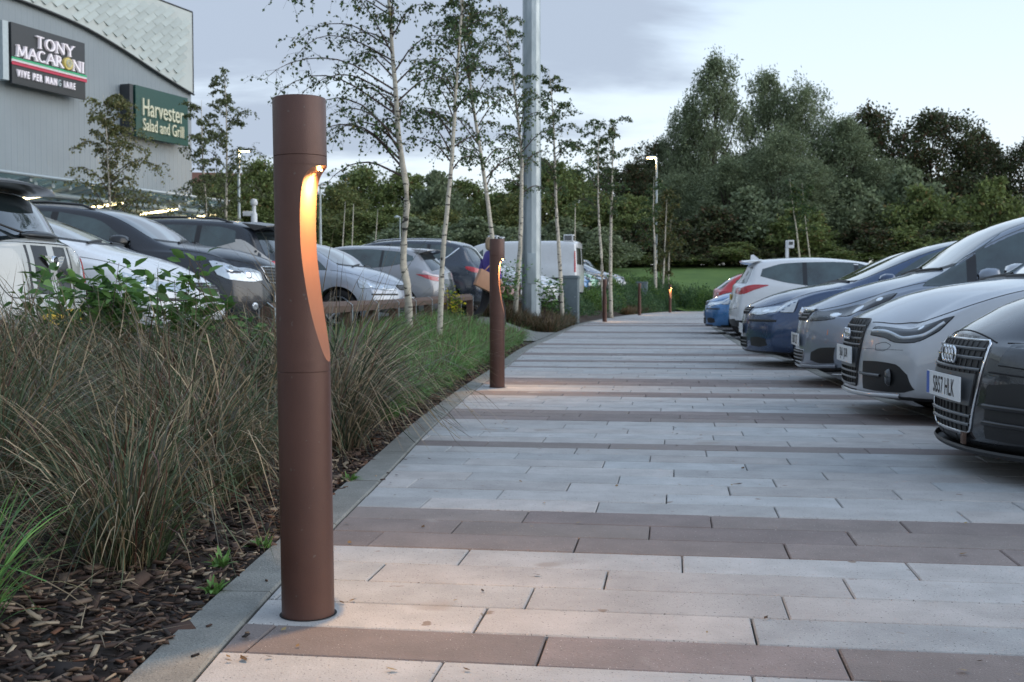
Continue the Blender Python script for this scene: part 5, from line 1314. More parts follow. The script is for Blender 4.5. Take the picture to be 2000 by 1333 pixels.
mb.add(vs, [(i*4+k,i*4+(k+1)%4,(i+1)*4+(k+1)%4,(i+1)*4+k) for i in range(n_) for k in range(4)]+[(0,1,2,3),(n_*4+3,n_*4+2,n_*4+1,n_*4)]); mb.build('roof_spoiler', M['gblack'], c.root, smooth=True, angle=50)
left_nose('pale silver hatchback nose just right of the foreground bollard', SGREY, -1.66, 18.4, -14, H=1.42, top=[(0,.72),(.05,.76),(.12,.80),(.28,.87),(.5,.94),(.78,1.0),(1.45,1.34),(1.8,1.41),(2.4,1.44),(3.2,1.43),(3.9,1.30),(4.2,1.06),(4.34,.98)], ws=(.80,1.5))
# ---- warm grey hatch, tail with pointed red lamp
loc, rz = tail_to(4.34, (-1.05,20.9,gl(-2,20.9)), R(180-8))
def round_hatch(label, pm, loc, rz, H=1.42):
    L = 4.34
    sp = dict(L=L, W=.90, axles=(.86,3.50), wr=.32, pf=.26, pr=.22, crown=.05,
      top=[(0,.70),(.28,.835),(.76,.94),(1.0,.975),(1.97,H-.08),(2.5,H),(3.1,H-.01),(3.7,H-.07),(3.95,H-.17),(4.12,1.12),(4.25,1.02),(L,.93)],
      sh=[(0,.63),(.25,.74),(.6,.83),(1,.89),(2,.93),(3,.98),(3.8,1.0),(L,.90)], hr=[(0,.74),(.5,.79),(1.0,.83),(1.9,.68),(2.4,.66),(3.4,.64),(4.0,.68),(L,.80)],
      nz=[(.15,.03),(.45,.0),(.7,.06),(1,.1)], tz=[(.2,.08),(.45,0),(.62,.0),(.8,.05),(1.0,.08),(1.4,.1)])
    c = Car('parked_car', label, 'car', sp, pm, loc, rz, GR_L)
    c.windscreen(1.03,.78,1.98,.64, bow=.18); c.windscreen(4.20,.70,3.90,.58, name='rear_window', rear=True, bow=.14)
    mb = MB(); vs = []; n_ = 12
    for i in range(n_+1):
        t = -1+2*i/n_; y = t*.54; x = 4.06-.10*abs(t)**2.5; z = 1.335-.03*t*t
        vs += [(x-.3,y,z+.025),(x,y,z),(x,y,z-.012),(x-.16,y,z-.05)]
    mb.add(vs, [(i*4+k,i*4+(k+1)%4,(i+1)*4+(k+1)%4,(i+1)*4+k) for i in range(n_) for k in range(4)]+[(0,1,2,3),(n_*4+3,n_*4+2,n_*4+1,n_*4)]); mb.build('roof_spoiler', pm, c.root, smooth=True, angle=50)
    side_glass(c, [([(1.42,.945),(1.9,.95),(2.35,.965)],[(1.62,1.08),(1.95,1.24),(2.35,H-.10)]), ([(2.42,.965),(2.85,.98),(3.15,1.0)],[(2.42,H-.10),(2.85,H-.09),(3.15,H-.11)]), ([(3.20,1.0),(3.45,1.04),(3.75,1.13)],[(3.20,H-.115),(3.45,H-.14),(3.72,H-.22)])])
    doors(c, [[(1.25,.3),(1.22,.6),(1.34,.92)],[(2.385,.94),(2.42,.6),(2.38,.26)],[(3.175,.99),(3.3,.7),(3.1,.3)]]); c.mirror_(1.46,.94,pm)
    rear_generic(c, '', lamps=([(L-.06,-.45,.79),(L-.10,-.64,.77),(L-.24,-.81,.78),(L-.50,-.88,.87)], [(L-.07,-.45,.83),(L-.11,-.62,.84),(L-.25,-.79,.86),(L-.52,-.88,.885)]), zp=.42)
    c.patch('lamp_pale', [(L-.12,-.62,.85),(L-.28,-.79,.87),(L-.42,-.85,.90)], [(L-.13,-.60,.88),(L-.28,-.78,.94),(L-.38,-.835,.965)], M['redw'], 'near', off=.006, n=8, m=5)
    c.patch('rear_door_panel', [(-.50,.47),(0,.46),(.50,.47)], [(-.46,.80),(0,.80),(.46,.80)], M['hl_dark'], 'rear', off=.002, n=10, m=6, mirror=False)
    return c
round_hatch('warm grey round backed hatchback tail behind the bowed birch trunk', WGREY, loc, rz)
loc, rz = tail_to(4.40, (-.36,23.5,gl(-1.5,23.5)), R(180-9))
sv = suv('dark slate blue off roader with chrome window line, tail next to the walking person', KUGA, loc, rz, H=1.62, L=4.40, bev=True)
sv.strip('window_chrome', [(1.5,1.075),(2.2,1.085),(3.1,1.12),(3.45,1.17),(3.80,1.42)], M['chrome'], 'side', w=.012, off=.006, n=30)
left_nose('maroon car glimpsed between the second bollard light and the birch', MAROON, .25, 27.6, -10, sub=1)
left_nose('small white hatchback nose in front of the white van', WHITE, 1.30, 30.2, -12, sub=1)
left_nose('light blue hatchback nose beyond the white van', SKYB, 2.95, 43.5, -16, sub=1)
left_nose('pale green hatchback nose beyond the white van, right of the light blue one', GREENP, 3.45, 45.8, -16, sub=1)
left_nose('black hatchback nose beyond the white van, under the dark off roader', BLACKP, 4.1, 48.4, -17, sub=1)
left_nose('far silver car nose, last in the left row before the lawn', SGREY, 5.1, 52.0, -20, sub=1)
loc, rz = tail_to(4.4, (4.1,54.5,EL(54.5)), R(180-20))
suv('far dark off roader above the black hatchback, behind the van', KUGA, loc, rz, H=1.72, L=4.4, sub=1)
# ---- white van with lamps on the roof
def van():
    y0 = 38.5; L = 5.3; g = EL(y0)-.06
    loc, rz = tail_to(L, (2.35,y0,g), R(180-12)); H = 2.02
    sp = dict(L=L, W=.98, axles=(1.0,4.3), wr=.34, pf=.25, pr=.07, pp=3.5, crown=.06, sub=1,
      top=[(0,.95),(.3,1.05),(.9,1.15),(1.7,1.85),(2.2,H-.04),(3.5,H),(L-.2,H-.02),(L,H-.06)],
      sh=[(0,.85),(.5,1.0),(1,1.08),(2,1.15),(L,1.15)], hr=[(0,.75),(.9,.85),(1.8,.84),(2.5,.86),(L,.86)], nz=[(.2,0),(.8,.05),(1.1,.1)], tz=[(.2,.03),(.5,0),(1.4,.02),(2.0,.07)])
    c = Car('parked_van', 'white panel van with square work lamps on its roof, in the left car park', 'van', sp, WHITE, loc, rz, 'vehicles in the far part of the left car park')
    c.windscreen(1.0,.84,1.75,.76, bow=.15)
    side_glass(c, [([(1.5,1.12),(2.1,1.14)],[(1.7,1.45),(2.1,1.72)])])
    c.patch('tail_light', [(L-.05,-.88,.95),(L-.05,-.88,1.65)], [(L-.12,-.965,.95),(L-.12,-.945,1.65)], M['red'], 'near', off=.01, n=10, m=5)
    c.strip('side_moulding', [(1.0,.72),(3,.72),(L-.1,.72)], M['black'], 'side', w=.05, off=.012)
    c.strip('door_gap', [(2.3,1.9),(2.3,.35)], M['gap'], 'side', w=.008, off=.003); c.strip('door_gap', [(3.6,1.9),(3.6,.35)], M['gap'], 'side', w=.008, off=.003)
    c.patch('rear_window', [(.1,1.2),(.75,1.2)], [(.1,1.75),(.72,1.75)], M['glass'], 'rear', off=.004, n=6, m=4)
    for (x, y) in ((2.35,-.4),(2.35,.5),(3.5,-.5),(4.95,-.6)):
        z = H-.17; mb = MB(); mb.box((x-.16,y-.16,z+.10),(x+.16,y+.16,z+.34)); mb.box((x-.03,y-.03,z-.04),(x+.03,y+.03,z+.12))
        o = mb.build('roof_lamp', M['white_paint'], c.root, bevel=.012)
        mb = MB(); mb.box((x-.12,y-.175,z+.14),(x+.12,y-.16,z+.30)); mb.box((x+.16,y-.12,z+.14),(x+.175,y+.12,z+.30)); mb.box((x-.12,y+.16,z+.14),(x+.12,y+.175,z+.30)); mb.build('lamp_glass', M['glass'], o)
    return c
van()

# ------------------------------------------------------------------ grey cinema-like building on the left
WO = Vector((-12.22, 44.0, 0)); WT = Vector((-.347,-.938,0)).normalized(); WN = Vector((.938,-.347,0)).normalized()
WROT = Matrix((( WT.x, WN.x, 0, WO.x),(WT.y, WN.y, 0, WO.y),(0,0,1,0),(0,0,0,1)))
def wall_th(px, py):
    r = (px-1000)/FPX; t = (WO.x-r*WO.y)/(-WT.x+r*WT.y); z = WO.y+WT.y*t
    return t, CAM_H+(577-py)/FPX*z
def W3(t, n, h): return WO+WT*t+WN*n+Vector((0,0,h))
bld = empty('retail_building', (WO.x, WO.y, 0), 0, 'large grey clad building with curved pale shingle band and a glass canopy, at the left', 'building')
def bp(mb, name, mat, parent=None, **kw):
    mb.v = [tuple(WROT @ Vector(v)) for v in mb.v]
    o = mb.build(name, mat, None, **kw); par = parent or bld
    o.parent = par; o.matrix_parent_inverse = Matrix.Translation(-Vector((WO.x,WO.y,0))) if par is bld else par.matrix_parent_inverse.copy()
    if par is not bld:
        o.matrix_parent_inverse = Matrix.Identity(4)
    return o
# simpler: all wall geometry is baked in world space; children of the building are shifted by its location
curve_px = [(-160,-25),(-60,-14),(23,0),(78,20),(156,53),(234,97),(312,148),(377,188)]
curve = sorted([wall_th(a,b) for a,b in curve_px]); cf = pchip(curve)
t1, h1 = wall_th(377,32); t2, h2 = wall_th(291,0); rs = (h2-h1)/(t2-t1)
roof = lambda t: h1+(min(t,30)-0)*rs*.95
def cfx(t): return cf(t) if t <= curve[-1][0] else curve[-1][1]
TB = 34.0
mb = MB(); n = 68; vs = []
for i in range(n+1):
    t = TB*i/n; vs += [(t,0,-.3),(t,0,cfx(t))]
mb.add(vs, [(2*i,2*i+2,2*i+3,2*i+1) for i in range(n)]); mb.add([(0,0,-.3),(0,0,cfx(0)),(0,-30,cfx(0)),(0,-30,-.3)],[(0,1,2,3)])
def ribs(mb):   # upstanding ribs of the trapezoidal cladding
    t = .1
    while t < TB:
        h = cfx(t)-.05; mb.add([(t-.03,0,.0),(t-.015,.007,.0),(t+.015,.007,.0),(t+.03,0,.0),(t-.03,0,h),(t-.015,.007,h),(t+.015,.007,h),(t+.03,0,h)],[(0,1,5,4),(1,2,6,5),(2,3,7,6)]); t += .25
ribs(mb); wall = bp(mb, 'wall', M['cladding'])
# shingle band, 0.12 m proud of the cladding
mb = MB(); vs = []
for i in range(n+1):
    t = TB*i/n; vs += [(t,.10,cfx(t)),(t,.10,roof(t)),(t,0,cfx(t)),(t,-.4,roof(t))]
for i in range(n): b = 4*i; mb.add(vs[b:b+8], [(0,4,5,1),(2,6,4,0),(1,5,7,3)], (.5,.54,.52))
mb.add([(0,.10,cfx(0)),(0,.10,roof(0)),(0,-30,roof(0)),(0,-30,cfx(0))],[(0,1,2,3)],(.5,.54,.52))
rr = random.Random(2)
a = Vector((-.56,.38)); b = Vector((-.22,-.14)); LT = .0
# interlocking long parallelogram tiles: long seam rises to the right, short end falls to the right
c0 = 0
for i in range(-110, 130):
    for j in range(-210, 210):
        p = Vector((6,10))+a*(i+.5*(j%2))+b*j
        q = [p, p+a, p+a+b, p+b]
        if min(k.x for k in q) < .02 or max(k.x for k in q) > 26: continue
        if any(k.y < cfx(k.x)+.02 or k.y > roof(k.x)-.02 for k in q): continue
        tn = rr.uniform(.86,1.06); hh = [.106,.106,.150,.165]
        V = [(k.x,h_,k.y) for k,h_ in zip(q,hh)]+[(k.x,.10,k.y) for k in q]
        mb.add(V, [(0,1,2,3),(1,5,6,2),(2,6,7,3),(3,7,4,0)], (.44*tn,.49*tn,.47*tn))
bp(mb, 'shingle_band', M['shingle'])
mb = MB(); mb.tube([(t,.13,cfx(t)-.02) for t in np.linspace(0,TB,60)], .04, 6); mb.tube([(t,.10,roof(t)+.03) for t in np.linspace(0,TB,30)], .03, 6); mb.tube([(0,.11,cfx(0)),(0,.11,roof(0))], .02, 6)
bp(mb, 'roof_trim', M['darktrim'], smooth=True)
# glazed ground floor and fascia below the canopy
mb = MB(); mb.box((.0,.03,.3),(TB,.09,2.85)); sg_ = bp(mb, 'shopfront', M['shopglass'])
mb = MB()
for t in np.arange(.0,TB,1.6): mb.box((t-.04,.09,.3),(t+.04,.15,2.85))
mb.box((0,.09,2.8),(TB,.16,2.92)); bp(mb, 'shopfront_frame', M['steel'])
mb = MB(); ta, ha = wall_th(400,405); tb_, hb = wall_th(205,405)
mb.box((.3,.2,2.95),(9.4,.34,3.5)); fs_ = bp(mb, 'fascia_sign', M['signgreen'])
vs, fsx = text_mb('notes', .62, .01); mb = MB(); mb.add([(3.1-v[0], .36+v[2], 3.20+v[1]) for v in vs], [f[::-1] for f in fsx]); o = bp(mb, 'fascia_lettering', M['signcream'])
# canopy: sloping glass, steel beams with tubular ends, warm light battens
can = MB(); zc0, zc1, out = 3.85, 4.2, 2.6
mbg = MB(); mbs = MB()
T0 = 1.4
for k in range(11):
    ta_ = T0+k*2.4; mbg.add([(ta_+.06,.1,zc0),(ta_+2.34,.1,zc0),(ta_+2.34,out,zc1),(ta_+.06,out,zc1),(ta_+.06,.1,zc0+.03),(ta_+2.34,.1,zc0+.03),(ta_+2.34,out,zc1+.03),(ta_+.06,out,zc1+.03)],[(0,3,2,1),(4,5,6,7),(0,1,5,4),(1,2,6,5),(2,3,7,6),(3,0,4,7)])
    mbs.add([(ta_-.05,.1,zc0-.30),(ta_+.05,.1,zc0-.30),(ta_+.05,out-.1,zc1-.16),(ta_-.05,out-.1,zc1-.16),(ta_-.05,.1,zc0-.05),(ta_+.05,.1,zc0-.05),(ta_+.05,out-.1,zc1-.03),(ta_-.05,out-.1,zc1-.03)],[(0,3,2,1),(4,5,6,7),(0,1,5,4),(1,2,6,5),(2,3,7,6),(3,0,4,7)])
    for tt in (ta_+.6, ta_+1.3, ta_+2.0):
        mbs.tube([(tt,.3,zc0-.12),(tt,out-.3,zc1-.18)], .075, 8)
for nn_ in (.9,1.9): mbs.tube([(T0,nn_,zc0-.25+.1*nn_),(T0+25,nn_,zc0-.25+.1*nn_)], .09, 10)
mbs.tube([(T0,out,zc1+.0),(T0+25,out,zc1+.0)], .05, 8)
cg = bp(mbg, 'canopy_glass', M['canglass']); cs_ = bp(mbs, 'canopy_frame', M['steel'], smooth=True, angle=40)
for k, tk in enumerate((10.1, 6.86, 4.05, 1.55)):
    mb = MB(); mb.tube([(tk,.8,zc0-.26),(tk,2.3,zc0-.10)], .04, 8); bp(mb, 'canopy_light', M['tube'])
    mb = MB(); mb.tube([(tk,.7,zc0-.18),(tk,2.4,zc0-.02)], .06, 8); bp(mb, 'light_housing', M['white_paint'])
# wall signs
def wall_sign(name, label, A, B, C_, D_, depth, mat, cat='sign'):
    """corner pixels give its place on the wall plane"""
    ta, ha = wall_th(*A); tb, hb = wall_th(*B)
    return ta, tb
def sign_root(name, label, t, h):
    p = W3(t, .0, h); r = empty(name, p, 0, label, 'sign', 'illuminated wall signs'); r.rotation_euler = (0,0,math.atan2(-WT.y,-WT.x)); return r
# local axes of the sign: x to the viewer's right, z up, y into the wall
ta, _h = wall_th(9,100); tb, _ = wall_th(152,140); _, hT = wall_th(9,51); _, hB = wall_th(9,169)
_, hT2 = wall_th(152,92); hT = (hT+hT2)/2; _, hB2 = wall_th(152,199); hB = (hB+hB2)/2
sw, shh = ta-tb, hT-hB
S1 = sign_root('wall_sign', 'dark grey restaurant sign with white raised lettering and green white red stripes', ta, hB); del S1['group']
D = .45
mb = MB(); mb.box((0,-D,0),(sw,-D+.12,shh)); p1 = mb.build('sign_panel', M['signgrey'], S1, bevel=.01)
mb = MB(); mb.box((.3,-D+.12,.3),(sw-.3,-.02,shh-.3)); mb.build('sign_frame', M['darktrim'], S1)
mb = MB(); mb.box((-.35,-D-.0,.06),(-.12,-.05,shh-.02)); mb.build('sign_end_panel', M['steel'], S1)
def strokes(word, x0, z0, w, h, th, mbx, y0, y1, gap=.22, widths={}):
    """serif capitals built from bars; returns x end"""
    G = {'T':[((.5,0),(.5,1),'v'),((.0,1),(1,1),'h')],'N':[((.08,0),(.08,1),'t'),((.08,1),(.92,0),'v'),((.92,0),(.92,1),'t')],'Y':[((.5,0),(.5,.48),'v'),((.5,.48),(.02,1),'v'),((.5,.48),(.98,1),'t')],
         'M':[((.06,0),(.12,1),'t'),((.12,1),(.5,.1),'v'),((.5,.1),(.88,1),'t'),((.88,1),(.94,0),'v')],'A':[((.0,0),(.5,1),'t'),((.5,1),(1,0),'v'),((.2,.36),(.8,.36),'h')],
         'R':[((.1,0),(.1,1),'v'),((.45,.46),(1,0),'v')],'I':[((.5,0),(.5,1),'v')],'O':[],'C':[]}
    arcs = {'O':[(.5,.5,.5,.5,0,360)],'C':[(.55,.5,.52,.5,45,315)],'R':[(.1,.73,.62,.27,-90,90)]}
    serif = {'T':[(.5,0),],'N':[(.08,0),(.08,1),(.92,1)],'Y':[(.5,0),(.02,1),(.98,1)],'M':[(.06,0),(.94,0),(.12,1),(.88,1)],'A':[(0,0),(1,0)],'R':[(.1,0),(1,0),(.1,1)],'I':[(.5,0),(.5,1)]}
    x = x0
    for ch in word:
        cw = w*{'I':.28,'M':1.2,'N':1.0,'T':.9,'O':1.05,'Y':.95,'A':1.0,'C':.9,'R':.85,'@':1.0}[ch]
        def bar(p, q, t_):
            p = Vector((x+p[0]*cw, z0+p[1]*h)); q = Vector((x+q[0]*cw, z0+q[1]*h)); d = (q-p).normalized(); nn = Vector((-d.y,d.x))*t_/2
            P = [p+nn,p-nn,q-nn,q+nn]; mbx.add([(k.x,y0,k.y) for k in P]+[(k.x,y1,k.y) for k in P], [(0,1,2,3),(0,4,5,1),(1,5,6,2),(2,6,7,3),(3,7,4,0),(7,6,5,4)])
        T_ = {'v':th,'t':th*.55,'h':th*.5}
        for p, q, k in G.get(ch, []): bar(p, q, T_[k])
        for (cx,cy,rx,ry,a0,a1) in arcs.get(ch, []):
            N_ = 24; pr = None
            for i in range(N_+1):
                aa = R(a0+(a1-a0)*i/N_); pt = (cx+rx*math.cos(aa)*.92, cy+ry*math.sin(aa)*.96)
                if pr: bar(pr, pt, th*(.5+.55*abs(math.cos(aa))))
                pr = pt
        for (sx, sz) in serif.get(ch, []): bar((sx-.16*w/cw, sz), (sx+.16*w/cw, sz), th*.42)
        x += cw+w*gap
    return x
yy0, yy1 = -D-.09, -D-.002
mb = MB(); wl = sw*.112
strokes('TONY', sw*.30, shh*.685, wl, shh*.185, .065, mb, yy0, yy1)
x = strokes('MACAR', sw*.045, shh*.455, wl*.95, shh*.180, .065, mb, yy0, yy1, gap=.19)
xo = x; x2 = strokes('NI', xo+wl*.98*1.15, shh*.455, wl*.95, shh*.180, .065, mb, yy0, yy1, gap=.19)
mb.build('raised_lettering', M['signwhite'], S1)
mb = MB(); mb.lathe([(0,yy0-.02),(wl*.52,yy0-.02),(wl*.56,yy0),(wl*.56,yy1)], axis='y', seg=32, org=(xo+wl*.48,0,shh*.545)); mb.build('round_emblem', M['signgold'], S1)
mb = MB()
for k in range(20):
    a_ = 2*math.pi*k/20*2.2; r_ = wl*.40*(1-k/26); mb.tube([(xo+wl*.48+r_*math.cos(a_), yy0-.03, shh*.545+r_*math.sin(a_)),(xo+wl*.48+r_*.9*math.cos(a_+.6), yy0-.03, shh*.545+r_*.9*math.sin(a_+.6))], .02, 5)
mb.build('emblem_relief', M['signcream'], S1)
for k, mt in enumerate(('signg','signwhite','signr')):
    z = shh*(.405-.033*k); mb = MB(); mb.box((-.02,-D-.03,z-.055),(sw+.04,-D-.002,z+.05)); mb.build('stripe', M[mt], S1)
vs, fsx = text_mb('VIVE PER MAN', .29, .03, sx=1.12, space=1.5, align='LEFT', bold=.010); mb = MB(); x0_ = min(v[0] for v in vs); xe = max(v[0] for v in vs); tot = sw*.90; sc_ = tot*.585/(xe-x0_)
mb.add([(sw*.05+(v[0]-x0_)*sc_, -D-.03-v[2], shh*.175+v[1]) for v in vs], fsx)
mb.build('motto_lettering', M['signwhite'], S1); mb = MB()
v2, f2 = text_mb('IARE', .29, .03, sx=1.12, space=1.5, align='LEFT', bold=.004); x0b = min(v[0] for v in v2); mb.add([(sw*.05+tot*.70+(v[0]-x0b)*sc_, -D-.03-v[2], shh*.175+v[1]) for v in v2], f2)
mb.build('motto_lettering', M['signwhite'], S1)
v3, f3 = text_mb('G', .29, .03, sx=1.12, align='LEFT', bold=.004); mb = MB(); x0c = min(v[0] for v in v3); mb.add([(sw*.05+tot*.605+(v[0]-x0c)*sc_, -D-.03-v[2], shh*.175+v[1]) for v in v3], f3); mb.build('unlit_letter', M['steel'], S1)
# green sign
ta, _ = wall_th(250,220); tb, _ = wall_th(352,240); _, hT = wall_th(250,171); _, hT2 = wall_th(352,197); _, hB2 = wall_th(352,287); _, hB = wall_th(250,272)
hT = (hT+hT2)/2; hB = (hB+hB2)/2; sw, shh = ta-tb, hT-hB
S2 = sign_root('wall_sign', 'dark green restaurant sign with cream lettering near the right corner of the wall', ta, hB); del S2['group']
mb = MB(); mb.box((0,-D,0),(sw,-D+.12,shh)); mb.build('sign_panel', M['signgreen'], S2, bevel=.01)
mb = MB(); mb.box((-.32,-D,.06),(-.14,-.05,shh-.02)); mb.box((.3,-D+.12,.3),(sw-.3,-.02,shh-.3)); mb.build('sign_frame', M['darktrim'], S2)
for (wd, z, hgt, wdt, x0s) in (('Harvester', .60, .34, .78, .11), ('Salad and Grill', .26, .24, .78, .11)):
    vs, fsx = text_mb(wd, 1.0, .03, space=1.02, align='LEFT', bold=.004); a0 = min(v[0] for v in vs); a1 = max(v[0] for v in vs); b0 = min(v[1] for v in vs); b1 = max(v[1] for v in vs)
    mb = MB(); mb.add([(sw*x0s+(v[0]-a0)/(a1-a0)*sw*wdt, -D-.03-v[2], shh*(z-hgt/2)+(v[1]-b0)/(b1-b0)*shh*hgt) for v in vs], fsx); mb.build('raised_lettering', M['signcream'], S2)
# orange sign on its own posts at the far end
p = px2w(385,422,45); S3 = empty('hanging_sign', (p[0],p[1],p[2]-.25), 0, 'small orange panel sign by the end of the canopy', 'sign')
mb = MB(); mb.box((-.32,-.04,.0),(.32,.04,.50)); mb.build('sign_panel', M['orange'], S3)
mb = MB(); mb.box((-.22,-.06,.02),(.22,-.042,.13)); mb.build('sign_band', M['signwhite'], S3)
mb = MB(); mb.box((-.30,-.02,-3.1),(-.24,.02,.0)); mb.box((.24,-.02,-3.1),(.30,.02,.0)); mb.build('sign_post', M['steel'], S3)

# ------------------------------------------------------------------ mast, cabinets, lamps, rail
def mast():
    z = gz(.45,26.7); r = empty('steel_mast', (.45,26.7,z-.05), 0, 'very tall wide galvanised steel mast rising out of the picture', 'mast')
    H = 14.0; prof = [(.232,0),(.225,.3),(.222,3.0),(.221,3.0),(.205,7.6),(.212,7.6),(.212,7.7),(.200,7.72),(.185,H)]
    mb = MB(); mb.lathe(prof, seg=12); o = mb.build('mast_shaft', M['galv'], r, smooth=True, angle=15)
    mb = MB(); mb.tube([(-.20,-.14,.1),(-.19,-.13,5.2)], .018, 6); mb.build('cable_conduit', M['galv'], r, smooth=True)
    mb = MB(); mb.box((-.10,-.235,1.0),(.10,-.20,1.7)); mb.build('access_door', M['galv'], r, bevel=.004)
    return r
mast()
def cabinet(x, y, w, d, h, label):
    r = empty('service_cabinet', (x,y,-.01), R(-12), label, 'service cabinet')
    mb = MB(); mb.box((-w/2,-d/2,0),(w/2,d/2,h-.09)); mb.build('cabinet_body', M['cabinet'], r, bevel=.008)
    mb = MB(); mb.box((-w/2-.02,-d/2-.02,h-.09),(w/2+.02,d/2+.02,h-.03)); mb.box((-w/2-.005,-d/2-.005,h-.03),(w/2+.005,d/2+.005,h)); mb.build('cabinet_lid', M['cabinet'], r, bevel=.01)
    mb = MB(); mb.box((-w/2+.03,-d/2-.012,.12),(w/2-.03,-d/2-.002,h-.14)); dd = mb.build('cabinet_door', M['cabinet'], r, bevel=.003)
    mb = MB(); mb.lathe([(0,-d/2-.03),(.015,-d/2-.028),(.015,-d/2-.012)], axis='y', seg=12, org=(w/2-.07,0,h*.55)); mb.lathe([(0,-d/2-.03),(.015,-d/2-.028),(.015,-d/2-.012)], axis='y', seg=12, org=(w/2-.07,0,h*.25)); mb.build('lock', M['galv'], dd)
cabinet(1.72, 33.3, .42, .40, 1.38, 'tall narrow blue grey metal service cabinet standing at the kerb')
cabinet(6.15, 54.5, .55, .4, 1.45, 'small pale grey cabinet beyond the low shrubs, left of the street lamp')
def lamp_post(label, x, y, z, H, r0, head=-1, lit=True, hl=.55):
    r = empty('street_lamp', (x,y,z), 0, label, 'street lamp')
    mb = MB(); mb.lathe([(r0*1.5,-.1),(r0*1.5,1.0),(r0*1.05,1.06),(r0,1.1),(r0*.62,H)], seg=14); mb.build('lamp_post', M['galv'], r, smooth=True, angle=30)
    mb = MB(); mb.tube([(0,0,H-.02),(head*.12,0,H+.03)], .03, 6)
    vs = []; fs = []; pr = [(.0,.05,.02),(.12,.12,.05),(hl*.6,.14,.055),(hl,.05,.015)]
    for (dx,hw_,hz) in pr: vs += [(head*dx,-hw_,H+.0),(head*dx,hw_,H+.0),(head*dx,hw_*.6,H+hz*1.6),(head*dx,-hw_*.6,H+hz*1.6)]
    for i in range(3): fs += [(i*4+k,i*4+(k+1)%4,(i+1)*4+(k+1)%4,(i+1)*4+k) for k in range(4)]
    fs += [(3,2,1,0),(12,13,14,15)]; mb.add(vs, fs); h_ = mb.build('lamp_head', M['steel'], r, smooth=True, angle=35)
    mb = MB(); a_, b_ = sorted((head*.08, head*(hl*.92))); mb.box((a_,-.10,H-.035),(b_,.10,H-.004)); mb.build('lamp_glass', M['lamphead'] if lit else M['white_paint'], h_)
    if lit:
        li = bpy.data.lights.new('lamp_light','POINT'); li.energy = 60; li.color = (1,.66,.32); li.shadow_soft_size = .08
        lo = bpy.data.objects.new('lamp', li); COL.objects.link(lo); lo.parent = r; lo.location = (head*hl*.5,0,H-.10)
    return r
p = px2w(1281,310,60); lamp_post('lit street lamp on a slim steel post at the bend of the path', p[0], 60, LF(60)-.2, p[2]-LF(60)+.2, .075)
p = px2w(469,297,42); lamp_post('lit street lamp beside the right hand corner of the grey building', p[0], 42, EL(42), p[2]-EL(42), .07, head=1, hl=.4)
p = px2w(627,362,44); lamp_post('thin steel lamp column just right of the foreground bollard cut', p[0], 44, EL(44), p[2]-EL(44), .06, head=1, lit=False, hl=.3)
p = px2w(782,425,62); lamp_post('far thin steel column seen beside the bowed birch trunk', p[0], 62, 1.2, p[2]-1.2, .05, head=-1, lit=False, hl=.3)
# camera pole on the left
p = px2w(498,397,36); r = empty('camera_pole', (p[0],36,EL(36)), 0, 'white security camera on a short pole, left of the foreground bollard', 'security camera'); H = p[2]-EL(36)
mb = MB(); mb.lathe([(.10,0),(.10,H-.35),(.06,H-.3),(.06,H)], seg=12); mb.lathe([(0,H+.12),(.09,H+.10),(.12,H),(.10,H-.08),(0,H-.1)], seg=14); mb.build('pole', M['white_paint'], r, smooth=True, angle=40)
mb = MB(); mb.box((-.34,-.07,H-.42),(-.02,.07,H-.27)); mb.tube([(-.2,0,H-.35),(0,0,H-.45)], .025, 6); cbx = mb.build('camera_body', M['white_paint'], r, bevel=.01)
mb = MB(); mb.lathe([(0,-.01),(.045,0),(.045,.02)], axis='x', seg=12, org=(-.36,0,H-.345)); mb.build('camera_lens', M['gblack'], cbx)
# white post with a box, beyond the right hand cars
p = px2w(1536,470,48); z0 = -.03; r = empty('ticket_post', (p[0],48,z0), 0, 'white post with a small white notice box, behind the white estate', 'sign post'); H = p[2]-z0
mb = MB(); mb.box((-.06,-.06,0),(.06,.06,H)); mb.build('post', M['white_paint'], r, bevel=.01)
mb = MB(); mb.box((.0,-.10,H-.33),(.27,.02,H)); bx_ = mb.build('notice_box', M['white_paint'], r, bevel=.01)
mb = MB(); mb.box((.05,-.108,H-.20),(.22,-.101,H-.06)); mb.build('notice', M['hl_dark'], bx_)

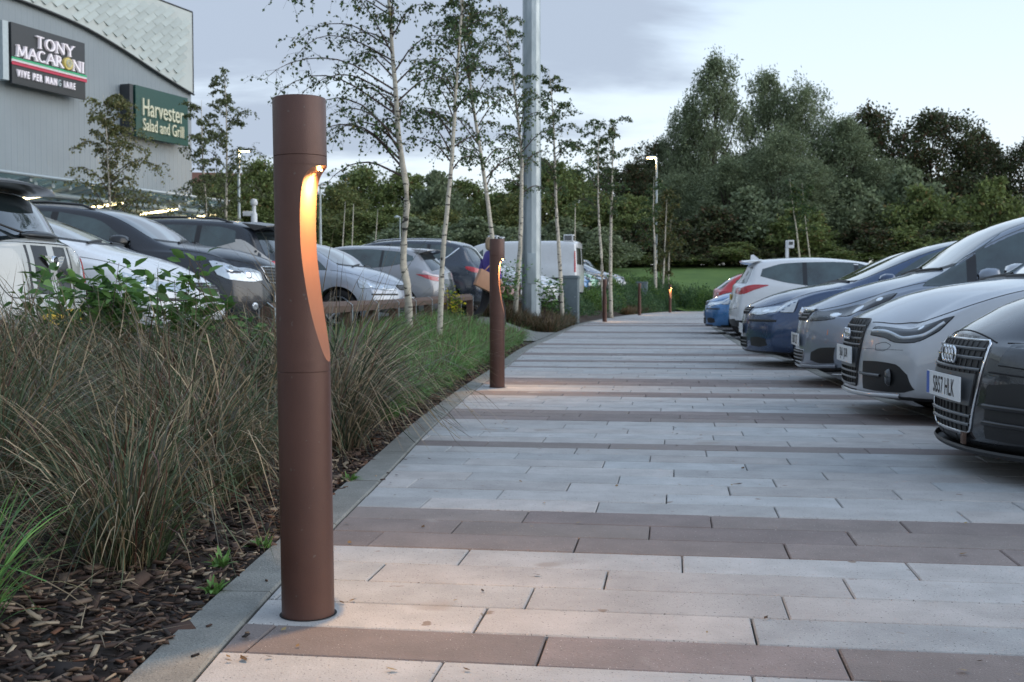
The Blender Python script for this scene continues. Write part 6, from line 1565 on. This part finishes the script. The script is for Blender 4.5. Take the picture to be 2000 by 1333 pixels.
def rail():
    rr = random.Random(5); ys = [y for y in np.arange(9.2, 22.4, 1.42)]
    sections = [ys[i:i+2] for i in range(0,len(ys)-1)]
    r = empty('timber_rail', (XL(9.2)-1.6, 9.2, 0), 0, 'low brown timber knee rail with galvanised straps along the parked cars', 'rail'); O = Vector(r.location)
    for y in ys:
        x = XL(y)-1.62; z = gz(x,y); mb = MB(); d = Matrix.Translation(Vector((x,y,z))-O) @ Matrix.Rotation(R(-5),4,'Z')
        mb.box((-.06,-.06,-.2),(.06,.06,.41), mat=d); mb.build('rail_post', M['wood'], r, bevel=.008)
        mb = MB(); mb.box((.062,-.018,.30),(.067,.018,.49), mat=d); mb.box((-.067,-.018,.30),(-.062,.018,.49), mat=d)
        mb.add([d @ Vector(q) for q in ((.067,-.018,.488),(.067,.018,.488),(0,.018,.538),(0,-.018,.538),(-.067,-.018,.488),(-.067,.018,.488))], [(0,1,2,3),(3,2,5,4)]); mb.build('strap', M['galv'], r)
    for a_, b_ in zip(ys[:-1], ys[1:]):
        pa = Vector((XL(a_)-1.62,a_,gz(XL(a_)-1.62,a_)+.445)); pb = Vector((XL(b_)-1.62,b_,gz(XL(b_)-1.62,b_)+.445)); dd = (pb-pa).normalized(); m_ = (pb-pa).length/2
        q = Matrix.Translation((pa+pb)/2-O) @ dd.to_track_quat('Y','Z').to_matrix().to_4x4()
        mb = MB(); w_ = .058; mb.add([q @ Vector(v) for v in [(-w_,-m_+.003,-.03),(w_,-m_+.003,-.03),(w_,-m_+.003,.038),(0,-m_+.003,.085),(-w_,-m_+.003,.038),(-w_,m_-.003,-.03),(w_,m_-.003,-.03),(w_,m_-.003,.038),(0,m_-.003,.085),(-w_,m_-.003,.038)]],
            [(4,3,2,1,0),(5,6,7,8,9),(0,1,6,5),(1,2,7,6),(2,3,8,7),(3,4,9,8),(4,0,5,9)]); mb.build('rail_beam', M['wood'], r, bevel=.006)
rail()

# ------------------------------------------------------------------ distant house and trees
p = px2w(405,372,95); r = empty('brick_house', (p[0],95,2.9), R(12), 'distant brick house with brown tiled roof behind the trees, right of the grey building', 'house')
mb = MB(); mb.box((-3.0,-3,0),(2.6,3,6.0)); mb.build('wall', M['brickm'], r)
mb = MB(); mb.add([(-3.3,-3.3,5.9),(2.9,-3.3,5.9),(2.9,3.3,5.9),(-3.3,3.3,5.9),(-3.3,0,8.0),(2.9,0,8.0)],[(0,1,5,4),(2,3,4,5),(1,2,5),(3,0,4),(0,3,2,1)]); rf = mb.build('roof', M['roof_tile'], r)
mb = MB(); mb.box((-2.3,-.4,7.4),(-1.6,.4,9.0)); mb.build('chimney', M['brickm'], rf)
mb = MB(); mb.box((-1.2,-3.05,3.6),(0,-2.99,4.9)); mb.build('window', M['shopglass'], r)

WIL = [(.185,.225,.125,.45),(.24,.285,.165,.28),(.14,.17,.09,.27)]
DARKT = [(.060,.075,.035,.5),(.085,.10,.042,.3),(.12,.075,.042,.14)]
MIDT = [(.165,.205,.07,.5),(.21,.255,.085,.27),(.125,.16,.058,.18),(.22,.165,.065,.05)]
YELT = [(.17,.195,.07,.5),(.22,.205,.07,.2),(.12,.15,.055,.3)]
def crown_tree(seed, H, W_, pal, nleaf, leaf, style):
    """a broad tree of height H: trunk, limbs, leaf clumps on limb ends; returns its Empty"""
    rd = random.Random(seed); rng = np.random.default_rng(seed)
    root = empty('broadleaf_tree' if style != 'willow' else 'willow_tree', (0,0,0))
    mb = MB(); th = H*.30; q = [Vector((0,0,-.3))]
    for i in range(7): q.append(Vector((rd.gauss(0,.08)*i*.3, rd.gauss(0,.08)*i*.3, H*.12*(i+1))))
    mb.tube(q, [H*.022*(1-i/9) for i in range(8)], 8)
    lobes = []
    nl = {'willow':17,'dark':15,'mid':13,'bush':9}[style]
    for k in range(nl):
        f = (k+.5)/nl; az = k*2.4+rd.uniform(-.4,.4)
        zc = H*(.16+.72*f) if style != 'bush' else H*(.18+.6*f)
        rad = W_*.5*min(1,(1.10-f)*1.7)**.7*(.55+.45*min(1,f*3))*rd.uniform(.50,.80)
        if style == 'willow': rad *= .9
        c = Vector((math.cos(az)*rad, math.sin(az)*rad, zc)); lr = W_*rd.uniform(.17,.25)*(1.10-.30*f)
        lobes.append((c, lr)); mb.tube([Vector((0,0,zc*.5)), c*.5+Vector((0,0,zc*.33)), c], [H*.009,H*.006,H*.003], 5, cap=False)
    lobes.append((Vector((rd.gauss(0,.2),rd.gauss(0,.2),H*.90)), W_*.13))
    mb.build('trunk', M['trunk'], root, smooth=True)
    Ps, Ds = [], []
    per = nleaf//len(lobes)
    for (c, lr) in lobes:
        # twig clumps scattered on the lobe surface, leaves scattered round each clump
        ncl = 34; d = rng.normal(0,1,(ncl,3)); d /= np.linalg.norm(d,axis=1)[:,None]; d[:,2] = np.where(d[:,2] < -.45, -d[:,2], d[:,2])
        rr_ = lr*rng.uniform(.45,1.12,(ncl,1)); cc = np.array(c)+d*rr_*np.array([1,1,.95 if style != 'willow' else 1.25])
        ci = rng.integers(0,ncl,per); sg_ = lr*(.20 if style != 'willow' else .17)
        P = cc[ci]+rng.normal(0,1,(per,3))*sg_*np.array([1,1,.75 if style != 'willow' else 1.1])
        D_ = d[ci]*.7+(np.array([0,0,-.35]) if style != 'willow' else np.array([.25,0,-.55]))
        Ps.append(P); Ds.append(D_)
    P = np.concatenate(Ps); D_ = np.concatenate(Ds); P[:,2] = np.maximum(P[:,2], .1)
    V,F,T = leaf_cards(P, D_, leaf, pal, rng, asp=.62 if style != 'willow' else .30, jit=.85, var=.42)
    np_mesh('foliage', V, F, T, M['tleaf'], parent=root)
    return root
SRC = {}
for nm, (sd, H, W_, pal, nl, lf, st) in {'willow':(101,14,9,WIL,26000,.34,'willow'),'willow_b':(102,13,10,WIL,26000,.32,'willow'),'dark':(103,14,11,DARKT,19000,.30,'dark'),'dark_b':(104,13,10,DARKT,19000,.30,'dark'),
        'mid':(105,10,8,MIDT,12000,.34,'mid'),'mid_b':(106,10,9,MIDT,12000,.34,'mid'),'yel':(107,10,8,YELT,11000,.34,'mid'),'bush':(108,5,6,MIDT,7500,.28,'bush'),'wbush':(109,6,6.5,WIL,8000,.34,'bush'),'dbush':(110,5,6,DARKT,7000,.28,'bush')}.items():
    SRC[nm] = [crown_tree(sd, H, W_, pal, nl, lf, st), False, H, W_]
def far_tree(kind, px, topy, dist, wpx, label, group=None, rz=None):
    src, usedf, H, W_ = SRC[kind]
    if not usedf: o = src; SRC[kind][1] = True
    else: o = copy_tree(src)
    x = (px-1000)/FPX*dist; g = LF(dist) if dist > 60 else EL(dist); top = CAM_H+(577-topy)/FPX*dist; h = top-g
    w = wpx/FPX*dist
    o.location = (x, dist, g-.1); o.scale = (w/W_, w/W_, h/(H*1.07)); o.rotation_euler = (0,0,rz if rz is not None else px*.37)
    tag(o, label, 'tree' if H > 7 else 'bush', group)
G1 = 'wood edge trees behind the left car park'
WLX = [('mid',440,330,88,150,'bushy green tree behind the birches right of the grey building'),('mid_b',505,303,90,170,'rounded green tree appearing directly left of the foreground bollard'),
 ('yel',395,352,80,120,'yellowish tree behind the corner of the grey building'),('mid',560,330,92,150,None),('yel',655,350,84,150,'yellow green tree right of the foreground bollard'),('mid_b',715,318,92,170,None),('mid',790,326,90,160,None),
 ('wbush',850,330,86,150,'grey green willow like tree behind the tall birches'),('mid_b',905,345,94,170,None),('yel',690,400,76,140,None),('mid',600,390,78,150,None),('wbush',810,420,72,170,None),('mid',760,395,76,150,None),('wbush',930,420,72,170,None),
 ('yel',860,398,80,140,None),('mid_b',975,370,88,160,None),('mid',1060,300,86,180,'green tree directly right of the big galvanised mast'),('mid_b',1120,320,88,150,None),('yel',1010,365,82,140,None),('dark',1195,318,92,150,None),('mid',1165,368,80,150,None),('mid',1230,372,80,140,None),
 ('wbush',1090,420,72,150,None),('wbush',1180,440,71,140,None),('wbush',1010,440,71,140,None),('bush',700,470,66,150,None),('bush',620,470,66,150,None),('bush',880,470,66,150,None),('bush',430,420,70,150,None),('bush',530,440,68,150,None),('dbush',780,480,66,150,None),('dbush',960,485,68,150,None),('dbush',1060,480,70,140,None),('bush',1130,480,71,140,None),
 ('dbush',470,470,66,150,None),('bush',370,440,64,150,None)]
for i,(k,px,ty,d,w,lab) in enumerate(WLX):
    gen = {'mid':'mid green tree in the wood edge behind the left car park','mid_b':'broad mid green tree in the wood edge behind the left car park','yel':'yellow green tree in the wood edge behind the left car park','wbush':'grey green willow scrub in the wood edge behind the left car park',
           'bush':'green bush at the foot of the wood edge behind the left car park','dbush':'dark bush at the foot of the wood edge behind the left car park','dark':'dark tree in the wood edge behind the left car park'}[k]
    far_tree(k,px,ty,d,w,lab or gen,None if lab else gen.replace(' in the wood edge','s in the wood edge').replace(' at the foot','es at the foot'))
rt = [('willow',1388,92,92,170,'tallest silvery willow, its narrow top standing above all other trees'),('willow_b',1335,195,94,130,'rounded silvery willow at the left shoulder of the tallest one'),
 ('willow',1500,122,95,150,'pale pointed willow top right of the tallest willow'),('willow_b',1568,152,93,170,'broad silvery willow, third of the tall tops from the left'),('dark',1285,258,96,150,'dark tree left of the willows, above the street lamp'),('dark_b',1240,300,90,130,'low dark tree directly behind the street lamp'),
 ('dark_b',1690,192,102,200,'dark green tree top between the willows and the dark brown tree'),('willow',1650,215,90,190,'silvery willow in front of the dark brown tree'),('dark',1815,198,97,230,'big dark brown green tree with the sky showing through its lower crown'),('dark_b',1905,235,99,170,'dark tree sloping down towards the right hand edge'),
 ('dark',2010,258,95,170,'dark tree cut by the right hand edge of the picture'),('willow_b',1520,245,84,200,'mid height willow below the pointed tops'),('willow',1420,300,84,180,'broad low willow in front of the tallest one'),('willow_b',1330,330,86,160,'dusky willow between the lamp and the broad willows'),
 ('willow',1580,305,80,200,'nearest pale grey willow behind the parked estate'),('wbush',1650,345,80,170,'low grey willow sloping right behind the parked estate'),('wbush',1775,320,84,180,'pale green rounded tree in front of the dark brown tree'),('bush',1800,360,80,170,'mid green bush in front of the pale rounded tree'),('bush',1930,345,80,180,'rounded green bush near the right hand edge'),
 ('wbush',1470,360,80,190,'grey green bush behind the white notice post'),('dbush',1390,400,78,170,'dark bush at the far left of the willow group'),('bush',1560,400,76,170,None),('dbush',1690,430,76,170,None),('bush',1760,440,75,170,None),('dbush',1850,430,76,170,None),('bush',1900,450,74,170,None),('dbush',1980,430,76,170,None),('bush',2050,400,80,200,None),
 ('dbush',1320,440,77,160,None),('dbush',1260,430,77,140,None),('bush',1440,470,75,150,None),('dbush',1500,480,75,150,None),('bush',1620,480,74,160,None),('bush',1340,495,75,130,None),('dbush',1400,490,75,130,None),('bush',1230,490,75,120,None),
 ('dbush',1450,430,79,170,None),('willow_b',1720,300,88,170,None),('dark',1600,330,99,240,None),('dark_b',1350,300,99,220,None),('dark',1480,280,102,240,None),('dbush',1300,490,75,140,None),('dbush',1200,500,75,120,None),('dark_b',1900,330,100,240,None),('dark',1750,330,103,240,None)]
for i,(k,px,ty,d,w,lab) in enumerate(rt):
    gen = {'bush':'green bush at the foot of the tall trees beyond the lawn','dbush':'dark bush at the foot of the tall trees beyond the lawn','willow_b':'willow filling the middle of the tree group beyond the lawn','dark':'dark tree deep in the tree group beyond the lawn','dark_b':'dark broad tree deep in the tree group beyond the lawn'}.get(k)
    far_tree(k,px,ty,d,w,lab or gen,None if lab else gen+' (several)')
# woods outside the frame on both sides, seen only in reflections and from a step aside
for k,(kd,px,ty,d,w) in enumerate([('dark',2180,230,95,240),('mid',2330,240,90,240),('dark_b',2480,200,90,260),('mid_b',2650,230,85,260)]):
    far_tree(kd,px,ty,d,w,'tree beyond the right hand edge of the photograph','trees beyond the right hand edge of the photograph')
# thin pale stems at the wood edge
rd = random.Random(15)
for px, y0, y1 in ((672,395,480),(690,400,480),(735,410,480),(1120,400,470)):
    d = 64; mb = MB(); a_ = px2w(px,y1+30,d); b_ = px2w(px+rd.uniform(-4,4),y0,d); g = 1.3
    r = empty('young_tree', (a_[0],d,g), 0, 'thin pale leafless stem at the edge of the wood', 'young tree', 'thin pale stems along the wood edge')
    mb.tube([(0,0,0),((b_[0]-a_[0])*.4+rd.uniform(-.1,.1),0,(b_[2]-g)*.5),(b_[0]-a_[0],0,b_[2]-g)], [.05,.035,.015], 6); mb.build('trunk', M['birch'], r, smooth=True)

# ------------------------------------------------------------------ person walking on the side path
def person():
    px, py = -.37, 19.8; g = gz(px,py)+.012
    root = empty('person', (px,py,g), R(28), 'fair haired person in purple jacket and black trousers, walking behind the second bollard light', 'person')
    def skin(name, verts, edges, radii, mat, parent, sub=2, rootv=0):
        me = bpy.data.meshes.new(name); me.from_pydata(verts, edges, []); ob = bpy.data.objects.new(name, me); COL.objects.link(ob)
        m = ob.modifiers.new('s','SKIN'); m.use_smooth_shade = True; sv = me.skin_vertices[0].data
        for i, r_ in enumerate(radii): sv[i].radius = (r_, r_) if isinstance(r_, float) else r_
        sv[rootv].use_root = True
        sbm = ob.modifiers.new('u','SUBSURF'); sbm.levels = sbm.render_levels = sub
        dg = bpy.context.evaluated_depsgraph_get(); m2 = bpy.data.meshes.new_from_object(ob.evaluated_get(dg)); ob.modifiers.clear(); ob.data = m2; m2.name = name
        m2.materials.clear(); m2.materials.append(mat); m2.polygons.foreach_set('use_smooth',[True]*len(m2.polygons)); ob.parent = parent; return ob
    SK = material('skin', (.50,.30,.22), rough=.5); JK = material('purple_jacket', (.075,.05,.27), rough=.7, var=.25, vscale=8, bump=.3, bscale=30); TRS = material('black_trousers', (.012,.012,.015), rough=.8)
    HR = material('fair_hair', (.38,.27,.17), rough=.6, var=.3, vscale=30, bump=.6, bscale=60, stretch=(1,1,.3)); BG = material('tan_bag', (.42,.22,.13), rough=.5, var=.1); BT = material('black_boots', (.01,.01,.01), rough=.4)
    # x forward, y left
    V = [(0,0,.92),(0,0,1.05),(.01,0,1.22),(.02,0,1.38),(.03,0,1.46),(.05,0,1.52),(.065,0,1.60),(.06,0,1.67),
         (0,-.095,.88),(.16,-.10,.50),(.20,-.10,.10),(.30,-.10,.045),
         (0,.095,.88),(-.08,.10,.50),(-.36,.10,.17),(-.30,.10,.06),
         (.02,-.17,1.38),(.0,-.24,1.12),(.06,-.25,.93),(.09,-.25,.87),
         (.02,.17,1.38),(-.05,.25,1.12),(.02,.27,.90),(.03,.27,.83)]
    E = [(0,1),(1,2),(2,3),(3,4),(4,5),(5,6),(6,7),(0,8),(8,9),(9,10),(10,11),(0,12),(12,13),(13,14),(14,15),(3,16),(16,17),(17,18),(18,19),(3,20),(20,21),(21,22),(22,23)]
    Rr = [(.12,.15),(.105,.13),(.12,.145),(.11,.13),.055,.052,.082,.075,.085,.058,.038,.03,.085,.058,.038,.03,.055,.042,.03,.024,.055,.042,.03,.024]
    skin('person', V, E, Rr, SK, root)
    body = root.children[0]; body.name = 'body'
    # hands with fingers
    for (hx,hy,hz,dirx) in ((.10,-.25,.85,.6),(.03,.27,.80,.1)):
        vs = [(0,0,0),(.03*dirx,0,-.04)]; es = [(0,1)]; rs = [.022,.03]
        for k in range(4):
            b = len(vs); yk = (k-1.5)*.018; vs += [(.035*dirx,yk,-.065),(.03*dirx-.012,yk,-.095),(.02*dirx-.03,yk,-.115+.004*k)]; es += [(1,b),(b,b+1),(b+1,b+2)]; rs += [.009,.0085,.007]
        b = len(vs); vs += [(.02,.035,-.03),(.03,.045,-.055)]; es += [(0,b),(b,b+1)]; rs += [.010,.008]
        skin('hand', [(hx+a,hy+b_,hz+c_) for a,b_,c_ in vs], es, rs, SK, body, 1)
    J = [(0,0,.86),(0,0,1.0),(.0,0,1.12),(.01,0,1.24),(.02,0,1.38),(.03,0,1.455),(.02,-.17,1.38),(.0,-.245,1.12),(.05,-.255,.95),(.02,.17,1.38),(-.05,.255,1.12),(.015,.275,.93)]
    skin('jacket', J, [(0,1),(1,2),(2,3),(3,4),(4,5),(4,6),(6,7),(7,8),(4,9),(9,10),(10,11)], [(.145,.175),(.135,.165),(.13,.155),(.14,.17),(.13,.155),.075,.078,.06,.048,.078,.06,.048], JK, root)
    Tt = [(0,0,.92),(0,-.095,.86),(.16,-.10,.50),(.20,-.10,.13),(0,.095,.86),(-.08,.10,.50),(-.34,.10,.20)]
    skin('trousers', Tt, [(0,1),(1,2),(2,3),(0,4),(4,5),(5,6)], [(.125,.155),.098,.07,.055,.098,.07,.055], TRS, root)
    skin('shoe', [(.18,-.10,.06),(.24,-.10,.045),(.34,-.10,.035)], [(0,1),(1,2)], [.05,.048,.035], BT, root, 1)
    skin('shoe', [(-.36,.10,.15),(-.33,.10,.09),(-.26,.10,.045)], [(0,1),(1,2)], [.048,.046,.034], BT, root, 1)
    skin('hair', [(.03,0,1.675),(.0,0,1.62),(-.02,0,1.53),(-.015,0,1.45)], [(0,1),(1,2),(2,3)], [(.088,.092),(.10,.098),(.08,.085),(.05,.07)], HR, root)
    # face
    mb = MB(); mb.tube([(.140,0,1.625),(.155,0,1.60),(.140,0,1.592)], [.008,.013,.008], 8); mb.build('nose', SK, body, smooth=True)
    mb = MB()
    for sg in (-1,1): mb.lathe([(0,.006),(.010,.003),(.012,-.004)], axis='x', seg=12, org=(.139,sg*.032,1.632))
    mb.build('eyes', M['gblack'], body); mb = MB(); mb.tube([(.139,-.022,1.568),(.145,0,1.567),(.139,.022,1.568)], .005, 6); mb.build('mouth', M['red'], body)
    # the bag hangs from the right hand (towards the camera side)
    b = empty('shoulder_bag', (px,py,g), R(28), 'tan brown bag carried low by the walking person', 'bag')
    mb = MB(); mt = Matrix.Translation(Vector((-.26,-.34,.93))) @ Matrix.Rotation(R(0),4,'Z') @ Matrix.Rotation(R(24),4,'Y'); mb.box((-.18,-.05,-.15),(.18,.05,.15), mat=mt); mb.build('bag_body', BG, b, bevel=.02)
    mb = MB(); mb.tube([(-.36,-.34,1.03),(-.18,-.34,1.2),(.0,-.24,1.40),(.03,-.20,1.44)], .010, 6); mb.tube([(-.14,-.34,1.0),(-.05,-.36,1.2),(.03,-.26,1.40),(.03,-.20,1.44)], .010, 6); mb.build('bag_strap', BG, b, smooth=True)
person()
